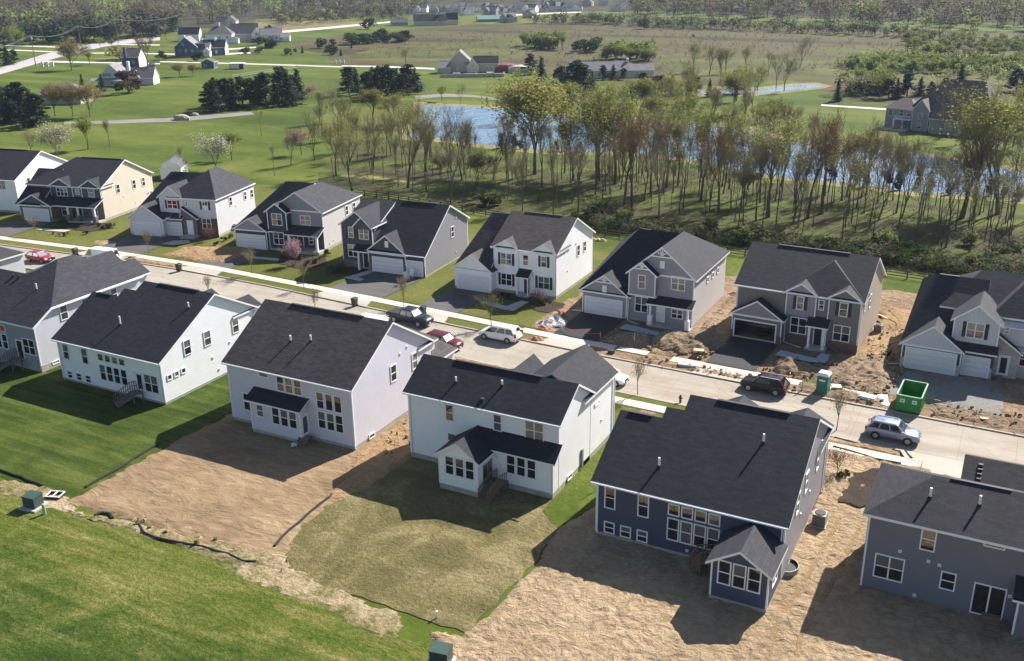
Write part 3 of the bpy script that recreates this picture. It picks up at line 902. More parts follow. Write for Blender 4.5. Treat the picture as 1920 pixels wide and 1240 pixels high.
sheet('forest_floor', [(-837, 471.5), (-502, 434.6), (-486.2, 517.4), (-522.6, 590), (-393, 696.4), (-290.3, 769.7), (-152.9, 708.5), (5.8, 689.4), (83.6, 685.6), (339.9, 3024.8), (-2108.7, 4231.1), (-38567.8, 22193.2)], 'forest_floor', .016, 3, 20)
# woods between the far row and the pond
sheet('woodland_floor', [(-125.2, 153.7), (-151.2, 197.2), (-133.4, 198.7), (-112.6, 193.2), (-97.7, 195.7), (-77.1, 200.9), (-48.8, 191.3), (-32.8, 192.3), (-9.8, 185.2), (14.3, 184.4), (15.3, 136.7), (0.3, 143.6), (-17.4, 143.2), (-35, 146.5), (-61.7, 147), (-85.5, 148), (-110.4, 152.7)], 'woods_floor', .02, .8, 3)
sheet('lawn', [(-83.9, 143.3), (-59.7, 142.4), (-35.4, 141.9), (-16.6, 138.1), (6.7, 134.7), (6.7, 130.5), (-15.9, 133.3), (-56.9, 133.6), (-80, 136.6)], 'lawn_green', .034, .3, 2)
sheet('woodland_floor', [(-186.2, 244), (-153.8, 240.5), (-126.7, 231.8), (-116.3, 212.6), (-134.3, 204.7), (-151.2, 197.2), (-172.6, 207.2)], 'lawn_olive', .026, .8, 4)
sheet('pond_bank', [(-171, 260.4), (-154.3, 262.3), (-141.5, 264.1), (-111.8, 257.4), (-83.8, 259.1), (-66.6, 256.9), (-50.9, 241.4), (-37.5, 242.5), (-23, 238), (-8.3, 229.3), (4.7, 225.6), (5, 192.9), (-8.6, 192.4), (-19.2, 190.8), (-30, 193.6), (-39, 193.6), (-50.2, 196.2), (-64.9, 203.8), (-79.3, 206.6), (-89, 202.3), (-100, 200.2), (-114.3, 201.1), (-126, 203.5), (-137.9, 203.1)], 'bank_soil', .03, .5, 3)
sheet('water', [(-165.1, 255.4), (-152, 258.4), (-139.7, 258.9), (-109.5, 252.1), (-82.8, 253.7), (-66.5, 251.4), (-51.2, 237.3), (-36.8, 238.3), (-23.6, 234.2), (-9.1, 225.9), (2.8, 221.3), (3.3, 196.5), (-8.9, 196.4), (-19.6, 194.4), (-29.6, 196.8), (-38.7, 196.9), (-51.3, 200.2), (-66.4, 208.4), (-81, 210.8), (-90.9, 206.3), (-102.3, 204.9), (-117, 205.9), (-128.3, 207.3), (-138, 208), (-151.3, 231.1)], 'pond_water', .05, .25, 3)
sheet('pond_bank', [(-108.8, 331.4), (-84.3, 335.1), (-77, 348.9), (-69.4, 355.2), (-62.4, 348.5), (-64.3, 338.7), (-71.6, 325.6), (-78.9, 314.4), (-96.3, 304.5)], 'bank_soil', .03, .4, 4)
sheet('water', [(-102.7, 318.6), (-92.8, 321.2), (-82.5, 328.3), (-75.6, 343.2), (-69, 349), (-64.1, 346.3), (-66.4, 340.8), (-72.8, 330.9), (-78.9, 321.2), (-96.7, 311.1)], 'pond_water', .05, .2, 4)
sheet('path', [(-240.1, 188.8), (-228.4, 196.9), (-216.5, 207.3), (-204.4, 224.6), (-199.6, 221), (-210, 202.8), (-223.8, 192.8), (-236.1, 185.5)], 'gravel', .035, .3, 3)
sheet('path', [(-179.1, 273), (-173.2, 281), (-163.8, 282.1), (-152.2, 278.7), (-143, 272.1), (-147.2, 272.9), (-159, 277.2), (-169.1, 274.3), (-174, 265.6)], 'gravel', .035, .3, 3)
sheet('path', [(-57.1, 303.1), (-38.3, 301.7), (-38.3, 298.4), (-56.4, 299.9)], 'far_drive', .036, .1, 5)
sheet('pond_bank', [(-125.7, 163), (-119, 164.9), (-104.9, 163), (-103.9, 161.4), (-117.2, 162.3), (-124.4, 161.3)], 'bank_soil', .03, .3, 3)
# country road and drives, upper left
sheet('road', [(-373.4, 253.5), (-390.5, 280.2), (-436.5, 343.9), (-458.8, 389.3), (-462.4, 414.6), (-456.4, 432.8), (-438.2, 415.1), (-438.5, 392.8), (-434.6, 373.4), (-407.1, 323.1), (-368, 263.6), (-350.2, 237.2)], 'far_asphalt', .05)
for pts in ([(-517.7, 361.4), (-478.6, 364.6), (-457, 365.4), (-451.3, 360.8), (-472.6, 359.9), (-511, 356.6)], [(-488.8, 340.8), (-460.8, 344.4), (-433.9, 344.9), (-428.2, 340.9), (-455.3, 340.2), (-482.8, 336.5)], [(-401.1, 309.6), (-389.4, 311.5), (-366.6, 315.1), (-340, 320.4), (-336.5, 317), (-362.8, 311.8), (-383.2, 306.4), (-394.6, 304.5)],
            [(-415.7, 345.5), (-400.2, 351.2), (-367.7, 357.2), (-363.6, 353.1), (-395.5, 347), (-410.9, 341.4)], [(-450, 388.7), (-415.9, 393.6), (-410.7, 388.6), (-444.3, 383.7)], [(-347.3, 327.4), (-314.7, 332.4), (-277.9, 337.1), (-256.8, 338.4), (-254.3, 335), (-275.1, 333.6), (-311.4, 328.9), (-343.6, 323.9)],
            [(-259.4, 341.9), (-241.3, 346.6), (-217.3, 347.1), (-214.1, 342.1), (-237.8, 341.4), (-256.8, 338.4)], [(-364, 385.6), (-356.9, 401), (-352.6, 396.1), (-357.6, 378.7)], [(-304.2, 275.3), (-293.7, 275.8), (-290.1, 271.8), (-297, 269.1)], [(-420.5, 497.8), (-416, 528.8), (-410.6, 573.8), (-405.3, 611.1), (-398.5, 600.9), (-400.8, 560), (-403.6, 512.8), (-408.4, 483.2)],
            [(-346.1, 368), (-338.8, 376.5), (-333, 370), (-340.2, 361.7)], [(-369.9, 688), (-329.1, 743.9), (-322.9, 730.1), (-360.1, 669.7)]):
    sheet('driveway', pts, 'far_drive', .045)
sheet('path', [(-292.5, 263.9), (-284.3, 260.4), (-286.5, 266.3), (-295.1, 269.8)], 'patio_stone', .04)

# ---------------------------------------------------------------- the street
FC = [(-230, 86.0), (-200, 90.3), (-175, 93.4), (-155, 95.4), (-137, 96.9), (-119, 98.4), (-105, 98.9), (-90, 98.4), (-73, 97.1), (-59, 96.2), (-47, 95.4), (-38, 95.0), (-20, 94.5), (3, 93.9), (60, 92.4), (120, 91)]
NC = [(p[0], p[1] - 7.95) for p in FC]
sheet('road', FC + NC[::-1], 'road_concrete', .04)
strip('curb', FC, 0, .22, 0, .16, 'curb_concrete')
strip('curb', NC, -.22, 0, 0, .16, 'curb_concrete')
FS = [(-230, 88.6), (-200, 92.9), (-175, 96.3), (-158, 98.2), (-143.7, 99.3), (-124, 101.0), (-103, 101.6), (-83, 100.7), (-59, 99.2), (-46.4, 98.2), (-26.6, 97.4), (-10, 96.9), (30, 96), (120, 93.5)]
NS = [(-230, 76.0), (-175, 83.2), (-137, 87.0), (-105, 89.0), (-73, 87.6), (-47, 85.6), (-33, 85.2), (-12, 84.6), (3, 84.0), (60, 82.6)]
# lots, near side
sheet('meadow', [(-260, -110), (120, -110), (120, 46.2), (-26, 46.4), (-31, 44.3), (-66.3, 46.1), (-70, 46.4), (-260, 48)], 'meadow', .012, .5, 2.5)
sheet('lawn', [(-66.4, 46.4), (-66.2, 56), (-65.9, 62), (-65.4, 84.6), (-105, 88.0), (-140, 86), (-180, 82), (-260, 70), (-260, 47), (-90, 47.2)], 'lawn_dark', .02, .12, 1.5)
sheet('lawn', [(-66.2, 85.0), (-66.0, 87.8), (-105, 90.6), (-150, 86.8), (-150, 84.6), (-105, 88.2)], 'lawn_olive', .05)
relief('soil', [(-66.6, 46.2), (-66.4, 58), (-65.6, 84.4), (-45.6, 84.2), (-45.3, 66), (-46.4, 57.4), (-46.2, 52), (-44.6, 47.3), (-52, 46.4), (-59, 46.4)], 'graded_soil', .03, .09, .35, 1.0, (.35, 1.2), -22, .7, seed=4)
relief('soil', [(-48.6, 60), (-47.8, 56), (-45.8, 57), (-45.0, 64), (-44.8, 84.6), (-50.0, 84.6), (-49.8, 70), (-49.9, 64)], 'orange_soil', .04, .16, .3, 1.3, (1, .4), 0, .6, seed=14)
relief('soil', [(-63.5, 45.6), (-58, 46.9), (-50, 46.9), (-45, 48.4), (-43.2, 46.9), (-47, 45.9), (-57, 45.5), (-64, 45.2), (-70, 45.4), (-69, 46.2)], 'straw', .05, .12, .3, 2.0, seed=41, edge=.5)
sheet('lawn', [(-46.2, 46.6), (-28.3, 46.5), (-27.9, 55.5), (-28.6, 66), (-30.3, 66.5), (-44.9, 66.5), (-46.3, 57.4), (-47.2, 50)], 'straw_lawn', .05, .18, .9)
sheet('lawn', [(-30.6, 62.6), (-28.3, 60.8), (-28.2, 72), (-28.7, 85.4), (-31.0, 85.4), (-30.8, 72)], 'lawn_green', .062, .2, .8)
sheet('lawn', [(-44.8, 79.8), (-31.0, 79.8), (-31.0, 85), (-28.6, 85), (-28.5, 76), (-26.4, 76.2), (-25.8, 84.6), (-44.8, 85.6)], 'lawn_olive', .054, .1)
sheet('soil', [(-30.4, 84.2), (-28.8, 84.3), (-28.5, 82), (-30.1, 81.6)], 'brown_soil', .07, .3, .5)
relief('straw_strip', [(-57.1, 49.1), (-53.6, 48.8), (-45.5, 47.9), (-38.7, 46.8), (-35.6, 46.3), (-33.7, 46.4), (-32.5, 45.5), (-32.2, 43.8), (-34.1, 43.5), (-38.9, 44.6), (-43.7, 44.6), (-47.9, 44.8), (-52.9, 46.1), (-56.8, 47.2)], 'straw', .02, .06, .35, 2.2, seed=21, edge=.4)
relief('soil', [(-75.3, 46.6), (-72, 47.3), (-67.2, 47.1), (-63.8, 45.9), (-65.1, 44.9), (-69.2, 45.1), (-72.8, 44.8)], 'straw', .02, .05, .4, 2.0, seed=22, edge=.6)
relief('soil', [(-28.3, 46.2), (-27.7, 55), (-28.3, 61), (-26.9, 66), (-26.6, 76), (-25.6, 84.4), (12, 83.2), (14, 40), (-22, 38), (-28, 43.6), (-31, 45.6)], 'sandy_soil', .04, .17, .2, 1.6, (1, 1), 0, .5, seed=31)
relief('soil', [(-28.7, 46.3), (-26.7, 46.9), (-22.8, 46.2), (-20.3, 44.7), (-22.1, 43.9), (-25.3, 45.8), (-27.6, 45.6)], 'brown_soil', .09, .06, .3, 1.5, seed=33, edge=.3)
sheet('mulch_bed', [(-9.4, 79.8), (-7.5, 81.6), (-5.2, 80.8), (-5.9, 78.6), (-6.0, 76.2), (-7.9, 74.2), (-9.6, 74.4)], 'mulch', .24, .25, .6)
# kerb strips on the near side
strip('lawn', [(-47, 86.75), (-38, 86.35), (-29, 86.05), (-25.6, 85.95)], -.65, .65, 0, .12, 'lawn_olive')
relief('soil', [(-56, 86.2), (-55.6, 87.9), (-43.5, 87.2), (-44.5, 85.9)], 'orange_soil', .12, .12, .3, 1.6, seed=35, edge=.3)
relief('soil', [(-25.8, 85.3), (-25.6, 86.6), (-6.6, 86.0), (-6.4, 84.8)], 'orange_soil', .12, .12, .3, 1.6, seed=36, edge=.25)
strip('sidewalk', [(-120, 87.8), (-105, 88.6), (-73, 87.2), (-57, 85.9)], -.7, .7, 0, .16, 'walk_concrete')
strip('sidewalk', [(-45, 85.0), (-34, 84.9), (-27.6, 84.75)], -.7, .7, 0, .16, 'walk_concrete')
strip('sidewalk', [(-23.0, 84.5), (-12, 84.2), (-4.2, 84.0), (3, 83.7), (30, 83.2)], -.72, .72, 0, .16, 'walk_concrete')
sheet('driveway', [(-5.9, 84.8), (-6.5, 86.2), (4, 86.1), (4, 79), (-4.8, 79.4), (-4.6, 84)], 'apron_concrete', .17)
# lots, far side
strip('tree_lawn', FC[3:11], .22, 2.3, 0, .12, 'lawn_olive')
strip('soil', FC[10:], .22, 3.2, 0, .13, 'brown_soil')
sheet('lawn', [(-240, 96), (-200, 94.4), (-175, 97.6), (-143.7, 100.6), (-124, 102.3), (-103, 102.9), (-83, 102.0), (-59, 100.5), (-50, 99.8), (-50.3, 112), (-49.5, 128), (-60, 142), (-84, 146), (-120, 150), (-160, 146), (-240, 140)], 'lawn_olive', .03, .15, 2)
relief('soil', [(-50.6, 99.8), (-46, 99.2), (-26.6, 98.4), (-10, 97.8), (40, 96.6), (40, 136), (-16, 133), (-34, 130), (-49.0, 129), (-50.5, 112)], 'brown_soil', .04, .10, .4, 1.4, seed=51, edge=.8)
relief('soil', [(-35.5, 100.2), (-31, 99.2), (-28.5, 100), (-27.3, 104), (-29.6, 107.5), (-30.6, 112), (-30.8, 124), (-32.3, 124), (-32.3, 106.5), (-36, 105)], 'clod_soil', .1, .45, .28, 1.5, seed=52, edge=1.2, mounds=[(-31.5, 102, 3.6, .4), (-34, 102.5, 2.6, .3)])
relief('soil', [(-40.8, 99.2), (-36, 99.0), (-35, 101), (-36.5, 103.5), (-40.2, 103)], 'clod_soil', .1, .3, .28, 1.6, seed=53, edge=.8, mounds=[(-38, 101.5, 2.4, .35)])
relief('soil', [(-21.5, 98.6), (-9.5, 98.0), (-8.3, 100.5), (-10, 106), (-10.5, 109), (-13.7, 106.5), (-15.5, 103.5), (-21.2, 102)], 'clod_soil', .1, .4, .28, 1.5, seed=54, edge=1.2, mounds=[(-19.8, 101, 2.6, .55), (-12, 103, 3.4, .3)])
relief('soil', [(-13.7, 108), (-10.2, 107), (-9.0, 112), (-8.6, 126), (-13.4, 126)], 'orange_soil', .08, .25, .35, .9, (1.4, .35), 8, .8, seed=55)
relief('soil', [(-35.5, 95.4), (-35.3, 96.6), (-17.5, 96.1), (-17.4, 94.9)], 'brown_soil', .1, .16, .28, 1.8, seed=56, edge=.3)
relief('soil', [(-17.8, 94.8), (-17.8, 97.6), (-9.2, 97.2), (-9.0, 94.6)], 'clod_soil', .1, .22, .28, 1.8, seed=57, edge=.4)
relief('soil', [(-4.6, 95.0), (-4.8, 98.0), (10, 97.4), (10, 94.2)], 'clod_soil', .1, .22, .28, 1.8, seed=58, edge=.4)
relief('soil', [(-114.6, 103.2), (-104.8, 103.4), (-102.6, 104.4), (-103.5, 113), (-110, 111), (-115, 108)], 'orange_soil', .06, .22, .35, 1.4, seed=59, edge=.7)
relief('soil', [(-117.6, 98.9), (-107, 99.3), (-106.5, 100.6), (-117.5, 100.4)], 'orange_soil', .12, .15, .3, 1.6, seed=60, edge=.3)
relief('soil', [(-129, 103), (-127.2, 103.2), (-127.5, 106), (-131, 105)], 'sandy_soil', .06, .15, .3, 1.6, seed=61, edge=.5)
sheet('lawn', [(-49.6, 128), (-34, 129), (-16, 131.5), (-8, 129), (40, 136), (40, 138.5), (-10, 137.2), (-49, 139.5), (-60, 141)], 'lawn_green', .05, .3, 1.5)
sheet('sidewalk', [(-50.8, 97.5), (-50.9, 99), (-51.4, 99), (-51.2, 97.4)], 'walk_concrete', .12)
strip('sidewalk', [p for p in FS if p[0] < -52] + [(-52.2, 98.65)], -.72, .72, 0, .16, 'walk_concrete')
strip('sidewalk', [(-50.8, 98.5), (-46.4, 98.2), (-38.6, 97.9)], -.72, .72, 0, .16, 'walk_concrete')
strip('sidewalk', [(-38.2, 97.9), (-34.6, 97.75)], -.6, .6, 0, .22, 'walk_concrete')
strip('sidewalk', [(-31.8, 97.6), (-26.6, 97.4), (-17.6, 97.1)], -.72, .72, 0, .16, 'walk_concrete')
strip('sidewalk', [(-13.5, 97.0), (-11.2, 96.95)], -.6, .6, 0, .2, 'walk_concrete')
# driveways and aprons of the far row: (house corner u, v, rot, left x, right x, garage y, material)
def yat(line, u):
    for a, b in zip(line, line[1:]):
        if a[0] <= u <= b[0]: return a[1] + (b[1] - a[1]) * (u - a[0]) / (b[0] - a[0])
    return line[-1][1]
for (u, v, rot, xl, xr, gyy, mt_, fl) in ((-157.9, 112, 11, -13.6, -7.6, -.1, 'asphalt_old', .5), (-139.3, 114.5, 11, -14.4, -8.5, -3.0, 'asphalt_old', .6), (-113.9, 114.9, 13, -14.8, -5.9, -1.6, 'asphalt_old', .3), (-92.9, 114.2, 9, -14.6, -8.8, -.4, 'asphalt_old', .8),
                                       (-72.3, 111, 4, -8.9, -.1, 0, 'asphalt_old', .2), (-52, 110.6, 1, -14.2, -8.6, -1.5, 'asphalt_old', .4), (-32.7, 107.2, 0, -14.2, -8.3, 0, 'asphalt_new', -.3), (-13.9, 108, -2, -13.9, -8.4, -1.4, 'asphalt_new', 0)):
    c, s = math.cos(R(rot)), math.sin(R(rot))
    A = (u + xl * c - gyy * s, v + xl * s + gyy * c); B = (u + xr * c - gyy * s, v + xr * s + gyy * c)
    ua, ub = A[0] - .3 - fl, B[0] - .3
    if rot > 5: ua, ub = A[0] + 1.2 - fl, B[0] + 1.6
    ya, yb = yat(FS, ua) + .7, yat(FS, ub) + .7
    sheet('driveway', [A, B, (ub, yb), (ua, ya)], mt_, .22 if u > -50 else .1)
    w0, w1 = (ua + .2, ub - .2) if ub - ua < 7 else (ua + .5, ub - .5)
    sheet('driveway', [(w0, yat(FS, w0) - .71), (w1, yat(FS, w1) - .71), (w1 + .8, yat(FC, w1 + .8)), (w0 - .8, yat(FC, w0 - .8))], 'apron_concrete', .18)
relief('driveway', [(-9.4, 97.9), (1.5, 97.4), (1.0, 106.4), (-9.2, 106.0)], 'gravel', .1, .05, .5, 1.2, seed=71, edge=.3)
sheet('path', [(-40.4, 103.5), (-40.2, 105.2), (-39.2, 105.2), (-34.2, 104.0), (-34.4, 105.9), (-33.4, 106), (-33.2, 103.4), (-34.2, 103.1)], 'blue_gray_step', .3)
sheet('path', [(-21.8, 103.2), (-21.6, 105.0), (-18.6, 104.4), (-17.6, 104.2), (-17.4, 106), (-16.4, 106), (-16.3, 103.3), (-18, 102.9)], 'blue_gray_step', .3)
sheet('path', [(-60.2, 104.9), (-60.0, 105.8), (-56.4, 105.3), (-55.8, 108), (-54.6, 108), (-54.8, 104.0), (-56, 103.9)], 'concrete_gray', .12)
sheet('path', [(-82.6, 106.0), (-81.4, 110.4), (-80.2, 110.3), (-80.9, 106.9), (-79.5, 106.6), (-79.6, 105.6)], 'concrete_gray', .12)
sheet('path', [(-101.9, 107.6), (-101.5, 108.7), (-97.0, 109.5), (-96.3, 108.4)], 'concrete_gray', .12)
sheet('path', [(-119.5, 107.8), (-119.0, 110.2), (-117, 111.4), (-115.6, 110.2), (-117, 108)], 'concrete_gray', .12)
sheet('path', [(-145, 105.2), (-144.6, 106.3), (-139.6, 107.6), (-139.6, 106.2)], 'concrete_gray', .12)
sheet('mulch_bed', [(-60.2, 107.9), (-57, 107.6), (-55, 107.9), (-52, 105.3), (-48.6, 105.2), (-48.2, 108.4), (-51.6, 109.6), (-60, 109.6)], 'mulch', .1, .2, .7)
sheet('mulch_bed', [(-82.4, 107.6), (-81.6, 111), (-86.6, 111.5), (-88.4, 109.2), (-86, 106.6)], 'mulch', .1, .2, .7)
sheet('mulch_bed', [(-96, 107.6), (-91, 106.8), (-88.6, 109.4), (-91, 113), (-98, 111)], 'mulch', .1, .2, .7)
sheet('mulch_bed', [(-144.5, 107), (-139.5, 108.2), (-136, 108), (-134, 111.6), (-137.6, 114), (-144, 110.5)], 'mulch', .1, .2, .7)
sheet('mulch_bed', [(-9.6, 115.4), (-7.3, 115.8), (-6.8, 113.3), (-9.2, 112.7)], 'mulch', .1)

# wheel tracks pressed into the soil
def tracks(line, z, mat='track_soil', gap=1.7, w=.32):
    for sg in (-1, 1):
        strip('tire_track', line, sg * gap / 2 - w / 2, sg * gap / 2 + w / 2, z - .2, z, mat)
tracks([(-12.2, 104), (-11.4, 110), (-11.0, 115), (-12.0, 119.5), (-15.5, 123)], .30)
tracks([(-9.6, 104), (-9.9, 112), (-10.6, 118), (-13.5, 124)], .30)
tracks([(-8.6, 48), (-9.4, 56), (-8.7, 64), (-8.2, 72)], .19)

# ---------------------------------------------------------------- the near row (seen from behind)
def rear_vents(h, pts):
    for (f, k, c, z) in pts: h.wallvent(f, k, c, z)

GN = 'houses of the near row, seen from behind'
GF = 'houses of the far row, seen from the front'

# pale grey house, leftmost roof corner
h = House('house', 'pale house at the left edge, only its dark roof corner showing by the crimson car', -117.0, 64.5, 0, 'pale_gray_siding', 'slate_shingle', group=GN)
h.hip(-14.5, 0, 0, 17.6, 5.75, (-7.2, 7), (-7.2, 11), 9.4)
h.win('x', 0, 4, 4.6); h.win('x', 0, 12, 4.6)
h.done()

# grey two-storey with hipped side
h = House('house', 'grey two-storey house with a hipped dark roof, left of the white stepped roof house', -92.0, 64.2, 0, 'pale_gray_siding', 'slate_shingle', group=GN)
h.W('slate_siding')
sr = .56
h.slab([(-15.3, -.35, 5.35), (.3, -.35, 5.35), (.3, 2.3, 6.85), (-5.0, 8.1, 10.1), (-7.0, 5.6, 8.7), (-15.3, 5.6, 8.7)])
h.slab([(.3, 2.3, 6.85), (.3, 15.2, 6.85), (-4.8, 10.2, 10.1), (-5.0, 8.1, 10.1)])
h.slab([(-15.3, 5.6, 8.7), (-6.6, 5.6, 8.7), (-6.6, 12.0, 5.4), (-15.3, 12.0, 5.4)])
h.slab([(-5.0, 8.1, 10.1), (-4.8, 10.2, 10.1), (-9.6, 14.6, 7.1), (-9.4, 5.7, 8.0)])
h.slab([(-4.8, 10.2, 10.1), (.3, 15.2, 6.85), (-9.6, 15.2, 6.85)])
h.gy(-7.4, -1.2, 9, 14.8, 6.9, 9.4, ohy=(0, .3), ends='B', z0=6, sides=False, boards=False)
h.gy(-4.4, -.1, 12.5, 16.2, 6.85, 8.3, ohy=(0, .3), ends='B', z0=.4, boards=False)
h.wallrect((-15, 0), (0, 0), .4, 5.4, 'slate_siding')
h.W().poly([(0, 0, .4), (0, 14.9, .4), (0, 14.9, 6.7), (0, 2.6, 6.7), (0, 0, 5.4)], 'pale_gray_siding')
h.wallrect((-15, 14.9), (-15, 0), .4, 6, 'slate_siding'); h.wallrect((0, 14.9), (-15, 14.9), .4, 6, 'slate_siding')
h.foot(-15, 0, 0, 14.9, .5)
h.found.box(-.01, .03, 0, 14.9, -.3, .75, 'foundation_concrete')
h.cb(0, 0, .4, 5.3); h.trim.box(.3, .38, 2.3, 15.2, 6.6, 6.75, 'white_trim')
h.trim.bar((.36, -.35, 5.25), (.36, 2.3, 6.74), .06, .2, 'white_trim')
h.win('y', 0, -1.36, 2.8, 1.95, 1.85, '2')
h.door('y', 0, -2.95, 1.25, .85, 2.0, glass=True, name='back_door')
for c in (-7.4, -6.35, -5.3): h.win('y', 0, c, 2.75, .95, 1.85)
for c in (-7.4, -6.35): h.win('y', 0, c, 4.3, .95, .85, 'fix')
o = h.win('y', 0, -5.3, 4.3, .95, .85, 'fix')
mb = MB(); mb.box(-5.66, -4.94, -.06, -.03, 3.98, 4.62, 'red_tag'); mb.build('red_sticker', o)
for c in (-13.5, -11): h.win('y', 0, c, 3.3)
h.win('x', 0, 3.95, 5.7, 1.0, 1.7); h.win('x', 0, 6.85, 5.7, .95, 1.5); h.win('x', 0, 10.9, 5.7, .95, 1.5)
h.win('x', 0, 1.85, .55, .95, .42, 'fix', name='basement_window')
h.stairs((-2.9, -.1), (-4.9, -2.2), 1.1, 'gray_wood', zt=1.25, land=1.0)
h.pipe(-3.9, 4.0, 7.75)
h.vents([(-13.9, 5.0, 8.4), (-13.1, 5.0, 8.4), (-12.3, 5, 8.4), (-8.9, 5.0, 8.4), (-7.9, 5.0, 8.4), (-5.6, 8.0, 10.1)])
h.done()

# white saltbox
h = House('house', 'white two-storey house with a stepped black roof and a shaded back lawn', -73.4, 64.0, 0, 'white_siding', 'navy_shingle', group=GN, base=.25)
s_ = (9.45 - 4.72) / 8.5
def zr_(y): return 4.72 + s_ * (y + .4)
h.slab([(-15.3, -.4, 4.72), (.3, -.4, 4.72), (.3, 8.1, 9.45), (-9.8, 8.1, 9.45), (-9.8, 6.8, zr_(6.8)), (-11.5, 6.8, zr_(6.8)), (-11.5, 5.75, zr_(5.75)), (-15.3, 5.75, zr_(5.75))])
h.trim.box(-15.2, .25, -.5, -.4, 4.56, 4.68, 'white_trim')
h.gx(-9.8, 0, 0, 14.0, 4.72, 8.1, 9.45, 6.0, oh=.4, ohx=(.0, .3), ends='RL', slope=False, boards=False)
h.gx(-11.5, -9.8, 0, 12.0, 4.72, 6.8, zr_(6.8), 5.6, oh=.4, ohx=(0, 0), ends='', boards=False, vent=False, slope=False)
h.gx(-15.0, -11.5, 0, 10.0, 4.72, 5.75, zr_(5.75), 5.2, oh=.4, ohx=(.3, 0), ends='L', slope=False, boards=False)
h.cb(0, 0, .25, 4.7); h.cb(-14.87, 0, .25, 4.7); h.cb(0, 13.9, .25, 5.9)
h.gy(-3.3, -.15, 10.5, 14.9, 6.0, 6.95, ohy=(0, .3), ends='B', z0=.4, ws=14.05)
h.gy(-8.1, -6.4, 10.5, 14.9, 6.2, 6.85, ohy=(0, .3), ends='B', z0=.4, ws=14.05)
h.hip(-15, -8.6, 12.0, 17.5, 3.1, (-12.5, 14.5), (-11, 14.5), 5.0, z0=.25, fnd=False)
h.downspout(-.2, 0, .3, 4.5); h.downspout(-14.7, 0, .3, 4.5); h.downspout(.1, 13.9, .3, 5.8)
for c in (-13.75, -10.92): h.win('y', 0, c, 3.4, .95, 1.8)
for i in range(4):
    c = -8.52 + i * 1.03
    h.win('y', 0, c, 3.72, .88, .86, 'fix'); h.win('y', 0, c, 2.02, .93, 1.84)
for c in (-13.76, -12.37, -10.98): h.win('y', 0, c, .78, .86, .9)
h.door('y', 0, -3.23, .95, .85, 1.95, 'garage_white', 'back_door', True)
h.win('y', 0, -1.62, 2.05, 1.95, 2.0, '2')
for c in (3.74, 6.6, 10.81): h.win('x', 0, c, 4.95, 1.0, 1.65)
for c in (.93, 1.88, 2.83): h.win('x', 0, c, 2.72, .62, .62, 'fix')
h.stairs((-3.2, -.1), (-4.4, -2.4), 1.1, 'gray_wood', zt=1.0, land=.9)
h.pipe(-8.05, 2.7, zr_(2.7), .95); h.pipe(-1.45, 6.0, zr_(6.0), .6)
rear_vents(h, [('y', 0, -3.95, 2.9), ('x', 0, 7.0, 2.6), ('x', 0, 9.7, 3.4), ('x', 0, 7.7, 1.0)])
h.done()

# lavender grey house with the brown roof
h = House('house', 'lavender grey two-storey house with a brown shingle roof and a bare soil back yard', -50.3, 64.4, 0, 'lavender_siding', 'brown_shingle', group=GN, base=.42)
s_ = (10.4 - 6.2) / 6.9
h.gx(-14.6, 0, 0, 13.1, 6.2, 6.55, 10.4, 6.2, oh=.35)
h.hip(-7.2, -.8, 13.15, 19.0, 3.1, (-4.0, 14.5), (-4.0, 16.0), 5.8, fnd=False)
h.hip(-4.2, -.05, 11.0, 14.0, 6.1, (-2.1, 12), (-2.1, 12.6), 7.4, z0=5, fnd=False, boards=False)
h.win('y', 0, -12.48, 2.4, .95, 1.85)
h.win('y', 0, -10.04, 5.72, 1.2, .62, 'fix')
for c in (-8.1, -7.1, -6.09): h.win('y', 0, c, 5.15, .93, 1.6)
for c in (-3.59, -2.59, -1.6):
    h.win('y', 0, c, 4.35, .9, 1.72, 'fix' if c > -3 else 'dh'); h.win('y', 0, c, 2.4, .93, 1.82)
# sun room bump
h.vid += 1; x0, x1, y0 = -11.1, -5.2, -1.15
h.wallrect((x0, y0), (x1, y0), .42, 3.45); h.wallrect((x1, y0), (x1, 0), .42, 3.45, z1b=4.0); h.wallrect((x0, 0), (x0, y0), .42, 4.0, z1b=3.45)
h.foot(x0, x1, y0, .1); h.cb(x1, y0, .42, 3.4); h.cb(x0 + .13, y0, .42, 3.4)
h.shed(x0 - .3, x1 + .35, y0 - .4, 3.5, 0.0, 4.25, 'navy_shingle', .14)
h.win('y', y0, -9.88, 2.5, .9, 1.3)
for c in (-8.02, -7.01, -6.0): h.win('y', y0, c, 2.38, .95, 1.85)
h.door('x', x1, -.52, .75, .8, 2.0, 'white_trim', 'back_door', True)
h.stairs((-5.0, -.5), (-5.0, -2.0), .9, 'wood_deck', zt=.75, land=.7, rails=False, n=4)
h.win('x', 0, 6.55, 5.2, .98, 1.7); h.win('x', 0, 10.22, 5.1, .95, 1.7)
h.win('x', 0, 2.54, .45, .9, .5, 'fix', name='basement_window')
h.pipe(-8.95, 2.9, 6.2 + s_ * 3.25, .6); h.pipe(-6.85, 3.3, 6.2 + s_ * 3.65, .6)
rear_vents(h, [('y', 0, -4.25, 2.85), ('y', y0, -10.7, .75), ('y', y0, -9.5, .8), ('x', 0, 7.8, 6.7), ('x', 0, 9.0, 7.0), ('x', 0, 12.2, 1.1)])
h.downspout(0.02, .0, .3, 5.9)
h.done()

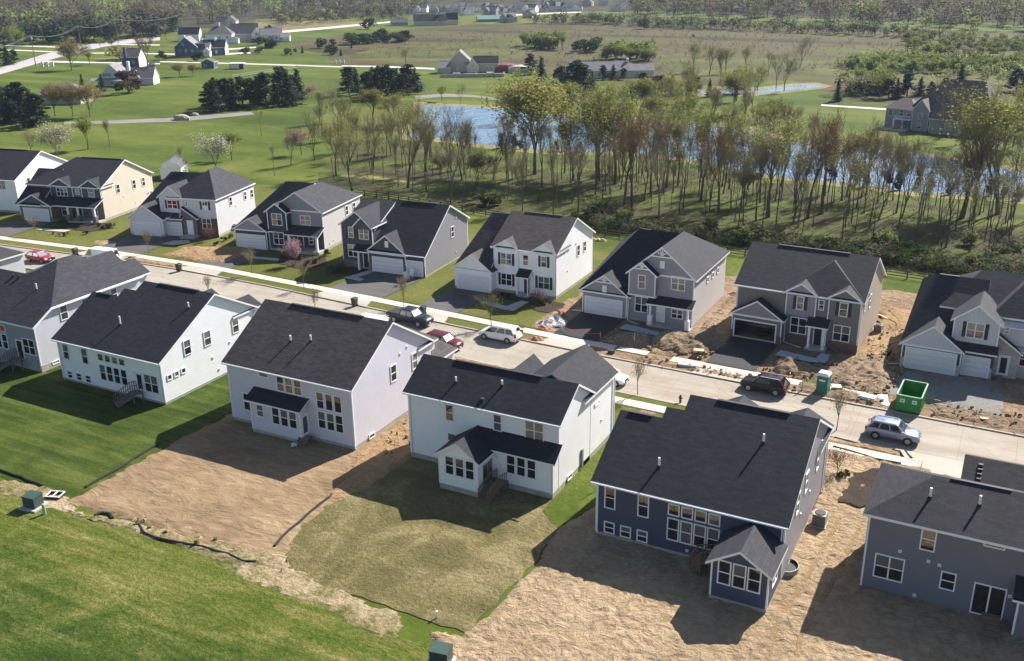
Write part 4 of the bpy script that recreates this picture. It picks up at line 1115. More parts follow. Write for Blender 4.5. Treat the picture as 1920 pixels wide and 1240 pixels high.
# white house with the gabled sun room
h = House('house', 'white two-storey house with a gabled sun room and black roof above the straw covered yard', -30.6, 65.2, 0, 'white_siding_plain', 'navy_shingle', group=GN, base=.55)
s_ = (8.75 - 6.5) / 3.65
h.gx(-14.6, 0, .5, 7.1, 6.5, 3.8, 8.75, 6.5, oh=.35)
h.gy(-6.2, 0, 5.2, 12.4, 6.43, 8.62, ohy=(0, .3), ends='B', z0=.55, boards=False, xr=-2.9, ws=7.1)
h.cb(0, 12.35, .5, 6.3)
h.gy(-10.6, -6.25, 6.5, 12.6, 4.3, 6.6, ohy=(0, .3), ends='B', z0=.55, boards=False, ws=7.15)
h.slab([(-10.3, 6.8, 4.0), (-10.3, 14.9, 4.0), (-14.6, 14.9, 3.0), (-14.6, 6.8, 3.0)])
# first floor bump
h.vid += 1
h.wallrect((-5.6, -.6), (0, -.6), .55, 3.45); h.wallrect((0, -.6), (0, .5), .55, 3.45, z1b=4.4)
h.foot(-5.6, 0, -.6, .6); h.cb(0, -.6, .55, 3.4)
h.slab([(-7.5, -.95, 3.5), (.35, -.95, 3.5), (.35, .5, 4.65), (-7.5, .5, 4.65)], th=.15)
# sun room
h.gy(-9.4, -5.6, -3.1, .48, 3.3, 4.75, ohy=(.3, 0))
for c in (-8.29, -7.32, -6.35): h.win('y', -3.1, c, 2.45, .9, 1.78)
o = MB(); o.box(-5.62, -5.54, -2.45, -.75, .6, 2.75, 'white_trim'); dd = o.build('patio_door', h.root)
o = MB(); o.box(-5.54, -5.52, -2.36, -1.64, .7, 2.65, 'window_glass'); o.box(-5.54, -5.52, -1.56, -.84, .7, 2.65, 'window_glass'); o.build('pane', dd)
for c in (-3.86, -2.9, -1.94): h.win('y', -.6, c, 2.38, .88, 1.8)
h.win('y', .5, -10.34, 5.3, .85, 1.6); h.win('y', .5, -5.66, 5.35, .85, 1.6); h.win('y', .5, -2.21, 5.35, 1.75, 1.75, '2')
h.win('y', .5, -10.2, 2.6, .9, 1.6)
h.win('x', 0, 2.68, .55, .95, .5, 'fix', name='basement_window')
h.win('x', 0, 8.4, 5.0, 1.1, .35, 'fix')
h.stairs((-4.6, -.9), (-5.0, -3.4), 1.0, 'wood_deck', zt=.8, land=1.0, n=5)
mb = MB(); mb.box(-5.5, -4.1, -1.0, -.62, .0, .8, 'gray_wood'); mb.build('step_landing', h.root)
for (x, y) in ((-10.45, 1.9), (-6.2, 2.4)): h.pipe(x, y, 6.5 + s_ * (y - .15), .5)
h.vents([(-7.3, .9, 6.95)])
rear_vents(h, [('y', -.6, -5.2, 2.8), ('x', 0, 9.5, 2.9), ('x', 0, 5.2, 1.3)])
mb = MB(); mb.box(.0, .12, 5.0, 5.35, .3, 2.0, 'gray_metal'); mb.build('meter_box', h.root)
h.downspout(-14.4, .5, .5, 6.3); h.downspout(-.15, -.6, .5, 3.3); h.downspout(.1, 12.3, .5, 6.2)
h.done()

# navy house
h = House('house', 'dark navy blue house with a gabled sun room standing on pale bare soil', -11.18, 61.3, 0, 'navy_siding', 'navy_shingle', group=GN, base=.42)
s_ = (9.65 - 4.86) / 8.15
def zr_(y): return 4.86 + s_ * (y + .35)
h.slab([(-14.55, -.35, 4.86), (.3, -.35, 4.86), (.3, 7.8, 9.65), (-9.65, 7.8, 9.65), (-9.65, 6.45, zr_(6.45)), (-11.1, 6.45, zr_(6.45)), (-11.1, 5.5, zr_(5.5)), (-14.55, 5.5, zr_(5.5))])
h.trim.box(-14.5, .25, -.45, -.35, 4.7, 4.82, 'white_trim')
h.gx(-9.65, 0, 0, 14.2, 4.86, 7.8, 9.65, 6.0, oh=.35, ohx=(.0, .3), rmat='mid_gray_siding', slope=False, boards=False)  # lighter gray side wall: grazing sun's sheen on navy siding, put into the colour
h.gx(-11.1, -9.65, 0, 12.5, 4.86, 6.45, zr_(6.45), 5.4, ohx=(0, 0), ends='', boards=False, vent=False, slope=False)
h.gx(-14.25, -11.1, 0, 11, 4.86, 5.5, zr_(5.5), 5.0, ohx=(.3, 0), ends='L', slope=False, boards=False)
h.cb(0, 0, .42, 4.8); h.cb(-14.12, 0, .42, 4.8); h.cb(0, 14.1, .42, 5.9)
h.gy(-9.2, -5.3, 10, 14.8, 5.9, 7.1, ohy=(0, .3), ends='B', z0=3, fnd=False, boards=False, ws=14.25)
h.gy(-3.8, 0, 10, 14.8, 5.9, 7.05, ohy=(0, .3), ends='B', z0=.42, boards=False, ws=14.2, mat='mid_gray_siding')  # continues the side wall with the sun sheen in its colour
h.gy(-4.0, 0, -4.0, 0, 3.2, 4.65, ohy=(.35, 0), roofm='slate_shingle')
for c in (-13.07, -10.41): h.win('y', 0, c, 3.6, .9, 1.9)
for c in (-13.07, -11.74, -10.41): h.win('y', 0, c, 1.0, .88, 1.0)
for i in range(4):
    c = -8.05 + i * 1.01
    h.win('y', 0, c, 3.9, .9, .98, 'fix'); h.win('y', 0, c, 2.25, .93, 1.9)
for c in (-3.03, -2.0, -.98): h.win('y', -4.0, c, 2.5, .93, 1.9)
h.win('x', 0, -2.3, 2.3, 1.5, 1.6, '2')
for c, z in ((10.5, 4.9), (6.4, 5.0), (3.7, 4.6)): h.win('x', 0, c, z, 1.0, 1.7)
h.stairs((-4.6, -.5), (-6.2, -1.3), 1.0, 'wood_deck', zt=.95, land=1.2, n=4)
h.pipe(-9.95, 1.8, zr_(1.8), .75); h.pipe(-3.15, 5.2, zr_(5.2), .7)
rear_vents(h, [('y', 0, -6.9, .75), ('x', 0, 8.3, 3.2), ('x', 0, 11.6, 6.0), ('x', 0, 5.2, 2.9), ('x', 0, -.9, 2.2)])
h.downspout(-14.05, 0, .3, 4.6); h.downspout(-.2, 0.0, 3.2, 4.6); h.downspout(.1, 14.1, .3, 5.8)
h.done()

# grey house at the right edge
h = House('house', 'plain grey two-storey house cut by the right edge, with a sliding back door', -6.14, 63.5, 0, 'gray_siding', 'charcoal_shingle', group=GN, base=.1)
s_ = .47
h.hip(0, 15.5, 0, 7.4, 6.05, (3.6, 3.7), (12, 3.7), 7.95, oh=.35)
h.roof.box(4.6, 8.4, 3.6, 3.8, 7.9, 8.0, 'dark_vent')
h.gx(5.4, 13, 10.6, 16, 4.5, 12.6, 5.7, 4.0, fnd=False, vent=False)
h.vid += 1; h.wallrect((2, 7.4), (2, 16.5), .1, 2.8)
h.vents([(6.3, 11.6, 5.1), (6.3, 12.0, 5.3), (6.3, 11.2, 4.9), (6.3, 10.8, 4.7)])
h.win('y', 0, 3.93, 5.0, .98, 1.75); h.win('y', 0, 7.87, 5.68, 1.3, .4, 'fix'); h.win('y', 0, 1.74, 2.1, 1.95, 1.9, '2')
h.win('y', 0, 5.51, 2.2, .98, 1.4)
h.win('y', 0, 8.1, 1.45, 2.0, 2.4, 'slider', name='patio_door')
h.stairs((8.4, -.1), (8.6, -3.2), 1.0, 'wood_deck', zt=.6, land=.5, n=5, rails=False)
h.vid += 1; h.wallrect((9.7, -1.2), (14, -1.2), .1, 3.0); h.wallrect((9.7, 0), (9.7, -1.2), .1, 3.0, z1b=3.0); h.cb(9.83, -1.2, .1, 2.9)
h.shed(9.4, 14.3, -1.6, 3.0, 0, 3.9, 'navy_shingle')
for (x, y) in ((3.55, 1.9), (6.6, 2.1)): h.pipe(x, y, 6.05 + s_ * (y + .35), .75)
rear_vents(h, [('y', 0, 2.3, 3.6), ('y', 0, 4.15, 3.35), ('y', 0, 4.85, 3.25), ('y', 0, 3.6, .45), ('y', 0, 9.3, 2.2)])
h.done()

# ---------------------------------------------------------------- the far row (seen from the front)
def catslide(h, xl, xr, yf, zf, yr, zr, xrl, yb, zb=5.8, mat=None, xe=None):
    if xe is not None:
        sl = (zr - zf) / (yr - yf); ym = yf + (6.0 - zf) / sl
        h.slab([(xr, ym, 6.0), (xe, ym, 6.0), (xe, yr, zr), (xr, yr, zr)])
        h.slab([(xr, yr, zr), (xe, yr, zr), (xe, yb, zb), (xr, yb, zb)])
    h.slab([(xl, yf, zf), (xr, yf, zf), (xr, yr, zr), (xrl, yr, zr)])
    h.slab([(xrl, yr, zr), (xr, yr, zr), (xr, yb, zb), (xl, yb, zb)])
    h.slab([(xl, yf, zf), (xrl, yr, zr), (xl, yb, zb)])
    m = mat or h.wm
    h.box(m, xl + .3, xr, yf + .6, yb - .3, h.base, zf - .1)
    h.W(m).poly([(xl + .3, yf + .6, zf - .1), (xl + .3, yb - .3, zf - .1), (xl + .3, yb - .3, zb - .1)], m)
    h.W(m).poly([(xr, yb - .35, zf - .1), (xl + .3, yb - .35, zf - .1), (xl + .3, yb - .35, zb - .2), (xr, yb - .35, zb - .2)], m)
    h.roof.box(xrl + .5, xr - .5, yr - .14, yr + .14, zr - .06, zr + .04, 'dark_vent')
def skirt(h, x0, x1, y, z1, mat='dark_stone', d=.06, side=0):
    h.vid += 1; mb = h.W(mat); mb.box(x0, x1, y - d, y + .02, 0, z1, mat, skip='b')
    if side: mb.box(x1 - .02, x1 + d, y - d, y + side, 0, z1, mat, skip='b')

# white house cut by the left edge
h = House('house', 'white two-storey house cut by the left edge in the far row', -157.9, 112.0, 11, 'white_siding_plain', 'navy_shingle', group=GF)
h.gx(-14, 0, 0, 15, 6.0, 7.2, 9.9, 6.0, ohx=(.3, .3))
for c in (3.2, 7.0): h.win('x', 0, c, 5.0, .85, 1.6)
h.win('x', 0, 10.0, 2.2, .5, .5, 'fix')
h.garage(-.05, -10.5); h.win('y', 0, -3, 5, 1.8, 1.7, '2')
rear_vents(h, [('x', 0, 5.0, 3.7)])
h.done()

# cream house with navy dormers
h = House('house', 'cream sided house with two dark navy dormers and a covered front porch', -139.3, 114.5, 11, 'cream_siding', 'navy_shingle', group=GF)
h.slab([(-15.3, -.35, 5.85), (.3, -.35, 5.85), (.3, 6.9, 9.4), (-9.8, 6.9, 9.4)])
h.slab([(-9.8, 6.9, 9.4), (.3, 6.9, 9.4), (.3, 14.3, 5.6), (-15.3, 14.3, 5.6)])
h.slab([(-15.3, -.35, 5.85), (-9.8, 6.9, 9.4), (-15.3, 14.3, 5.6)])
h.roof.box(-8.5, -.5, 6.8, 7.0, 9.36, 9.46, 'dark_vent')
h.W().poly([(0, 0, .4), (0, 14, .4), (0, 14, 5.6), (0, 6.9, 9.25), (0, 0, 5.9)], 'cream_siding')
h.wallrect((0, 14), (-15, 14), .4, 5.6); h.wallrect((-15, 14), (-15, 0), .4, 5.6)
h.wallrect((-15, 0), (0, 0), .4, 5.85, 'taupe_siding'); h.foot(-15, 0, 0, 14)
h.slab([(-15.35, -3.4, 2.95), (-10.1, -3.4, 2.95), (-10.1, 3.6, 7.85), (-15.35, 3.6, 7.85)])
h.gy(-10.3, -5.75, -.15, 3.2, 5.75, 7.15, z0=3.6, mat='navy_siding')
h.gy(-3.95, -.05, -.15, 3.2, 5.85, 7.2, z0=3.6, mat='navy_siding')
h.gy(-14.9, -8.4, -3.0, 1.0, 2.95, 4.8, mat='taupe_siding', gmat='navy_siding', gz=2.85)
h.shed(-8.9, .3, -2.6, 2.95, 0, 4.05)
h.wallrect((-8.4, -.7), (-5.9, -.7), .4, 3.0, 'taupe_siding'); skirt(h, -8.4, -5.9, -.7, 1.0)
h.win('y', -.15, -7.9, 4.75, 2.3, 1.5, '3'); h.win('y', 0, -4.84, 4.9, .85, 1.0); h.win('y', -.15, -1.9, 4.95, 1.3, 1.6)
h.win('y', -.7, -7.6, 1.7, 1.1, 1.9); h.door('y', 0, -5.0, .4, .9, 2.0); h.win('y', 0, -1.9, 1.5, 1.1, 1.5)
h.garage(-3.0, -11.5, 5.0)
skirt(h, -14.9, -14.1, -3.0, 1.0); skirt(h, -8.9, -8.4, -3.0, 1.0)
h.porch(-5.8, .2, -2.3, 0, .4)
for x in (-5.6, -3.6, -.25): h.column(x, -2.15, .4, 2.85, .26, 1.0, 'dark_stone')
for c, z in ((4.33, 4.75), (8.76, 4.6), (11.4, 4.5)): h.win('x', 0, c, z, .95, 1.6)
for c in (12.3, 13.2): h.win('x', 0, c, 2.2, .5, .5, 'fix')
rear_vents(h, [('x', 0, 5.6, 3.2), ('x', 0, 8.5, 1.4)])
h.done()

# pale house with hipped roof and dark brick
h = House('house', 'pale two-storey house with a hipped black roof, black shutters and dark brick entry', -113.9, 114.9, 13, 'pale_gray_siding', 'slate_shingle', group=GF)
h.hip(-8.5, 0, 0, 12.4, 6.25, (-3.5, 5.0), (-3.7, 7.6), 9.9)
catslide(h, -15.1, -8.0, -1.0, 3.1, 6.2, 9.0, -11.4, 12.6, xe=-3.6)
h.gy(-10.0, -5.9, -.15, 5, 6.2, 8.15, z0=3.2)
h.gy(-15.0, -8.9, -1.7, 3.0, 2.95, 5.25)
h.shed(-9.0, -5.7, -1.0, 2.95, 0, 3.9)
h.wallrect((-9, -.6), (-6.1, -.6), .0, 2.9, 'dark_stone'); h.wallrect((-6.1, -.6), (-6.1, 0), 0, 2.9, 'dark_stone')
h.gy(-6.0, -3.5, -.5, .2, 3.1, 4.9, mat='dark_stone', xr=-5.9, boards=False)
skirt(h, -3.5, 0, 0, 3.1, 'red_brick', side=0)
h.win('y', -.15, -7.7, 5.1, 1.85, 1.45, '2', shut=1); h.win('y', 0, -5.2, 5.25, .5, .8); h.win('y', 0, -1.9, 5.15, 1.1, 1.4, '2', shut=1)
h.win('y', -.06, -1.93, 2.2, 1.65, 1.8, '2'); h.door('y', -.5, -4.7, .4, .85, 2.2, 'white_trim')
h.garage(-1.7, -11.9, 4.8); h.garage(-.6, -7.55, 2.5)
for c, z in ((4.58, 4.9), (9.3, 4.75), (12.0, 4.6)): h.win('x', 0, min(c, 11.6), z, .9, 1.45)
h.porch(-6.0, -3.2, -2.0, 0, .3)
rear_vents(h, [('x', 0, 6.0, 3.8), ('x', 0, 5.0, .9)])
h.done()

# navy craftsman with pink tree
h = House('house', 'navy fronted house with white side wall and a shaded porch behind the pink blossom tree', -92.9, 114.2, 9, 'deep_navy_siding', 'slate_shingle', group=GF)
def hipback_gable(h, x0, x1, y0, y1, ze, zr, hb, mat, gmat=None, rmat=None, xr=None, oh=.3, z0=None):
    xr = (x0 + x1) / 2 if xr is None else xr
    z0 = h.base if z0 is None else z0
    xa, xb, ya, yb = x0 - oh, x1 + oh, y0 - oh, y1 + oh
    h.slab([(xr, ya, zr), (xb, ya, ze), (xb, yb, ze), (xr, yb - hb, zr)])
    h.slab([(xa, ya, ze), (xr, ya, zr), (xr, yb - hb, zr), (xa, yb, ze)])
    h.slab([(xa, yb, ze), (xb, yb, ze), (xr, yb - hb, zr)])
    t = .12; zl = ze + .25 * 1 - t
    h.W(mat).poly([(x0, y0, z0), (x1, y0, z0), (x1, y0, zl), (x0, y0, zl)], mat)
    h.W(gmat or mat).poly([(x0, y0, zl), (x1, y0, zl), (xr, y0, zr - t)], gmat or mat)
    h.trim.box(x0, x1, y0 - .04, y0 - .003, zl - .22, zl - .02, h.tm)
    h.wallrect((x1, y0), (x1, y1), z0, ze, rmat or mat); h.wallrect((x1, y1), (x0, y1), z0, ze, rmat or mat); h.wallrect((x0, y1), (x0, y0), z0, ze, rmat or mat)
    h.foot(x0, x1, y0, y1); h.cb(x1, y0, z0, ze - .1)
catslide(h, -14.9, -7.6, -.3, 3.1, 7.0, 9.2, -9.3, 14, xe=-4.2)
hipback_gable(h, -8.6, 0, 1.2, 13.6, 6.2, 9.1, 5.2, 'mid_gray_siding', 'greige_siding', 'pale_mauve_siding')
h.gy(-8.8, -5.45, -.05, 5, 6.1, 7.5, mat='deep_navy_siding', z0=.4)
h.gy(-14.6, -9.0, -.35, 3.0, 3.05, 4.95, mat='deep_navy_siding', gmat='slate_siding', gz=2.95)
h.wallrect((-5.5, 1.14), (0, 1.14), .4, 3.4, 'deep_navy_siding')
h.shed(-5.6, .3, -.95, 3.0, 1.2, 3.95)
h.porch(-5.4, .1, -.75, 1.2, .5)
for x in (-5.0, -.35): h.column(x, -.45, .5, 2.9, .34)
h.win('y', -.05, -7.07, 4.95, 1.8, 1.85, '2'); h.win('y', 1.2, -2.93, 4.8, 1.8, 1.55, '2'); h.win('y', -.05, -7.08, 2.0, 1.85, 2.0, '2')
h.garage(-.35, -11.8, 4.8)
h.door('y', 1.14, -4.0, .5, .85, 2.0); h.win('y', 1.14, -2.2, 1.7, .8, 1.3)
h.win('x', 0, 8.9, 4.7, .95, 1.55); h.win('x', 0, 11.4, 4.7, .95, 1.4)
rear_vents(h, [('x', 0, 4.0, 1.2), ('x', 0, 2.8, 1.0)])
h.done()

# grey navy house with three garage bays
h = House('house', 'dark blue grey house with a three bay white garage and a long low side gable', -72.3, 111.0, 4, 'deep_navy_siding', 'navy_shingle', group=GF)
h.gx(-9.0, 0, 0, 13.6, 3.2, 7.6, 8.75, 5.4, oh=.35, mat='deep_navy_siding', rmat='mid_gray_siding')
h.gy(-13.7, -8.5, .5, 7.4, 6.4, 8.5, mat='charcoal_siding')
h.gy(-11.2, -8.6, .2, 2.0, 6.35, 7.9, mat='charcoal_siding', z0=6.0, boards=False, fnd=False, sides=False)
h.gx(-13.7, -8.7, 1.5, 13.2, 5.9, 7.4, 8.6, 5.6, fnd=True, boards=False, vent=False)
h.gy(-9.1, -3.0, -.05, 5.0, 3.05, 5.65, mat='charcoal_siding')
h.trim.box(-9.1, -3.0, -.12, -.05, 2.75, 2.95, 'white_trim')
h.shed(-11.3, -8.9, -.7, 3.0, .5, 3.7)
h.column(-10.4, -.5, .2, 2.9, .22)
skirt(h, -13.7, -10.6, .5, 1.2); skirt(h, -9.1, -8.45, -.05, 1.4); skirt(h, -3.4, -3.0, -.05, 1.6); skirt(h, -.35, 0, 0, 1.6)
h.win('y', .5, -12.04, 5.3, .9, 1.6, shut=1); h.win('y', .5, -9.9, 5.3, 1.65, 1.7, '2', shut=1); h.win('y', .5, -11.9, 2.6, 1.7, 1.85, '2', shut=1)
h.door('y', .45, -9.75, .4, .8, 2.1)
h.garage(-.05, -5.95, 4.75); h.garage(0, -1.6, 2.4)
h.louver(-.05, -5.95, 4.3, .55, .9)
h.win('x', 0, 8.6, 4.5, .95, 1.65)
rear_vents(h, [('x', 0, 9.9, 6.3), ('x', 0, 9.6, 1.2)])
h.done()

# white house with brown roof
h = House('house', 'white two-storey house with black shutters, three front gables and a brown roof', -52.0, 110.6, 1, 'white_siding_plain', 'brown_shingle', group=GF)
h.gx(-9.1, 0, 0, 12.3, 6.2, 6.1, 9.55, 6.0, oh=.35)
catslide(h, -14.5, -9.0, -1.5, 3.0, 6.1, 9.0, -12.4, 12.6, mat='white_siding_plain')
h.gy(-8.9, -5.4, -.12, 4.5, 6.1, 7.35, z0=.4)
h.gy(-3.3, -.1, -.12, 4.5, 6.15, 7.4, z0=.4)
h.gy(-14.3, -8.7, -1.45, 3.2, 3.0, 5.25)
h.shed(-5.3, -3.4, -1.3, 2.8, .0, 3.6, 'navy_shingle')
for x in (-5.15, -3.6): h.column(x, -1.05, .3, 2.75, .14)
h.porch(-5.3, -3.4, -1.3, 0, .3)
h.win('y', -.12, -7.15, 4.65, 1.65, 1.65, '2', shut=1); h.win('y', 0, -4.35, 4.8, .85, 1.5); h.win('y', -.12, -1.7, 4.95, .85, 1.5, shut=1)
h.win('y', -.12, -7.15, 1.85, 1.65, 1.7, '2', shut=1); h.win('y', -.12, -1.7, 2.1, 1.7, 1.75, '2', shut=1)
h.door('y', -.02, -4.2, .3, .8, 2.1); h.garage(-1.45, -11.4, 4.8)
h.louver(-1.45, -11.4, 4.1, .4, .7)
h.win('x', 0, 7.2, 4.75, .9, 1.6); h.win('x', 0, 9.4, 4.75, .9, 1.5)
rear_vents(h, [('x', 0, 6.4, 5.9), ('x', 0, 3.6, 2.9), ('x', 0, 2.6, 5.6)])
h.done()

# grey craftsman with trusses
h = House('house', 'mid grey house with three white trussed gables on the front, behind the fresh black driveway', -32.7, 107.2, 0, 'mid_gray_siding', 'navy_shingle', group=GF)
catslide(h, -14.6, -7.6, -.2, 3.15, 7.2, 9.7, -9.6, 13.9, xe=-3.9)
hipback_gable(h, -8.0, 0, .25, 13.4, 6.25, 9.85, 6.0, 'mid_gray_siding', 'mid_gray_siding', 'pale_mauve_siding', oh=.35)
h.gy(-7.9, -4.5, -.5, 3.5, 6.35, 7.95, z0=3.6)
h.wallrect((-8.0, 0.18), (-4.5, .18), .4, 3.7); h.trim.box(-8.0, -4.4, -.52, .2, 3.55, 3.72, 'white_trim')
h.gy(-14.1, -8.2, -.05, 3.6, 3.2, 5.5)
h.shed(-5.4, .35, -1.1, 3.0, .3, 3.75)
h.porch(-5.3, .1, -1.0, .3, .35)
def truss(h, xa, xb, xm, y, ze, zr, depth=.95):
    mb = MB(); yy = y - .22
    t = (zr - ze) / (xm - xa)
    zt = zr - .18
    zb = zr - depth
    w = (zr - zb) / t
    mb.bar((xm - w, yy, zb - .1), (xm + w, yy, zb - .1), .08, .14, 'white_trim')
    mb.bar((xm, yy, zb - .1), (xm, yy, zt), .08, .12, 'white_trim')
    for sg in (-1, 1):
        mb.bar((xm, yy, zb), (xm + sg * w * .45, yy, zr - (w * .45) * t - .1), .07, .1, 'white_trim')
        mb.bar((xm, yy, zb), (xm + sg * w * .2, yy, zr - (w * .2) * t - .1), .07, .1, 'white_trim')
    mb.build('gable_truss', h.root)
truss(h, -8.35, .35, -4.0, .25, 6.25, 9.85, 1.15)
truss(h, -8.2, -4.2, -6.2, -.5, 6.35, 7.95, .8)
truss(h, -14.4, -7.9, -11.15, -.05, 3.2, 5.5, .85)
h.louver(.25, -4.0, 7.6, .55, .9); h.louver(-.05, -11.15, 3.65, .55, .9)
h.win('y', -.5, -6.2, 5.4, .95, 1.75); h.win('y', .25, -1.95, 5.55, 1.75, 1.75, '2'); h.win('y', .18, -6.4, 2.3, 1.7, 2.0, '2')
h.door('y', .25, -4.0, .4, .95, 2.05, 'garage_white'); h.win('y', .25, -1.9, 1.75, 1.45, 1.2, '2')
h.garage(-.05, -11.25, 4.75, 2.3)
h.column(-4.9, -.85, .35, 2.9, .2, 1.2); h.column(-.25, -.85, .35, 2.9, .2, 1.2)
for c in (5.6, 7.7, 9.8): h.win('x', 0, c, 4.75, .7, .75, 'fix')
h.downspout(-8.0, -.05, .05, 2.8, 2.0)
h.done()

# taupe house with the open garage
h = House('house', 'taupe house with its garage door open and a dark brick base, behind the portable toilet', -13.9, 108.0, -2, 'taupe_siding', 'charcoal_shingle', group=GF)
h.gx(-14.0, 0, 0, 11.8, 6.2, 5.9, 9.75, 6.0, oh=.35, rmat='tan_siding', front=False)
h.wallrect((-8.2, 0), (0, 0), .4, 6.2); h.wallrect((-14, 0), (-8.2, 0), 2.7, 6.2); h.found.box(-8.15, -.05, .03, .1, -.3, .4, 'foundation_concrete')
h.slab([(-8.7, -.36, 6.22), (.32, -.36, 6.22), (-4.3, 4.2, 9.15)]); h.slab([(.32, -.36, 6.22), (.32, .6, 6.2), (-4.3, 7, 9.1), (-4.3, 4.2, 9.15)]); h.slab([(-8.7, -.36, 6.22), (-4.3, 4.2, 9.15), (-4.3, 7, 9.1), (-8.7, .6, 6.2)])
h.gy(-8.3, -4.9, -.15, 3.2, 6.15, 7.45, mat='mid_gray_siding', z0=3.5)
h.gy(-3.6, -.05, -.15, 3.2, 6.15, 7.45, mat='taupe_siding', z0=.4)
# garage shell with an open door
ga, gb, gf, gd = -14.0, -8.2, -1.35, 4.6
h.gy(ga, gb, gf, 3.4, 3.05, 5.05, mat='taupe_siding', gmat='greige_siding', gz=2.95, ends='')
h.vid += 1; m_ = h.W('taupe_siding')
for (a, b_, z0, z1) in ((ga, -13.6, 0, 2.95), (-8.85, gb, 0, 2.95), (-13.6, -8.85, 2.35, 2.95)):
    m_.poly([(a, gf, z0), (b_, gf, z0), (b_, gf, z1), (a, gf, z1)], 'taupe_siding')
h.W('greige_siding').poly([(ga, gf, 2.95), (gb, gf, 2.95), (gb, gf, 3.13), ((ga + gb) / 2, gf, 4.93), (ga, gf, 3.13)], 'greige_siding')
h.trim.box(ga, gb, gf - .06, gf, 2.88, 3.08, 'white_trim')
inn = MB()
inn.poly([(-13.6, gf, .03), (-8.85, gf, .03), (-8.85, gd, .03), (-13.6, gd, .03)], 'garage_floor')
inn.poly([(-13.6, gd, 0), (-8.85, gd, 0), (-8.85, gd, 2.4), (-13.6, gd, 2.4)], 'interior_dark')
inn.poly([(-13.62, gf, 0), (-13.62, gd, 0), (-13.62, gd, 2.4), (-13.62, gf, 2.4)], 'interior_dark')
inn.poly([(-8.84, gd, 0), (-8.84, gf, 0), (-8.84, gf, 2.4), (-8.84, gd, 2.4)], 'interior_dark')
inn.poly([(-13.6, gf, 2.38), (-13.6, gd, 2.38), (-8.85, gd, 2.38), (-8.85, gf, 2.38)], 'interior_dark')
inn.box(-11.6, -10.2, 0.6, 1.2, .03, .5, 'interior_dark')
inn.build('garage_interior', h.root)
fr = MB()
fr.box(-13.72, -13.58, gf - .07, gf, 0, 2.5, 'white_trim'); fr.box(-8.87, -8.73, gf - .07, gf, 0, 2.5, 'white_trim'); fr.box(-13.58, -8.87, gf - .07, gf, 2.35, 2.5, 'white_trim')
fr.build('garage_opening_frame', h.root)
# the front wall behind the garage stays clear of the opening
skirt(h, -8.15, -5.2, 0, 1.15, 'red_brick'); skirt(h, -3.3, 0, -.15, 1.15, 'red_brick', side=0); skirt(h, ga, -13.75, gf, 1.1, 'red_brick'); skirt(h, -8.7, gb, gf, 1.1, 'red_brick')
h.shed(-5.6, -3.1, -1.35, 2.95, 0, 3.75)
for x in (-5.15, -3.55): h.column(x, -1.1, .35, 2.85, .24)
h.porch(-5.5, -3.2, -1.35, 0, .35)
h.win('y', -.15, -6.65, 5.05, .85, 1.6, shut=1); h.win('y', 0, -4.35, 5.15, .65, 1.2); h.win('y', -.15, -1.9, 5.05, .95, 1.65, shut=1)
h.win('y', 0, -6.65, 2.3, 1.85, 1.95, '2'); h.win('y', -.15, -1.85, 2.25, 1.85, 1.9, '2'); h.door('y', -.02, -4.4, .35, .8, 2.1)
h.win('x', 0, 4.5, 4.9, .95, 1.6); h.win('x', 0, 1.6, 5.0, .7, .8)
h.downspout(-8.1, -.1, .05, 2.8, 2.2)
h.done()

# white and stone house at the right
h = House('house', 'white board house with pale stone entry and two garage doors behind the green dumpster', 0.0, 107.0, -1, 'pale_board_siding', 'slate_shingle', group=GF)
catslide(h, -9.45, -4.6, -.6, 2.9, 6.6, 8.7, -7.6, 13.8, xe=-2)
h.hip(-6.1, 9, 3.5, 14, 6.2, (-3, 8.0), (4, 8.0), 9.4, z0=.4)
h.hip(-1.0, 9, 2.0, 14, 6.4, (2.0, 6.5), (5, 6.5), 9.9, z0=.4, mat='pale_board_siding')
h.gy(-4.6, -.2, 0, 5.0, 6.0, 7.95, z0=3.6)
h.gy(-9.2, -3.3, -.95, 3.6, 2.85, 5.35, mat='charcoal_siding', gmat='pale_board_siding', gz=2.75)
skirt(h, -9.2, -8.7, -.95, 1.3, 'pale_stone'); skirt(h, -3.75, -3.3, -.95, 1.3, 'pale_stone')
h.wallrect((-3.3, -.2), (-.3, -.2), 0, 3.0, 'charcoal_siding'); h.wallrect((-.3, -.2), (-.3, 2), 0, 3.0, 'charcoal_siding'); skirt(h, -.65, -.3, -.2, 1.3, 'pale_stone')
h.shed(-4.4, 0, -.7, 2.95, .0, 3.7, 'navy_shingle')
h.gy(-1.2, 2.0, .9, 3, 3.0, 4.9, mat='pale_stone', xr=-.4, z0=0, boards=False)
h.wallrect((1.9, 1.4), (7, 1.4), 0, 3.4, 'pale_stone')
h.shed(1.5, 7, .9, 3.2, 2, 3.8, 'galvanized')
h.shed(-.3, 6, 1.0, 5.6, 2.4, 6.5, 'galvanized', th=.08)
h.wallrect((-.2, 1.5), (7, 1.5), 3.6, 5.8)
h.win('y', 0, -2.45, 5.1, 1.75, 1.75, '2', shut=1); h.win('y', 1.5, .45, 5.1, .5, .75)
h.win('y', 1.4, 2.8, 2.3, 1.6, 1.7, '2'); h.win('y', 1.5, 2.9, 4.9, 1.2, 1.4)
h.door('y', .9, .65, .35, .85, 2.1, 'garage_white', glass=True)
h.garage(-.95, -6.25, 4.85, 2.4); h.garage(-.2, -1.9, 2.45, 2.2)
h.done()

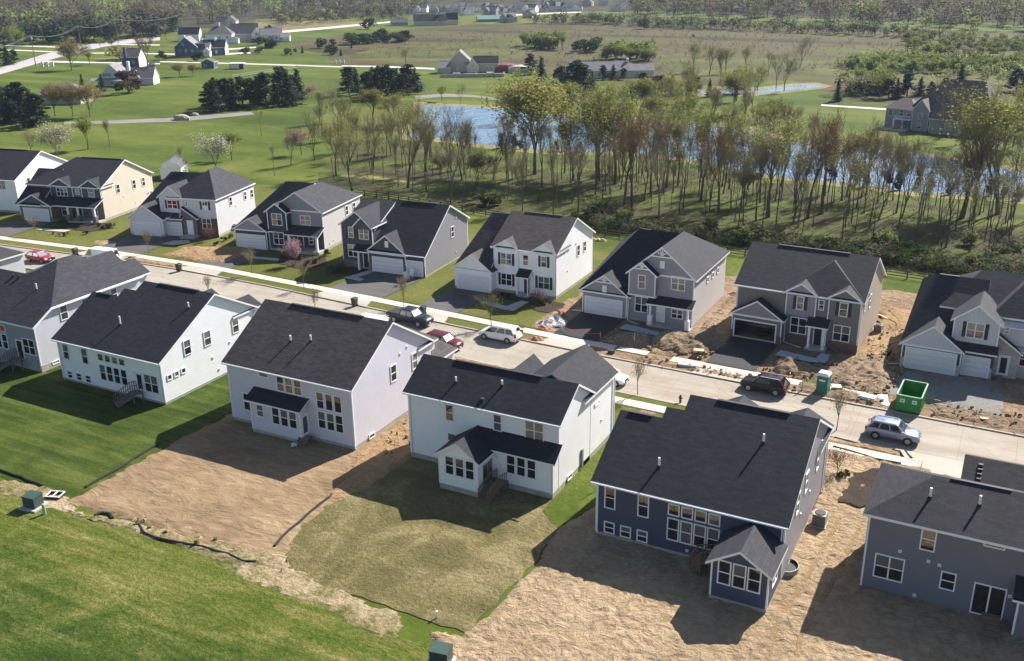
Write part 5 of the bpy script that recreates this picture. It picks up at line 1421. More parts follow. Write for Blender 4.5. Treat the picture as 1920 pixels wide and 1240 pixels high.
# ---------------------------------------------------------------- vehicles
# built with the nose towards +X, centred on the origin, wheels on z = 0
KINDS = {
 # name: stations (x, z bottom, z belt/hood, half width) ; cabin: (x at belt front, x roof front, x roof rear, x belt rear), roof z, wheel x, radius
 'suv': dict(L=4.7, W=1.9, st=[(-2.35, .5, .95, .80), (-2.28, .42, 1.12, .90), (-1.6, .36, 1.17, .95), (0, .34, 1.13, .95), (1.0, .36, 1.10, .95), (1.75, .38, 1.04, .93), (2.2, .42, .92, .86), (2.35, .5, .76, .74)],
            cab=[(1.05, .42, -1.7, -2.15)], roof=1.72, wx=(1.42, -1.38), wr=.38),
 'minivan': dict(L=5.15, W=2.0, st=[(-2.57, .5, .95, .84), (-2.5, .34, 1.14, .94), (-1.6, .26, 1.17, .99), (0, .24, 1.13, .99), (1.2, .26, 1.07, .98), (2.0, .28, .97, .94), (2.45, .34, .76, .84), (2.57, .42, .62, .72)],
            cab=[(1.65, .72, -2.0, -2.42)], roof=1.76, wx=(1.6, -1.5), wr=.35),
 'van': dict(L=5.7, W=2.05, st=[(-2.85, .45, 1.15, .94), (-2.8, .34, 1.25, 1.0), (-1.6, .28, 1.25, 1.02), (0, .26, 1.2, 1.02), (1.3, .28, 1.15, 1.0), (2.3, .3, 1.02, .96), (2.75, .36, .86, .86), (2.85, .45, .7, .76)],
            cab=[(1.9, 1.2, -2.7, -2.8)], roof=2.1, wx=(1.85, -1.75), wr=.37),
 'pickup': dict(L=5.9, W=2.02, st=[(-2.95, .55, 1.2, .94), (-2.9, .5, 1.22, .98), (-1.6, .45, 1.22, 1.0), (0, .42, 1.2, 1.0), (1.2, .42, 1.2, 1.0), (2.2, .45, 1.16, .97), (2.8, .5, 1.02, .92), (2.95, .55, .85, .85)],
            cab=[(1.25, .7, -.75, -.95)], roof=1.92, wx=(1.85, -1.75), wr=.42),
 'hatch': dict(L=4.3, W=1.8, st=[(-2.15, .46, .9, .76), (-2.08, .32, 1.0, .86), (-1.4, .25, 1.0, .9), (0, .24, .98, .9), (1.0, .26, .94, .9), (1.6, .28, .86, .87), (2.02, .34, .72, .78), (2.15, .42, .6, .68)],
            cab=[(1.0, .3, -1.4, -1.95)], roof=1.5, wx=(1.3, -1.28), wr=.33),
}
def vehicle(kind, name, label, cat, u, v, heading, mat, group='vehicles parked along the street', two_tone=None, rails=False, cover=False):
    k = KINDS[kind]
    root = thing(name, label, cat, (u, v, .045), R(heading), group)
    b = MB()
    st = k['st']
    rings = []
    for (x, zb, zt, w) in st:
        m_ = zb + (zt - zb) * .55
        rings.append([Vector(p) for p in ((x, -w * .86, zb), (x, -w, zb + .12), (x, -w, m_), (x, -w * .97, zt - .07), (x, -w * .86, zt), (x, w * .86, zt), (x, w * .97, zt - .07), (x, w, m_), (x, w, zb + .12), (x, w * .86, zb))])
    b.loft([list(reversed(r)) for r in rings], mat)
    # roof shell with pillars
    bf, rf, rr, br_ = k['cab'][0]
    W = k['W'] / 2; zr = k['roof']
    def belt(x):
        for a, c in zip(st, st[1:]):
            if a[0] <= x <= c[0]: return a[2] + (c[2] - a[2]) * (x - a[0]) / (c[0] - a[0])
        return st[-1][2]
    wb, wt = W * .91, W * .76
    zf, zk = belt(bf) - .03, belt(br_) - .03
    zm = zr - .07
    A = [(bf, -wb, zf), (bf, wb, zf), (br_, wb, zk), (br_, -wb, zk)]
    B = [(rf, -wt, zm), (rf, wt, zm), (rr, wt, zm), (rr, -wt, zm)]
    gl = MB()
    q = lambda a, c, t: tuple(a[i] + (c[i] - a[i]) * t for i in range(3))
    for i in range(4):
        gl.poly([A[(i + 1) % 4], A[i], B[i], B[(i + 1) % 4]][::1], 'car_glass')
    # pillars
    def pil(a, c, w=.09):
        b.bar(a, c, w, w, mat)
    for i in range(4): pil(A[i], B[i], .1)
    for t in ((.36, .68) if kind not in ('pickup', 'hatch') else (.5,)):
        for sg in (-1, 1):
            xa = bf + (br_ - bf) * (t + .02); xb = rf + (rr - rf) * t
            pil((xa, sg * wb, belt(xa) - .03), (xb, sg * wt, zm), .08)
    b.loft([[Vector(p) for p in r] for r in (
        [(rf + .06, -wt - .03, zm - .03), (rf + .06, wt + .03, zm - .03), (rr - .06, wt + .03, zm - .03), (rr - .06, -wt - .03, zm - .03)][::-1],
        [(rf, -wt, zr - .02), (rf, wt, zr - .02), (rr, wt, zr - .02), (rr, -wt, zr - .02)][::-1],
        [(rf - .18, -wt * .85, zr + .02), (rf - .18, wt * .85, zr + .02), (rr + .15, wt * .85, zr + .02), (rr + .15, -wt * .85, zr + .02)][::-1])], two_tone or mat)
    if kind == 'van':      # panelled sides
        for sg in (-1, 1):
            b.hexa([(-2.74, sg * (wb + .0) - .03, 1.2), (.6, sg * wb - .03, 1.18), (.6, sg * wb + .03, 1.18), (-2.74, sg * wb + .03, 1.2)],
                   [(-2.68, sg * (wt + .02) - .03, zm), (.7, sg * (wt + .02) - .03, zm), (.7, sg * (wt + .02) + .03, zm), (-2.68, sg * (wt + .02) + .03, zm)], mat)
        b.box(-2.87, -2.8, -.05, .05, .5, 2.0, mat)
    if kind == 'pickup':
        b.box(-2.85, -1.05, -.9, .9, 1.2, 1.25, 'dark_metal' if not cover else 'black_rubber')
        b.box(-1.02, -.95, -.9, .9, 1.2, 1.28, mat)
    # bumpers, grille, mirrors
    xf = st[-1][0]; xr_ = st[0][0]
    b.box(xf - .12, xf + .03, -W * .6, W * .6, .36, .52, 'dark_metal')
    b.box(xr_ - .03, xr_ + .1, -W * .75, W * .75, .42, .56, 'dark_metal')
    body = b.build('body', root, smooth=True)
    gl.build('window', root)
    for sg in (-1, 1):
        mm = MB(); mm.box(bf - .25, bf - .05, sg * (wb + .12) - .09, sg * (wb + .12) + .09, zf + .02, zf + .2, mat); mm.build('mirror', root)
        hl = MB(); hl.hexa([(xf - .28, sg * W * .72 - .16, .62), (xf - .06, sg * W * .66 - .16, .6), (xf - .06, sg * W * .66 + .16, .6), (xf - .28, sg * W * .72 + .16, .62)],
                           [(xf - .3, sg * W * .72 - .16, .8), (xf - .1, sg * W * .66 - .16, .75), (xf - .1, sg * W * .66 + .16, .75), (xf - .3, sg * W * .72 + .16, .8)], 'lamp_glass'); hl.build('headlight', root)
        zt = st[1][2]
        tl = MB(); tl.box(xr_ - .02, xr_ + .2, sg * W * .84 - .1, sg * W * .84 + .1, zt - .3, zt + .0 if kind != 'minivan' else zt + .15, 'tail_red'); tl.build('taillight', root)
    gr = MB(); gr.box(xf - .1, xf + .02, -W * .42, W * .42, .55, .72, 'dark_metal'); gr.build('grille', root)
    pl = MB(); pl.box(xf + .02, xf + .045, -.16, .16, .42, .54, 'white_trim'); pl.build('license_plate', root)
    if rails:
        for sg in (-1, 1):
            rl = MB(); rl.bar((rf - .1, sg * wt * .92, zr + .05), (rr + .15, sg * wt * .92, zr + .05), .05, .05, 'galvanized'); rl.build('roof_rail', root)
    for x in k['wx']:
        for sg in (-1, 1):
            r = k['wr']
            w = MB(); w.tube((x, sg * (W - .22), r), (x, sg * (W + .01), r), r, r, 'black_rubber', 18); wo = w.build('wheel', root)
            ri = MB(); ri.tube((x, sg * (W - .02), r), (x, sg * (W + .02), r), r * .62, r * .62, 'alloy', 12)
            for a in range(5):
                t = a * 2 * math.pi / 5
                ri.bar((x, sg * (W + .03), r), (x + math.cos(t) * r * .58, sg * (W + .03), r + math.sin(t) * r * .58), .05, .07, 'galvanized')
            ri.build('rim', wo)
            ar = MB(); n = 9
            pts = [(x + math.cos(math.pi * i / n) * (r + .06), r + math.sin(math.pi * i / n) * (r + .06)) for i in range(n + 1)]
            for a_, c_ in zip(pts, pts[1:]):
                y0, y1 = sg * (W - .12), sg * (W + .004)
                ar.poly([(a_[0], y1, a_[1]), (c_[0], y1, c_[1]), (x + (c_[0] - x) * .82, y1, r + (c_[1] - r) * .82), (x + (a_[0] - x) * .82, y1, r + (a_[1] - r) * .82)][::sg], 'black_rubber')
            ar.build('wheel_arch', root)
    return root

vehicle('minivan', 'parked_minivan', 'white minivan facing left at the far kerb before the brown roofed white house', 'minivan', -51.8, 94.85, 178, 'paint_white', rails=True)
vehicle('suv', 'parked_suv', 'maroon suv facing right near the near kerb, half behind the lavender grey house', 'suv', -56.4, 89.7, -4, 'paint_maroon')
vehicle('pickup', 'parked_pickup', 'dark navy pickup truck with a covered bed at the far kerb beside a green bin', 'pickup truck', -64.3, 94.9, -3, 'paint_navy', cover=True)
vehicle('suv', 'parked_suv', 'black suv facing left at the far kerb beside the portable toilet', 'suv', -20.6, 93.8, 178, 'paint_black', rails=True)
vehicle('suv', 'parked_suv', 'silver blue suv facing right at the near kerb on the right', 'suv', -7.4, 88.4, -2, 'paint_silver_blue', rails=True)
vehicle('hatch', 'parked_hatchback', 'crimson hatchback facing right, half hidden by the roof at the left edge', 'car', -128.9, 93.2, 2, 'paint_crimson')
vehicle('van', 'parked_van', 'white cargo van with two square back windows, mostly hidden behind the grey hipped roof', 'van', -120.4, 96.9, 185, 'paint_white')
vehicle('hatch', 'parked_car', 'white car whose nose shows past the white sun room house', 'car', -35.8, 88.9, -2, 'paint_white')
# small trailer beside the pickup
t = thing('utility_trailer', 'white utility trailer beside the navy pickup, mostly behind the brown roof', 'trailer', (-66.9, 91.3, .045), R(2), 'vehicles parked along the street'); t.scale = (.85, .85, .8)
mb = MB(); mb.loft([[Vector(p) for p in r] for r in ([(-2.4, -1, .5), (1.6, -1, .5), (2.3, 0, .5), (1.6, 1, .5), (-2.4, 1, .5)], [(-2.4, -1, 1.7), (1.5, -1, 1.7), (2.1, 0, 1.6), (1.5, 1, 1.7), (-2.4, 1, 1.7)], [(-2.2, -.8, 1.95), (1.3, -.8, 1.95), (1.8, 0, 1.8), (1.3, .8, 1.95), (-2.2, .8, 1.95)])], 'paint_white'); mb.build('body', t)
for sg in (-1, 1):
    mb = MB(); mb.tube((-.4, sg * .85, .33), (-.4, sg * 1.06, .33), .33, .33, 'black_rubber', 14); mb.build('wheel', t)
mb = MB(); mb.bar((1.6, .5, .5), (3.2, 0, .5), .08, .08, 'gray_metal'); mb.bar((1.6, -.5, .5), (3.2, 0, .5), .08, .08, 'gray_metal'); mb.build('drawbar', t)
mb = MB()
for x in (-.6, .9): mb.bar((x, -1.02, 1.7), (x, 1.02, 1.75), .06, .06, 'gray_metal'); mb.bar((x, 0, 1.97), (x + .1, 0, 2.3), .05, .05, 'galvanized')
mb.bar((-1.6, .5, 2.25), (2.0, .5, 2.25), .07, .07, 'galvanized'); mb.build('rack', t)
vehicle('hatch', 'parked_car', 'small dark car on the drive right of the white farmhouse with the porch', 'car', -333.5, 310.0, -30, 'paint_navy', group=None)

# ---------------------------------------------------------------- small things of the street and the lots
def cyl_thing(name, label, cat, loc, parts, rz=0, group=None):
    t = thing(name, label, cat, loc, R(rz), group)
    for pn, fn in parts:
        mb = MB(); fn(mb); mb.build(pn, t)
    return t
# portable toilet
def body(mb):
    mb.hexa([(-.56, -.56, .12), (.56, -.56, .12), (.56, .56, .12), (-.56, .56, .12)], [(-.55, -.55, 2.0), (.55, -.55, 2.0), (.55, .55, 2.0), (-.55, .55, 2.0)], 'cabin_green')
    for x in (-.54, .44): mb.box(x, x + .1, -.6, -.56, .12, 2.0, 'cabin_green')
    mb.box(-.6, .6, -.6, .6, .0, .12, 'dark_metal')
def roof_(mb):
    mb.loft([[Vector((x * s, y * s, z)) for x, y in ((-.6, -.6), (.6, -.6), (.6, .6), (-.6, .6))] for s, z in ((1, 1.98), (.98, 2.12), (.8, 2.27), (.35, 2.33))], 'cabin_roof')
def door_(mb):
    mb.box(-.42, .42, -.6, -.565, .2, 1.88, 'cabin_green')
    mb.box(-.3, .3, -.615, -.6, 1.45, 1.62, 'sheet_white'); mb.box(.28, .34, -.63, -.6, .9, 1.05, 'dark_metal')
cyl_thing('portable_toilet', 'green portable toilet with a pale roof at the kerb', 'portable toilet', (-15.15, 95.75, .12), [('cabin', body), ('roof', roof_), ('door', door_)], -6)
# dumpster
def tub(mb):
    a, b_, c, d, h_ = -1.15, 1.15, -2.05, 2.05, 1.7
    mb.box(a, b_, c, d, .12, .2, 'dumpster_green')
    mb.box(a, b_, c, c + .06, .12, h_, 'dumpster_green'); mb.box(a, b_, d - .06, d, .12, h_, 'dumpster_green')
    mb.box(a, a + .06, c, d, .12, h_, 'dumpster_green'); mb.box(b_ - .06, b_, c, d, .12, h_, 'dumpster_green')
    for y in (-1.5, -.5, .5, 1.5):
        mb.box(a - .05, a, y - .05, y + .05, .15, h_, 'dumpster_green'); mb.box(b_, b_ + .05, y - .05, y + .05, .15, h_, 'dumpster_green')
    for x in (-.5, 0, .5): mb.box(x - .04, x + .04, c - .04, c, .15, h_ - .5, 'dumpster_green')
def rim_(mb):
    a, b_, c, d, h_ = -1.18, 1.18, -2.08, 2.08, 1.7
    for (x0, x1, y0, y1) in ((a, b_, c, c + .12), (a, b_, d - .12, d), (a, a + .12, c, d), (b_ - .12, b_, c, d)): mb.box(x0, x1, y0, y1, h_, h_ + .07, 'pale_green_plastic')
def debris_(mb):
    r = random.Random(4)
    for i in range(50):
        x, y = r.uniform(-.95, .95), r.uniform(-1.8, .6); z = .3 + .25 * r.random()
        s = r.uniform(.12, .4); mb.bar((x, y, z), (x + r.uniform(-s, s), y + r.uniform(-s, s), z + r.uniform(0, .3)), .1, .06, r.choice(('housewrap', 'raw_lumber', 'gray_metal', 'dark_vent')))
def signs_(mb):
    for x in (-.55, .55): mb.box(x - .22, x + .22, -2.11, -2.09, 1.05, 1.42, 'sheet_white'); mb.box(x - .12, x + .12, -2.12, -2.11, 1.15, 1.3, 'gray_metal')
cyl_thing('dumpster', 'open green roll off dumpster with debris inside on the gravel drive', 'dumpster', (-6.85, 96.5, .12), [('container', tub), ('rim', rim_), ('debris', debris_), ('sign', signs_)], -2)
# wheeled bins
def bin_at(u, v, label, mat, rz=0):
    def b(mb):
        mb.hexa([(-.24, -.26, .06), (.24, -.26, .06), (.24, .26, .06), (-.24, .26, .06)], [(-.32, -.36, 1.0), (.32, -.36, 1.0), (.32, .36, 1.0), (-.32, .36, 1.0)], mat)
    def l(mb): mb.hexa([(-.35, -.39, 1.0), (.35, -.39, 1.0), (.35, .42, 1.0), (-.35, .42, 1.0)], [(-.3, -.34, 1.08), (.3, -.34, 1.08), (.3, .42, 1.1), (-.3, .42, 1.1)], mat)
    def w(mb): mb.tube((-.3, .25, .12), (.3, .25, .12), .12, .12, 'black_rubber', 10)
    cyl_thing('wheeled_bin', label, 'bin', (u, v, .1), [('bin_body', b), ('lid', l), ('wheel', w)], rz, 'wheeled bins at the kerb')
b_ = (-126.5, 97.5)
bin_at(b_[0], b_[1], 'dark wheeled bin at the kerb before the cream house with navy dormers', 'bin_black', 4)
b_ = (-106, 98.3)
bin_at(b_[0], b_[1], 'dark wheeled bin at the right end of the bare soil kerb strip', 'bin_black', 4)
b_ = (-74.1, 96.9)
bin_at(b_[0], b_[1], 'dark wheeled bin standing alone on the drive apron left of the navy pickup', 'bin_green', -2)
b_ = (-64.4, 98)
bin_at(b_[0], b_[1], 'dark green wheeled bin directly behind the navy pickup', 'bin_green', -2)
# utility cabinets
def cab(mb):
    mb.box(-.6, .6, -.5, .5, .15, 1.05, 'utility_green'); mb.hexa([(-.64, -.56, 1.05), (.64, -.56, 1.05), (.64, .54, 1.05), (-.64, .54, 1.05)], [(-.62, -.54, 1.13), (.62, -.54, 1.13), (.62, .52, 1.2), (-.62, .52, 1.2)], 'utility_green')
def padd(mb): mb.box(-.85, .85, -.8, .8, -.05, .15, 'concrete_gray')
def doorx(mb): mb.box(-.5, .5, -.52, -.5, .2, .98, 'utility_green'); mb.box(.3, .36, -.55, -.52, .5, .65, 'dark_metal')
cyl_thing('utility_cabinet', 'green utility cabinet on a concrete pad in the meadow at the left', 'utility box', (-68.3, 44.6, 0), [('cabinet', cab), ('pad', padd), ('door', doorx)], 8, 'green utility cabinets')
cyl_thing('utility_cabinet', 'green utility cabinet cut by the bottom edge of the picture', 'utility box', (-28.3, 43.3, 0), [('cabinet', cab), ('pad', padd), ('door', doorx)], 10, 'green utility cabinets')
cyl_thing('cable_pedestal', 'small pale green cable pedestal right of the green utility cabinet', 'pedestal', (-66.5, 44.2), [('post', lambda mb: mb.tube((0, 0, 0), (0, 0, .85), .13, .13, 'pale_green_plastic', 10)), ('cap', lambda mb: mb.tube((0, 0, .85), (0, 0, .95), .15, .1, 'pale_green_plastic', 10))])
def frame_(mb):
    for (x0, x1, y0, y1) in ((-.9, .9, -.7, -.6), (-.9, .9, .6, .7), (-.9, -.8, -.6, .6), (.8, .9, -.6, .6), (-.06, .06, -.6, .6)): mb.box(x0, x1, y0, y1, .3, .42, 'sheet_white')
def well(mb):
    for (x0, x1, y0, y1) in ((-.9, .9, -.7, -.62), (-.9, .9, .62, .7), (-.9, -.82, -.62, .62), (.82, .9, -.62, .62)): mb.box(x0, x1, y0, y1, 0, .3, 'dark_vent')
    mb.box(-.85, .85, -.65, .65, 0, .06, 'dark_vent')
cyl_thing('drain_inlet', 'raised square drain inlet with a pale split frame beside the left lawn', 'drain', (-68.1, 46.5), [('frame', frame_), ('well', well)], 20).scale = (.72, .72, .72)
cyl_thing('survey_stake', 'short white pipe stake at the bottom edge of the straw covered yard', 'stake', (-30.9, 47), [('pipe', lambda mb: mb.tube((0, 0, 0), (0, 0, .55), .06, .06, 'sheet_white', 10)), ('cap', lambda mb: mb.tube((0, 0, .55), (0, 0, .6), .09, .09, 'sheet_white', 10))])
def hyd(mb):
    mb.tube((0, 0, 0), (0, 0, .65), .12, .11, 'hydrant_black', 12); mb.tube((0, 0, .65), (0, 0, .82), .15, .05, 'hydrant_black', 12); mb.tube((-.2, 0, .48), (.2, 0, .48), .07, .07, 'hydrant_black', 10); mb.tube((0, -.18, .42), (0, 0, .42), .08, .08, 'hydrant_black', 10)
cyl_thing('fire_hydrant', 'dark fire hydrant at the near kerb beside the navy house roof', 'hydrant', (-27.3, 87.2, .1), [('hydrant_body', hyd)])
# air conditioners
def ac(u, v, z, label, rz=0, s=1.0):
    def c(mb): mb.box(-.42 * s, .42 * s, -.42 * s, .42 * s, .1, .95 * s, 'gray_metal')
    def g_(mb):
        mb.tube((0, 0, .95 * s), (0, 0, 1.0 * s), .36 * s, .36 * s, 'dark_vent', 16)
        for i in range(9): mb.box(-.44 * s, .44 * s, -.44 * s, .44 * s, .16 + i * .085 * s, .18 + i * .085 * s, 'dark_metal')
    cyl_thing('air_conditioner', label, 'air conditioner', (u, v, z), [('casing', c), ('grille', g_), ('pad', lambda mb: mb.box(-.55, .55, -.55, .55, 0, .1, 'concrete_gray'))], rz, 'air conditioners beside the houses')
ac(-10.3, 70.3, .1, 'round topped air conditioner beside the navy house side wall', 0, 1.15)
ac(-12.9, 116.0, .15, 'air conditioner beside the tan side wall of the taupe house')
ac(-50.0, 76.2, .1, 'air conditioner in the gap between the lavender grey and the white sun room house')
ac(-158.5, 121.5, 0, 'air conditioner beside the white house at the left edge')
ac(-71.8, 75.3, 0, 'air conditioner beside the side wall of the white saltbox house')
ac(-74.0, 123.0, 0, 'air conditioner beside the grey side wall of the three bay garage house')
ac(-115.0, 119.5, 0, 'air conditioner beside the pale side wall of the house with the hipped roof')
# egress well
def wl(mb):
    n = 12; P = [(math.cos(math.pi * i / n - math.pi / 2) * .8, math.sin(math.pi * i / n - math.pi / 2) * .95) for i in range(n + 1)]
    for a, c in zip(P, P[1:]): mb.poly([(a[0], a[1], 0), (c[0], c[1], 0), (c[0], c[1], .5), (a[0], a[1], .5)], 'gray_metal'); mb.poly([(c[0] * .93, c[1] * .93, 0), (a[0] * .93, a[1] * .93, 0), (a[0] * .93, a[1] * .93, .5), (c[0] * .93, c[1] * .93, .5)], 'dark_metal'); mb.poly([(a[0], a[1], .5), (c[0], c[1], .5), (c[0] * .93, c[1] * .93, .5), (a[0] * .93, a[1] * .93, .5)], 'gray_metal')
    mb.poly([(p[0] * .95, p[1] * .95, .3) for p in P], 'dark_vent')
cyl_thing('window_well', 'dark half round window well against the foundation of the navy house', 'window well', (-11.1, 63.0, .12), [('well_wall', wl)])
# black silt socks and fences at the lot edges
def sock(name, label, pts, r=.14, mat='silt_cloth', z=.1, cat='silt sock'):
    mb = MB(); rnd = random.Random(len(label))
    P = densify(pts + pts[::-1][1:-1], 1.0, .1)[:1] if False else None
    Q = []
    for a, c in zip(pts, pts[1:]):
        a = Vector(a); c = Vector(c); k = max(1, int((c - a).length / .9))
        for i in range(k): Q.append(a.lerp(c, i / k) + Vector((rnd.uniform(-.1, .1), rnd.uniform(-.1, .1))))
    Q.append(Vector(pts[-1]))
    for a, c in zip(Q, Q[1:]): mb.tube((a.x, a.y, z), (c.x, c.y, z), r, r * rnd.uniform(.85, 1.15), mat, 7)
    o = mb.build(name); tag(o, label, cat, 'silt socks along the lot edges'); return o
sock('silt_sock', 'long dark silt sock winding along the near edge of the graded soil lot', [(-58.7, 46.2), (-58.3, 46.5), (-57.1, 45.8), (-55.7, 45.6), (-53.8, 45.9), (-51.4, 46.3), (-49, 46.5), (-47.5, 46.3), (-46.4, 46.6)], .10)
sock('silt_sock', 'short curled piece of dark silt sock left of the longer one', [(-62.5, 45.7), (-62.5, 46.4), (-61.7, 46.5), (-60.9, 46.1)], .14)
sock('silt_sock', 'dark silt sock between the graded soil lot and the straw covered yard', [(-46.6, 48.9), (-47, 51.2), (-47.3, 54.6), (-47.3, 57.5), (-47.4, 59.5)], .12)
sock('silt_sock', 'dark silt sock between the left lawn and the graded soil lot', [(-67, 48.7), (-67.1, 51), (-67.3, 54.2), (-67.5, 57.5)], .12)
sock('silt_sock', 'dark silt sock below the left lawn beside the drain inlet', [(-76.3, 47.4), (-73.5, 47.4), (-70.6, 47.2)], .12)
sock('silt_sock', 'dark silt sock along the near kerb between the navy and the grey house', [(-12.2, 86.1), (-10.4, 85.8), (-8.5, 85.6)], .14)
sock('silt_sock', 'dark silt sock behind the near sidewalk beside the maroon sapling', [(-11.9, 84.2), (-10.1, 83.9), (-8.2, 83.5), (-6, 83.5)], .14)
sock('silt_sock', 'dark silt sock at the drive edge in front of the silver blue suv', [(-6, 86.2), (-5.7, 85.5), (-5.3, 84.9)], .14)
# planks and slabs
def plank(label, p, q, w=.22, h=.06, mat='raw_lumber', z=.25, name='plank'):
    mb = MB(); mb.bar((p[0], p[1], z), (q[0], q[1], z), w, h, mat)
    o = mb.build(name); tag(o, label, 'plank', 'loose planks on the building lots')
plank('long pale plank lying on the dirt left of the dumpster', (-12.5, 101.8), (-9.4, 100.1))
plank('plank leaning across the porch step of the white and stone house', (0, 103.3), (0.8, 109.4), .3, .06, 'gray_wood', .3)
plank('short pale plank in the rutted soil behind the taupe house', (-13.9, 122), (-12.5, 120.6), .25, .06, 'raw_lumber', .35)
plank('pale plank beside the left garage corner of the white and stone house', (-10.4, 106.2), (-9.2, 106.8), .25)
plank('reddish plank along the far sidewalk above the black suv', (-22, 98.1), (-18.9, 98), .14, .1, 'rust_orange', .2)
plank('plank leaning down from the brick front of the taupe house', (-17.5, 108.8), (-15.8, 107.1), .25, .06, 'gray_wood', .4)
plank('thin pale board beside the drive of the trussed house', (-48.3, 107.6), (-46.9, 107.6), .2, .05, 'sheet_white', .15)
def slabthing(label, p, w, d, h, mat, rz=0, z=.15, name='slab'):
    mb = MB(); mb.box(-w / 2, w / 2, -d / 2, d / 2, 0, h, mat); o = mb.build(name, None, (p[0], p[1], z), R(rz)); tag(o, label, 'slab', 'slabs and sheets on the building lots'); return o
slabthing('white flat panel raised on blocks between the portable toilet and the dumpster', (-10.8, 95.9), 1.5, .9, .35, 'sheet_white', -8, .25, 'panel')
slabthing('pale flat stone right of the portable toilet', (-14.1, 97.3), 1.0, .9, .1, 'walk_concrete', 20, .35)
slabthing('pale cracked stone just right of the portable toilet base', (-14.8, 96.7), .7, .8, .1, 'walk_concrete', -10, .3)
slabthing('yellowish board on the dirt heap left of the taupe house drive', (-29.4, 99.7), 1.1, .7, .08, 'raw_lumber', 15, .8, 'board')
slabthing('gray broken slab at the kerb left of the taupe house drive', (-29.6, 96.5), 2.0, 1.2, .25, 'concrete_gray', 10, .2)
slabthing('small white board by the kerb at the right edge', (-0.2, 95.9), .7, .4, .1, 'raw_lumber', 5, .3, 'board')
slabthing('small dark grate box in the soil strip right of the rubble heap', (-38.4, 96.3), .7, .5, .35, 'dark_metal', 0, .15, 'drain_box')
mb = MB(); mb.box(-.25, .25, -.15, .15, 0, .3, 'sheet_white'); tag(mb.build('white_can', None, (-55.9, 62.6) + (.05,), .4), 'small white can on the shaded soil below the wooden steps', 'can')
# crumpled sheets
def crumple(name, label, cx, cy, w, d, h, mat, seed, cat='sheet', rz=0, z=.1, group=None):
    n = 14; xs = np.linspace(-w / 2, w / 2, n); ys = np.linspace(-d / 2, d / 2, n)
    X, Y = np.meshgrid(xs, ys)
    Hh = h * (np.abs(vnoise(X * 1.4 + 5, Y * 1.4 + 5, seed) - .5) * 2 + .5 * vnoise(X * 4, Y * 4, seed + 1))
    k = np.clip(1.25 - ((X / w * 2) ** 2 + (Y / d * 2) ** 2), 0, 1)
    X = X + .25 * (vnoise(X * 2 + 9, Y * 2, seed) - .5); Y = Y + .25 * (vnoise(X * 2, Y * 2 + 9, seed) - .5)
    V = np.stack([X, Y, Hh * k], -1).reshape(-1, 3)
    idx = np.arange(n * n).reshape(n, n); q = np.stack([idx[:-1, :-1], idx[:-1, 1:], idx[1:, 1:], idx[1:, :-1]], -1).reshape(-1, 4)
    me = bpy.data.meshes.new(name); me.from_pydata(V.tolist(), [], q.tolist()); me.materials.append(MATS[mat]); me.update()
    o = link(name, me, None, (cx, cy, z), R(rz)); tag(o, label, cat, group); return o
p = (-116.5, 997.2) if False else None
c_ = (-9.4, 96.6)
crumple('plastic_sheet', 'crumpled white plastic sheet on the kerb beside the dumpster', c_[0], c_[1], 1.0, 2.6, .35, 'sheet_white', 5, rz=10, z=.15)
RB = 'heap of wrapped rubble at the kerb'
c_ = (-48.5, 102.3)
crumple('tarp', 'large white tarp over the rubble heap beside the fresh black driveway', c_[0], c_[1], 2.6, 3.3, .85, 'housewrap', 7, 'tarp', -30, .1, RB)
c_ = (-47.4, 101.8)
crumple('tarp', 'second crumpled white tarp at the right of the rubble heap', c_[0], c_[1], 1.6, 1.6, .6, 'sheet_white', 8, 'tarp', 10, .1, RB)
c_ = (-48.5, 104.6)
crumple('tarp', 'orange torn sheet at the top of the rubble heap', c_[0], c_[1], 1.0, 1.4, .8, 'rust_orange', 9, 'tarp', 10, .15, RB)
c_ = (-48.6, 99.8)
crumple('rubble', 'rusty broken rubble at the left foot of the white tarp', c_[0], c_[1], 2.2, 1.1, .5, 'rust_orange', 10, 'rubble', 0, .12, RB)
c_ = (-48, 96.4)
crumple('rubble', 'small rusty rubble pile on the kerb strip behind the white minivan', c_[0], c_[1], 2.4, 1.2, .35, 'rust_orange', 11, 'rubble', 0, .12, RB)
c_ = (-58.1, 139)
crumple('rubble', 'pale litter on the grass right of the white house with the brown roof', c_[0], c_[1], 2.5, .7, .4, 'raw_lumber', 12, 'litter', 10, .1)
c_ = (-14.3, 109.7)
# red tape across the drive
mb = MB(); T = [(-46.3, 100.2), (-44.4, 99.3), (-42.8, 99.3), (-41.3, 100)]
for a, c in zip(T, T[1:]): mb.tube((a[0], a[1], .7), (c[0], c[1], .7), .04, .04, 'red_tag', 5)
for a in (T[0], T[-1]): mb.box(a[0] - .04, a[0] + .04, a[1] - .04, a[1] + .04, 0, .85, 'raw_lumber')
tag(mb.build('barrier_tape'), 'red barrier tape strung low across the fresh black driveway', 'tape')
for (pp, lb) in (((-37.2, 100.3), 'wooden stake standing in the dirt before the trussed house'), ((-17.1, 95.3), 'pale stick standing in the dirt left of the portable toilet')):
    mb = MB(); mb.box(-.05, .05, -.05, .05, 0, 1.1, 'raw_lumber'); mb.box(-.04, .04, -.04, .04, 1.1, 1.18, 'raw_lumber'); tag(mb.build('wooden_stake', None, pp + (.2,)), lb, 'stake')
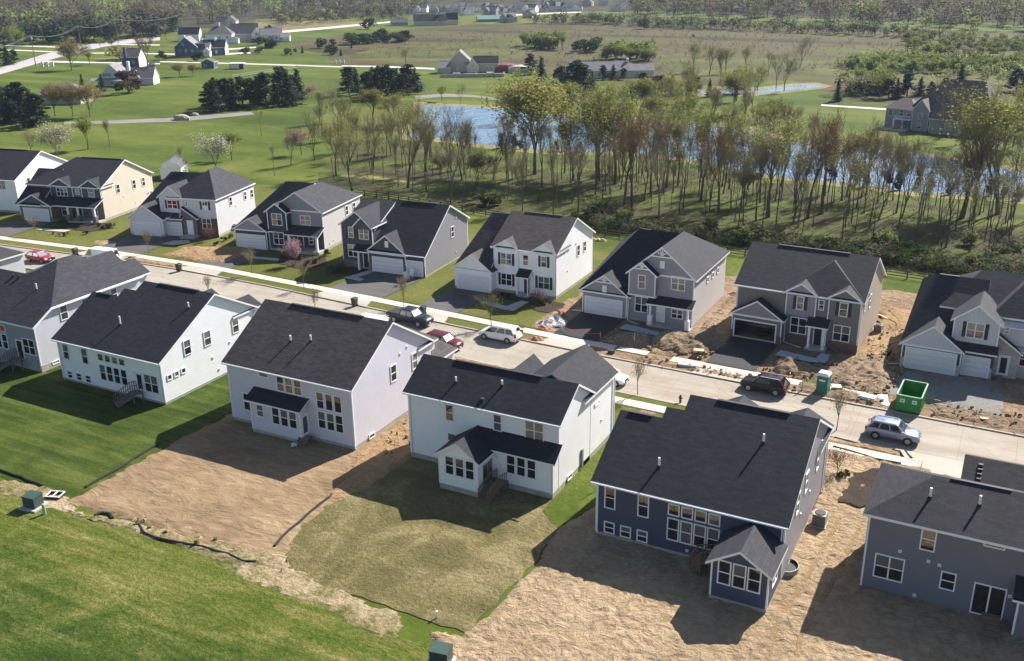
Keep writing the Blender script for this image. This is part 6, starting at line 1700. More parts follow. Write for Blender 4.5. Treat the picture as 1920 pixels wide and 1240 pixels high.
# rocking chair by the garage
def chair(u, v, label, mat, rz):
    t = thing('garden_chair', label, 'chair', (u, v, .1), R(rz), 'chairs by the garage doors')
    for pn, f in (('seat', lambda mb: mb.box(-.3, .3, -.3, .3, .4, .45, mat)), ('backrest', lambda mb: mb.hexa([(-.3, .26, .45), (.3, .26, .45), (.3, .31, .45), (-.3, .31, .45)], [(-.3, .4, 1.2), (.3, .4, 1.2), (.3, .45, 1.2), (-.3, .45, 1.2)], mat))):
        mb = MB(); f(mb); mb.build(pn, t)
    for x in (-.28, .28):
        for y in (-.28, .28):
            mb = MB(); mb.box(x - .03, x + .03, y - .03, y + .03, 0, .42, mat); mb.build('leg', t)
        mb = MB(); mb.box(x - .04, x + .04, -.32, .35, .62, .66, mat); mb.build('armrest', t)
c_ = (-74, 110.2)
chair(c_[0], c_[1] - .2, 'tall white garden chair in front of the single garage bay', 'white_trim', 10)
c_ = (-73.9, 108.9)
chair(c_[0], c_[1] - .2, 'lower white garden chair beside the tall white one', 'sheet_white', 60)
# split rail fence behind the far row
def fence(name, label, pts, mat='fence_brown', h=1.2, rails=3, sp=2.6, r=.055, cat='fence', group=None, post=.08):
    t = thing(name, label, cat, (pts[0][0], pts[0][1], 0), 0, group)
    o = Vector((pts[0][0], pts[0][1], 0)); k = 0; pm = MB()
    for a, c in zip(pts, pts[1:]):
        a = Vector((a[0], a[1], 0)); c = Vector((c[0], c[1], 0)); n = max(1, round((c - a).length / sp))
        for i in range(n + 1):
            p = a.lerp(c, i / n) - o
            if i < n or c == Vector((pts[-1][0], pts[-1][1], 0)):
                q = MB() if k < 95 else pm; q.box(p.x - post, p.x + post, p.y - post, p.y + post, 0, h + .1, mat)
                if k < 95: q.build('post', t)
                k += 1
        for j in range(rails):
            z = h * (j + 1) / rails - .1
            rm = MB(); rm.bar(a - o + Vector((0, 0, z)), c - o + Vector((0, 0, z)), .06, .12, mat); rm.build('rail', t)
    return t
fence('rail_fence', 'dark brown split rail fence running behind the far row of houses', [(-126, 149), (-104, 148.5), (-84.5, 145.9), (-60.5, 142.2), (-48.4, 140.9), (-30, 140.0), (-15.4, 139.4), (-9.8, 138.9), (8, 137.6), (22, 136.8)])
fence('board_fence', 'pale low rail fence crossing the far lawn above the dark pines', [(-269.9, 288.9), (-269.7, 298.4), (-268.7, 325.1)], 'far_drive', 1.3, 2, 5.0, cat='fence')
# roots, sticks and clods turned up on the building lots
def debris(name, poly, n, label, seed, mats=('bark', 'brown_soil', 'clod_soil', 'twig', 'raw_lumber'), L=(.2, .9)):
    r = random.Random(seed); xs = [p[0] for p in poly]; ys = [p[1] for p in poly]; mb = MB(); k = 0
    while k < n:
        u, v = r.uniform(min(xs), max(xs)), r.uniform(min(ys), max(ys))
        if not inside(np.array([u]), np.array([v]), poly)[0]: continue
        k += 1; m_ = r.choice(mats); z = r.uniform(.15, .45)
        if m_ in ('brown_soil', 'clod_soil'):
            s_ = r.uniform(.08, .26)
            P = [Vector((u + math.cos(t) * s_ * r.uniform(.7, 1.2), v + math.sin(t) * s_ * r.uniform(.7, 1.2), z - .25)) for t in [i * 1.047 for i in range(6)]]
            T = [Vector((u + (p.x - u) * .6 + r.uniform(-.05, .05), v + (p.y - v) * .6, z + s_ * .5)) for p in P]
            mb.hexa(P, T, m_)
        else:
            a = r.uniform(0, 6.28); l_ = r.uniform(*L); mb.bar((u, v, z), (u + math.cos(a) * l_, v + math.sin(a) * l_, z + r.uniform(-.1, .25)), .05, .04, m_)
    return tag(mb.build(name), label, 'debris', None, 'stuff')
debris('lot_debris', [(-41, 99.2), (-28.5, 98.8), (-27.6, 104), (-31, 110), (-32, 104.5), (-36, 104), (-41, 103)], 300, 'sticks, roots and clods of dirt before the grey trussed house', 1)
debris('lot_debris', [(-22, 98.6), (-9, 98), (-8.6, 104), (-13, 108), (-15.5, 103.5), (-22, 102.5)], 300, 'sticks, roots and clods of dirt before the taupe house', 2)
debris('lot_debris', [(-35.5, 95.3), (-9.4, 94.8), (-9.2, 97.4), (-17.5, 96.6), (-35.4, 96.9)], 130, 'sticks and clods along the far kerb strip', 3)
debris('lot_debris', [(-5, 94.8), (9, 94.2), (9, 98.5), (-4.6, 98.4)], 140, 'sticks and clods at the kerb right of the dumpster', 4)
debris('lot_debris', [(-46.5, 64), (-44.8, 84), (-48.8, 84), (-49.6, 66)], 120, 'clods in the soil strip between the lavender grey house and the white sun room house', 5, L=(.1, .4))
debris('lot_debris', [(-59, 46.3), (-44, 46.2), (-43.5, 48.2), (-59, 47.4)], 30, 'straw clods and sticks at the corner of the graded soil lot', 6, mats=('raw_lumber', 'brown_soil', 'orange_soil', 'walk_concrete'), L=(.1, .5))
debris('lot_debris', [(-13.4, 108), (-10.2, 107), (-9.2, 118), (-13.4, 118)], 120, 'clods of dirt along the side wall of the taupe house', 7, L=(.1, .5))

# ---------------------------------------------------------------- trees
class TreeMesh:
    def __init__(s): s.v = []; s.f = []; s.m = []; s.mats = []; s.n = 0
    def mi(s, m):
        if m not in s.mats: s.mats.append(m)
        return s.mats.index(m)
    def seg(s, a, b, r0, r1, mat, k):
        d = b - a; L = np.linalg.norm(d)
        if L < 1e-6: return
        d = d / L; x = np.cross(d, (0.31, .22, .92) if abs(d[2]) < .9 else (1, 0, 0)); x /= np.linalg.norm(x); y = np.cross(d, x)
        t = np.arange(k) * 2 * np.pi / k; c = np.outer(np.cos(t), x) + np.outer(np.sin(t), y)
        n = s.n; s.v.append(a + c * r0); s.v.append(b + c * r1); s.n += 2 * k
        mi = s.mi(mat)
        for i in range(k): s.f.append((n + i, n + (i + 1) % k, n + k + (i + 1) % k, n + k + i)); s.m.append(mi)
    def leaf(s, p, sz, rnd, mat, up=.3):
        n = rnd.normal(size=3); n[2] = abs(n[2]) + up; n /= np.linalg.norm(n)
        x = np.cross(n, rnd.normal(size=3)); x /= np.linalg.norm(x) + 1e-9; y = np.cross(n, x)
        w = sz * rnd.uniform(.6, 1.2); h = sz * rnd.uniform(.6, 1.2)
        s.v.append(np.array([p - x * w, p + y * h * .8 - x * w * .2, p + x * w, p - y * h])); k = s.n; s.n += 4
        s.f.append((k, k + 3, k + 2, k + 1)); s.m.append(s.mi(mat))
    def mesh(s, name):
        if not s.f: return None
        me = bpy.data.meshes.new(name); me.from_pydata(np.concatenate(s.v).tolist(), [], s.f)
        for m_ in s.mats: me.materials.append(MATS[m_])
        me.polygons.foreach_set('material_index', s.m); me.update(); return me
def grow(H, seed, crown=.62, forks=3, spread=.42, twigs=3, levels=4, r0=None, bark='bark', twig='twig', leaf=None, nleaf=0, lsz=.2, up=.25, droop=0., start=.3, tall=1.0, twr=.016, mainbend=.05):
    """broadleaf tree: returns (trunk mesh, crown mesh)"""
    rnd = np.random.default_rng(seed); T = TreeMesh(); Cc = TreeMesh(); tips = []
    r0 = r0 or H * .016
    def rec(p, d, L, r, lev):
        nseg = 3 if lev < 2 else 2; q = p; dd = d
        kk = 6 if lev == 0 else (4 if lev == 1 else 3)
        tgt = T if lev <= 1 else Cc; mat = bark if lev <= 2 else twig
        pts = [q]; dirs = [dd]
        for i in range(nseg):
            dd = dd + rnd.normal(size=3) * (.06 if lev == 0 else .13) + np.array([0, 0, up * .35 - droop * (lev > 2)]); dd /= np.linalg.norm(dd)
            n = q + dd * L / nseg; ra = r * (1 - .42 * i / nseg); rb = r * (1 - .42 * (i + 1) / nseg)
            tgt.seg(q, n, ra, rb, mat, kk); q = n; pts.append(q); dirs.append(dd)
        if lev >= levels - 1: tips.extend(pts[1:])
        if lev < levels:
            nb = forks + (1 if lev in (1, 2) else 0) + (twigs if lev >= levels - 2 else 0)
            for i in range(nb):
                t = 1.0 if i < 2 else rnd.uniform(.35, 1.0)
                j = t * nseg; a = int(min(nseg - 1, math.floor(j))); P = pts[a] + (pts[a + 1] - pts[a]) * (j - a)
                D = dirs[a + 1]; o = rnd.normal(size=3); o -= D * o.dot(D); o /= np.linalg.norm(o)
                sp = spread * rnd.uniform(.6, 1.5)
                nd = D + o * sp * 1.4; nd[2] += up * .5; nd /= np.linalg.norm(nd)
                rec(P, nd, L * rnd.uniform(.58, .82), max(twr, r * (.56 if lev < 2 else .5)), lev + 1)
    trunkL = H * start
    p = np.array([0., 0., -.2]); d = np.array([rnd.normal() * mainbend, rnd.normal() * mainbend, 1.]); d /= np.linalg.norm(d)
    a = p; r = r0
    for i in range(3):
        n = a + d * trunkL / 3; T.seg(a, n, r * (1.25 if i == 0 else 1), r * .93, bark, 7); r *= .93; a = n; d = d + rnd.normal(size=3) * .03; d[2] = abs(d[2]); d /= np.linalg.norm(d)
    Lb = H * (1 - start) * .42 * tall
    nb = forks
    for i in range(nb):
        az = 2 * np.pi * (i + rnd.uniform(-.2, .2)) / nb; sp = spread * rnd.uniform(.5, 1.1) * (0.15 if i == 0 else 1)
        nd = d + np.array([np.cos(az), np.sin(az), 0]) * sp; nd /= np.linalg.norm(nd)
        rec(a, nd, Lb * rnd.uniform(.85, 1.15), r * .72, 1)
    if leaf and tips:
        tp = np.array(tips)
        for i in range(nleaf):
            q = tp[rnd.integers(len(tp))] + rnd.normal(size=3) * .35
            Cc.leaf(q, lsz, rnd, leaf if isinstance(leaf, str) else leaf[rnd.integers(len(leaf))])
    zz = max((v[:, 2].max() for v in Cc.v), default=H)
    sc = H / zz
    for M_ in (T, Cc): M_.v = [v * sc for v in M_.v]
    return T.mesh('trunk'), Cc.mesh('crown')
def conifer(H, seed, W=.28, mat='needle', dens=1.0, ragged=.2, base=.06):
    rnd = np.random.default_rng(seed); T = TreeMesh(); Cc = TreeMesh()
    T.seg(np.array([0, 0, -.2]), np.array([0, 0, H * .95]), H * .018, H * .003, 'bark', 6)
    nl = int(24 * dens)
    for i in range(nl):
        t = i / nl; z = H * (base + (1 - base) * t); R0 = H * W * (1 - t) ** .85 * rnd.uniform(1 - ragged, 1 + ragged * .6) + .12
        nb = int(9 * (1 - t) + 4)
        for j in range(nb):
            az = rnd.uniform(0, 2 * np.pi); L = R0 * rnd.uniform(.65, 1.1)
            d = np.array([np.cos(az), np.sin(az), -.18 + .25 * t]); tip = np.array([0, 0, z]) + d * L
            if j % 3 == 0: Cc.seg(np.array([0, 0, z]), tip, .04, .012, 'bark', 3)
            m_ = int(3 + L * 2.2)
            for q in range(m_):
                f = (q + .7) / m_; P = np.array([0, 0, z]) + d * L * f + rnd.normal(size=3) * .14 * H / 9
                Cc.leaf(P, .30 * H / 9 * (1.15 - .4 * f), rnd, mat, .8)
    return T.mesh('trunk'), Cc.mesh('crown')
def pine(H, seed, mat='needle'):
    """open, layered pine with clumps at the branch ends"""
    rnd = np.random.default_rng(seed); T = TreeMesh(); Cc = TreeMesh()
    T.seg(np.array([0, 0, -.2]), np.array([0, 0, H * .92]), H * .02, H * .005, 'bark', 6)
    for i in range(30):
        t = .16 + .84 * i / 30; z = H * t * .95; az = rnd.uniform(0, 6.28); L = H * .27 * (1.12 - t) ** .6 * rnd.uniform(.6, 1.15)
        d = np.array([np.cos(az), np.sin(az), .12]); tip = np.array([0, 0, z]) + d * L; T.seg(np.array([0, 0, z]), tip, .07, .02, 'bark', 3)
        for c in range(3):
            cc = np.array([0, 0, z]) + d * L * (.5 + .25 * c) + rnd.normal(size=3) * .25
            for q in range(26): 
                o = rnd.normal(size=3); o /= np.linalg.norm(o); o *= rnd.uniform(.3, 1.0) * H * .075; o[2] *= .55
                Cc.leaf(cc + o, .26 * H / 10, rnd, mat, .5)
    return T.mesh('trunk'), Cc.mesh('crown')
def bushy(H, W, seed, mat, n=700, sz=.2, bark='bark', lumps=9, flat=.8, low=.12):
    """dense shrub or rounded small tree made of leaf clumps"""
    rnd = np.random.default_rng(seed); T = TreeMesh(); Cc = TreeMesh()
    for j in range(5):
        a = rnd.uniform(0, 6.28); T.seg(np.array([0, 0, -.1]), np.array([np.cos(a) * W * .3, np.sin(a) * W * .3, H * .6]), H * .025 + .015, .012, bark, 4)
    cs = []
    for j in range(lumps):
        a = rnd.uniform(0, 6.28); rr = W * .5 * math.sqrt(rnd.random()) * .75; cs.append((np.array([np.cos(a) * rr, np.sin(a) * rr, H * rnd.uniform(.2, .78)]), rnd.uniform(.5, 1.0)))
    for i in range(n):
        c, k = cs[rnd.integers(lumps)]; o = rnd.normal(size=3); o /= np.linalg.norm(o); o *= k * np.array([W * .28, W * .28, H * .24 * flat]) * rnd.uniform(.6, 1.05)
        p = c + o; p[2] = max(p[2], H * low * rnd.random()); Cc.leaf(p, sz, rnd, mat if isinstance(mat, str) else mat[rnd.integers(len(mat))], .35)
    return T.mesh('trunk'), Cc.mesh('crown')
PROTO = {}
def proto(key, meshes): PROTO[key] = meshes
for i, s in enumerate((11, 12, 13, 14)): proto('bare%d' % i, grow(17, s, forks=3, spread=.23 + .04 * i, twigs=1, levels=5, start=.32 - .03 * i, leaf=('bud_brown', 'bud_yellow', 'bud_green'), nleaf=420, lsz=.12, twr=.02, r0=.24, up=.32))
for i, s in enumerate((21, 22, 23)): proto('bud%d' % i, grow(18, s, forks=3, spread=.29 + .05 * i, twigs=1, levels=5, start=.26, leaf=('bud_yellow', 'bud_green', 'bud_yellow', 'bud_green'), nleaf=2300, lsz=.14, twr=.02, r0=.29, up=.32))
for i, s in enumerate((31, 32)): proto('gold%d' % i, grow(15, s, forks=4, spread=.4, twigs=1, levels=4, start=.24, leaf=('bud_yellow', 'bud_yellow', 'bud_green', 'bud_brown'), nleaf=5200, lsz=.17, twr=.022, droop=.05))
for i, s in enumerate((41, 42)): proto('red%d' % i, grow(15, s, forks=3, spread=.24, twigs=1, levels=5, start=.34, twig='red_twig', leaf=('bud_brown', 'red_twig', 'bud_yellow'), nleaf=650, lsz=.13, twr=.02, r0=.26, up=.32))
for i, s in enumerate((51, 52, 53)): proto('slim%d' % i, grow(13, s, forks=2, spread=.26, twigs=2, levels=4, start=.40, r0=.12, up=.32, leaf=('bud_brown', 'bud_green'), nleaf=260, lsz=.13, twr=.02))
for i, s in enumerate((61, 62)): proto('green%d' % i, grow(10, s, forks=3, spread=.45, twigs=1, levels=4, start=.22, leaf='bud_green', nleaf=2000, lsz=.18, twr=.02))
proto('round0', grow(8, 71, forks=5, spread=.55, twigs=2, levels=4, start=.24, leaf=('bud_brown', 'bud_yellow'), nleaf=2200, lsz=.14, twr=.02, twig='red_twig'))
proto('white0', grow(8, 72, forks=4, spread=.55, twigs=2, levels=4, start=.16, leaf=('blossom_white', 'blossom_white', 'bud_green'), nleaf=2200, lsz=.14, twr=.02))
proto('pink0', grow(8, 73, forks=4, spread=.6, twigs=1, levels=4, start=.25, leaf='blossom_pink', nleaf=1500, lsz=.14, twr=.02))
proto('pinkyoung', grow(4.6, 74, forks=5, spread=.34, twigs=2, levels=3, start=.2, r0=.07, leaf='blossom_pink', nleaf=1500, lsz=.085, twr=.009, bark='pale_bark'))
proto('sapling0', grow(4.4, 75, forks=4, spread=.34, twigs=1, levels=3, start=.34, r0=.045, bark='pale_bark', leaf=('bud_yellow', 'bud_brown'), nleaf=190, lsz=.06, twr=.009))
proto('sapling1', grow(4.4, 76, forks=4, spread=.26, twigs=2, levels=3, start=.30, r0=.05, bark='pale_bark', leaf=('bud_green', 'bud_brown'), nleaf=320, lsz=.06, twr=.01))
proto('maroonsap', grow(2.6, 77, forks=4, spread=.5, twigs=2, levels=3, start=.25, r0=.04, leaf='leaf_maroon', nleaf=420, lsz=.06, twr=.009))
proto('conifer0', conifer(10, 81, .26)); proto('conifer1', conifer(10, 82, .34, ragged=.35)); proto('conifer2', conifer(10, 83, .22, 'needle_light'))
proto('pine0', pine(11, 84)); proto('pine1', pine(11, 85))
proto('cone0', bushy(3.0, 1.7, 86, 'shrub_dark', 420, .16, lumps=5, flat=1.1))
proto('bush0', bushy(2.6, 3.6, 87, ('shrub_green', 'shrub_dark'), 800, .16)); proto('bush1', bushy(2.2, 3.0, 88, 'shrub_dark', 700, .15))
proto('bushy0', bushy(4, 3.6, 89, ('thicket_green', 'thicket_green', 'bud_green'), 800, .22, lumps=12, flat=1.1)); proto('bushm', bushy(6, 7, 90, ('leaf_maroon', 'shrub_dark', 'shrub_dark'), 1100, .3))
proto('busho', bushy(3, 5, 91, ('bud_yellow', 'bud_brown'), 700, .2))
proto('twigbush', bushy(2.4, 3.4, 92, ('forest_gray', 'shrub_green', 'bud_brown'), 420, .14, lumps=8))
def tree(key, u, v, H, label, name='tree', cat='tree', group=None, rz=None, wide=1.0):
    tm, cm = PROTO[key]
    base = PROTO_H.setdefault(key, max(q.co.z for q in cm.vertices))
    s = H / base
    r = thing(name, label, cat, (u, v, 0), random.uniform(0, 6.28) if rz is None else rz, group)
    r.scale = (s * wide, s * wide, s)
    link('trunk', tm, r); link('crown', cm, r)
    return r
PROTO_H = {}
TR = random.Random(99)

# -- young trees of the street and front yards
SAP = 'young street trees'
for (p, k, H, lb) in (((-142.3, 102.9), 'sapling1', 3.6, 'thin sapling with pale buds on the lawn of the cream house with navy dormers'),
                      ((-116.7, 102.8), 'sapling1', 4.2, 'sapling on the soil strip before the pale hipped roof house'),
                      ((-95.4, 101.6), 'sapling1', 4.4, 'yellowish sapling before the navy house with the pink tree'),
                      ((-84.5, 99.7), 'sapling0', 4.2, 'bare sapling left of the three bay garage house drive'),
                      ((-68.1, 99.2), 'sapling0', 4.6, 'very thin bare sapling above the navy pickup'),
                      ((-54.7, 98.1), 'sapling1', 4.8, 'slim upright sapling with tight buds above the white minivan'),
                      ((-31.8, 87.2), 'sapling0', 4.6, 'bare sapling at the near kerb right of the white sun room house'),
                      ((-12.3, 87.8), 'sapling0', 4.8, 'budding sapling at the near kerb beside the navy house gable'),
                      ((-93.5, 91.2), 'sapling0', 3.8, 'thin sapling just behind the white saltbox house ridge'),
                      ((-76.5, 92), 'sapling0', 4.0, 'faint bare sapling behind the left end of the brown roof')):
    tree(k, p[0], p[1], H, lb, 'sapling', 'sapling', SAP)
for (p, H, lb) in (((-142.8, 114.3), 2.4, 'small maroon leaved tree at the porch of the cream house'), ((-113.8, 112.8), 3.0, 'small maroon leaved tree before the dark brick of the pale hipped roof house'),
                   ((-53.3, 107.4), 2.8, 'small maroon leaved tree at the porch of the white house with the brown roof'), ((-10.6, 79.5), 3.0, 'small maroon sapling in the mulch bed beside the navy house'),
                   ((-73.5, 107), 1.6, 'low maroon shrub in the ring of mulch by the three bay garage')):
    tree('maroonsap', p[0], p[1], H, lb, 'maroon_tree', 'tree', 'small maroon trees')
p = (-92.8, 108)
tree('pinkyoung', p[0], p[1], 4.3, 'young pink blossom tree in front of the navy fronted porch', 'blossom_tree', 'tree')
# foundation shrubs
SH = [(186,425,.8),(193,430,.7),(206,428,.9),(215,424,.8),(160,440,.7),(405,460,.7),(420,452,.8),(433,447,.7),(575,500,.9),(590,495,.8),(600,487,1.),(612,480,1.1),(550,500,.7),(628,510,1.5),(640,503,1.2),(618,516,1.),
      (1020,572,.9),(1030,568,.8),(940,556,.5),(955,558,.5),(968,561,.5),(1000,578,.5),(100,440,.7),(112,442,.7),(124,443,.7),(1588,893,.6),(1575,898,.7),(790,518,.5)]
for (x, y, s), w in zip(SH, [(-137.5, 111.5), (-135.5, 110.5), (-135, 111.5), (-135.4, 112.9), (-135.4, 106.9), (-111.2, 111.2), (-111.8, 113.7), (-111.9, 115.4), (-91, 108.3), (-90.7, 109.9), (-91.4, 112), (-91.8, 114), (-92.7, 107.4), (-85.6, 108), (-85.9, 109.8), (-85.4, 106.4), (-52.5, 108), (-52.2, 109.1), (-59, 108.7), (-57.9, 108.7), (-56.8, 108.5), (-53.2, 106.3), (-140.3, 104.6), (-138.7, 104.6), (-137.5, 104.8), (-9.8, 79.4), (-10.3, 78.7), (-73.3, 111.6)]):
    near = min((abs(w[0] - c[0]), c[1]) for c in ((-145, 'the cream house with navy dormers'), (-118, 'the pale hipped roof house'), (-98, 'the navy fronted porch house'), (-80, 'the three bay garage house'), (-56, 'the white house with the brown roof'), (-8, 'the navy house side wall')))[1]
    tree(TR.choice(('bush0', 'bush1', 'twigbush')), w[0], w[1], s, 'low shrub beside ' + near, 'shrub', 'shrub', 'foundation shrubs', wide=.8)
# -- the woods between the far row and the pond: the trees one can tell apart
BIG = [('bud0', 660,362, 15,1.1), ('bud1', 765,352, 19,1.15), ('bare0', 800,359, 14,1), ('bare1', 845,387, 14,1.), ('bare2', 867,338, 16,1), ('bare3', 925,338, 13,1.2), ('gold0', 1003,327, 21,1.35), ('bare0', 1016,350, 14,1),
       ('bare1', 980,395, 12,1), ('slim0', 1037,402, 12,1), ('bare2', 1083,355, 13,1), ('gold1', 1120,334, 20,1.3), ('bud2', 1153,345, 20,1.1), ('red0', 1170,395, 18,1), ('red1', 1185,395, 18,1), ('bud0', 1250,352, 19,1.25), ('red0', 1220,370, 15,1),
       ('bud1', 1313,378, 20,1), ('red1', 1347,402, 17,1), ('bud2', 1440,408, 18,1.35), ('red0', 1513,410, 16,1.1), ('red1', 1540,402, 19,1.2), ('bud0', 1803,409, 25,1.35), ('bud1', 1870,402, 23,1.3), ('bare3', 1620,400, 12,1), ('bare0', 1680,400, 13,1),
       ('bare2', 1690,410, 14,1), ('slim1', 1725,415, 12,1), ('slim2', 1760,420, 12,1), ('bare1', 1590,405, 12,1), ('bud2', 1395,372, 16,1), ('green0', 1398,385, 8,1), ('green1', 895,350, 7,1), ('green0', 825,338, 6,1), ('bare3', 590,300, 12,1), ('bare1', 605,255, 10,1),
       ('red1', 600,232, 10,1), ('gold0', 700,232, 10,1.1), ('gold1', 740,236, 10,1.2), ('bud1', 640,262, 12,1.2), ('bare2', 545,310, 9,1), ('slim0', 515,330, 7,1), ('slim1', 490,255, 8,1), ('bare0', 205,275, 7,1), ('bare2', 700,318, 13,1.1), ('bud2', 630,330, 13,1)]
BW = [(-113.6, 150.2), (-106.4, 158.6), (-101.4, 157.4), (-91, 148.9), (-100.2, 168.9), (-94.6, 171.5), (-89.5, 180), (-83.2, 170.3), (-77.8, 151.6), (-71.8, 151.4), (-76, 171), (-76.5, 181.9), (-71.3, 178.3), (-61.8, 159), (-60.5, 159.6), (-61.1, 179.4), (-61.1, 170.5), (-51.8, 171.1), (-46.1, 163.3), (-38, 164.7), (-31.9, 166.7), (-30.4, 170.7), (-8.9, 177.8), (-3.7, 183), (-24, 174.4), (-19.1, 176.7), (-17.8, 173.3), (-14.8, 172.7), (-11.9, 172.2), (-26.1, 171.4), (-45.4, 176.8), (-43.7, 171.7), (-94.6, 165.1), (-104.3, 167.1), (-140.9, 173.6), (-158.9, 199.7), (-171.8, 215.2), (-158.4, 221), (-151.1, 220.3), (-151.2, 197.2), (-141.9, 166.7), (-137.7, 156.4), (-173.3, 193.4), (-197.2, 166.6), (-122.8, 170.3), (-126, 161.7)]
LOOK = {'bar': 'bare brown', 'bud': 'tall olive budding', 'gol': 'broad golden green', 'red': 'reddish brown twiggy', 'sli': 'slender bare', 'gre': 'small fresh green'}
ROW = [(-150, 'the cream house'), (-122, 'the pale hipped roof house'), (-100, 'the pink tree house'), (-80, 'the three bay garage'), (-59, 'the brown roofed house'), (-40, 'the trussed house'), (-21, 'the open garage house'), (-1, 'the stone entry house')]
def screen_x(u, v):
    w = Vector((u, v, 0)) - Vector((0, 0, 42)); return 960 + 1860 * w.dot(rt) / w.dot(fw)
ROWX = [(screen_x(a, 117), n) for a, n in ROW]
def behind(u, v):
    x = screen_x(u, v); return min((abs(x - a), n) for a, n in ROWX)[1]
def zone(v): return 'in the woods' if v < 165 else ('deeper in the woods' if v < 190 else ('near the pond' if v < 232 else 'beyond the pond'))
WG = 'trees of the woods behind the far row'
used_spots = []
for (k, x, y, H, wd), w in zip(BIG, BW):
    tree(k, w[0], w[1], H, '%s tree %s above %s, %d m tall' % (LOOK[k[:3]], zone(w[1]), behind(*w), H), 'woodland_tree', 'tree', WG, wide=wd); used_spots.append(w)
WOODS = [(-124.3, 154.2), (-144.3, 190), (-125.4, 191), (-108.5, 190.8), (-96.6, 193.5), (-73.4, 197.5), (-48.2, 188.9), (-28.5, 190.3), (-9.8, 186.1), (10.4, 180.7), (10, 156.3), (-14.5, 153.7), (-37.2, 154.8), (-64.5, 153.6), (-88.5, 153.3), (-107.3, 151.7)]
xs = [p[0] for p in WOODS]; ys = [p[1] for p in WOODS]; cnt = 0; tries = 0
while cnt < 208 and tries < 9000:
    tries += 1
    u, v = TR.uniform(min(xs), max(xs)), TR.uniform(min(ys), max(ys))
    if not inside(np.array([u]), np.array([v]), WOODS)[0]: continue
    if any((u - a) ** 2 + (v - b) ** 2 < (2.2 if TR.random() < .4 else 6.5) for a, b in used_spots): continue
    sx = screen_x(u, v)
    if sx > 1960 or TR.random() > (.3 + .7 * min(1, max(0, (sx - 600) / 700))): continue
    used_spots.append((u, v)); cnt += 1
    k = TR.choice(('bare0', 'bare1', 'bare2', 'slim0', 'slim1', 'slim2', 'slim0', 'slim1', 'slim2', 'slim0', 'slim1', 'red0', 'red1', 'bud0'))
    if v < 172 and k[:3] in ('red', 'bud') : k = 'slim%d' % TR.randrange(3)
    H = TR.uniform(9, 14) if k[:3] == 'sli' else TR.uniform(11, 15)
    if sx < 1000: H *= .8
    tree(k, u, v, H, '%s tree %s above %s' % (LOOK[k[:3]], zone(v), behind(u, v)), 'woodland_tree', 'tree', WG)
# band of budding trees between pond and far lawn, and right hand golden trees
for (x0, k) in enumerate(zip([(-84, 236.8), (-81.1, 242.4), (-73.9, 231.2), (-72, 242), (-65.2, 235.1), (-91.2, 244.4), (-96.9, 251.5), (-63.2, 241.7), (-58.9, 237.8), (-53.2, 225.3), (-48.4, 225.3), (-78.3, 262.4), (-75, 274.1), (-85.1, 269.8), (-57.6, 248.3), (-42.1, 217.9), (-118, 371.5), (-109.9, 365.2), (-105.5, 370.6), (-99.7, 378.6), (-90.2, 372.9), (-97.2, 336), (-82.2, 327), (-78.3, 336), (-74.3, 330.2), (-8.5, 233), (-5.6, 237.5), (-2.5, 223.5), (-4.2, 252.1), (-13.7, 276.2), (-3.2, 272), (-17.7, 265.7), (-20.2, 254.8), (-14.3, 252.8), (-94.8, 294.7), (-95.2, 276.6), (-81.6, 300.2), (-71.6, 280.9), (-124.9, 237.4), (-109.8, 242), (-110.1, 236.2), (-100.1, 246.2)],
                           ['gold0','bud0','gold1','red0','bud1','gold0','bud2','red1','bud0','gold1','red0','bud1','gold0','bud2','green1','red1','bud0','bud1','bud2','bud0','bare1','bare0','bud1','bare2','bare3','gold0','bud1','gold1','gold0','bud2','gold1','bare1','bare2','red0','bud0','gold1','green0','bud1','gold1','gold0','gold1','gold1'])):
    w, kk = k
    H = TR.uniform(9, 14)
    tree(kk, w[0], w[1], H, '%s tree beyond the pond above %s, %d m tall' % (LOOK[kk[:3]], behind(*w), H), 'woodland_tree', 'tree', 'budding trees beyond the pond', wide=1.15)
# understory
US = [(-64.9, 145.5), (-64.2, 148.5), (-62.1, 148), (-58.9, 147.2), (-58.4, 150.5), (-54.5, 147.8), (-51.7, 147.6), (-50.8, 150.2), (-64.9, 152.2), (-47.5, 148.2), (-43.9, 148.1), (-41.2, 147.6), (-37.8, 147.5), (-35.4, 147.7), (-33.4, 149.6), (-28.8, 147.5), (-25.6, 146.8), (-21.2, 148), (-17.2, 146.3), (-13.9, 149.3), (-10, 146.8), (-6.5, 147), (-3.1, 146.7), (-0.5, 147.2), (-44.6, 153.1), (-38.3, 152.5), (-31.5, 152.2), (-25.3, 153.4), (-17.5, 153.8), (-10.2, 155.7), (-3, 156), (-64.4, 155.7), (-59.5, 155.9), (-68.7, 149.6), (-85.7, 152.3), (-109.1, 150.8), (0.3, 160.7), (-6.2, 160.8)]
for w in US[::2] + US[1::3]:
    k = TR.choice(('bush0', 'twigbush', 'twigbush', 'twigbush', 'bushy0'))
    tree(k, w[0], w[1], TR.uniform(1.8, 3.2), '%s bush under the trees above %s' % ({'bush0': 'green', 'bush1': 'dark green', 'twigbush': 'grey twiggy', 'bushy0': 'yellow green'}[k], behind(*w)), 'bush', 'bush', 'understory bushes', wide=1.3)
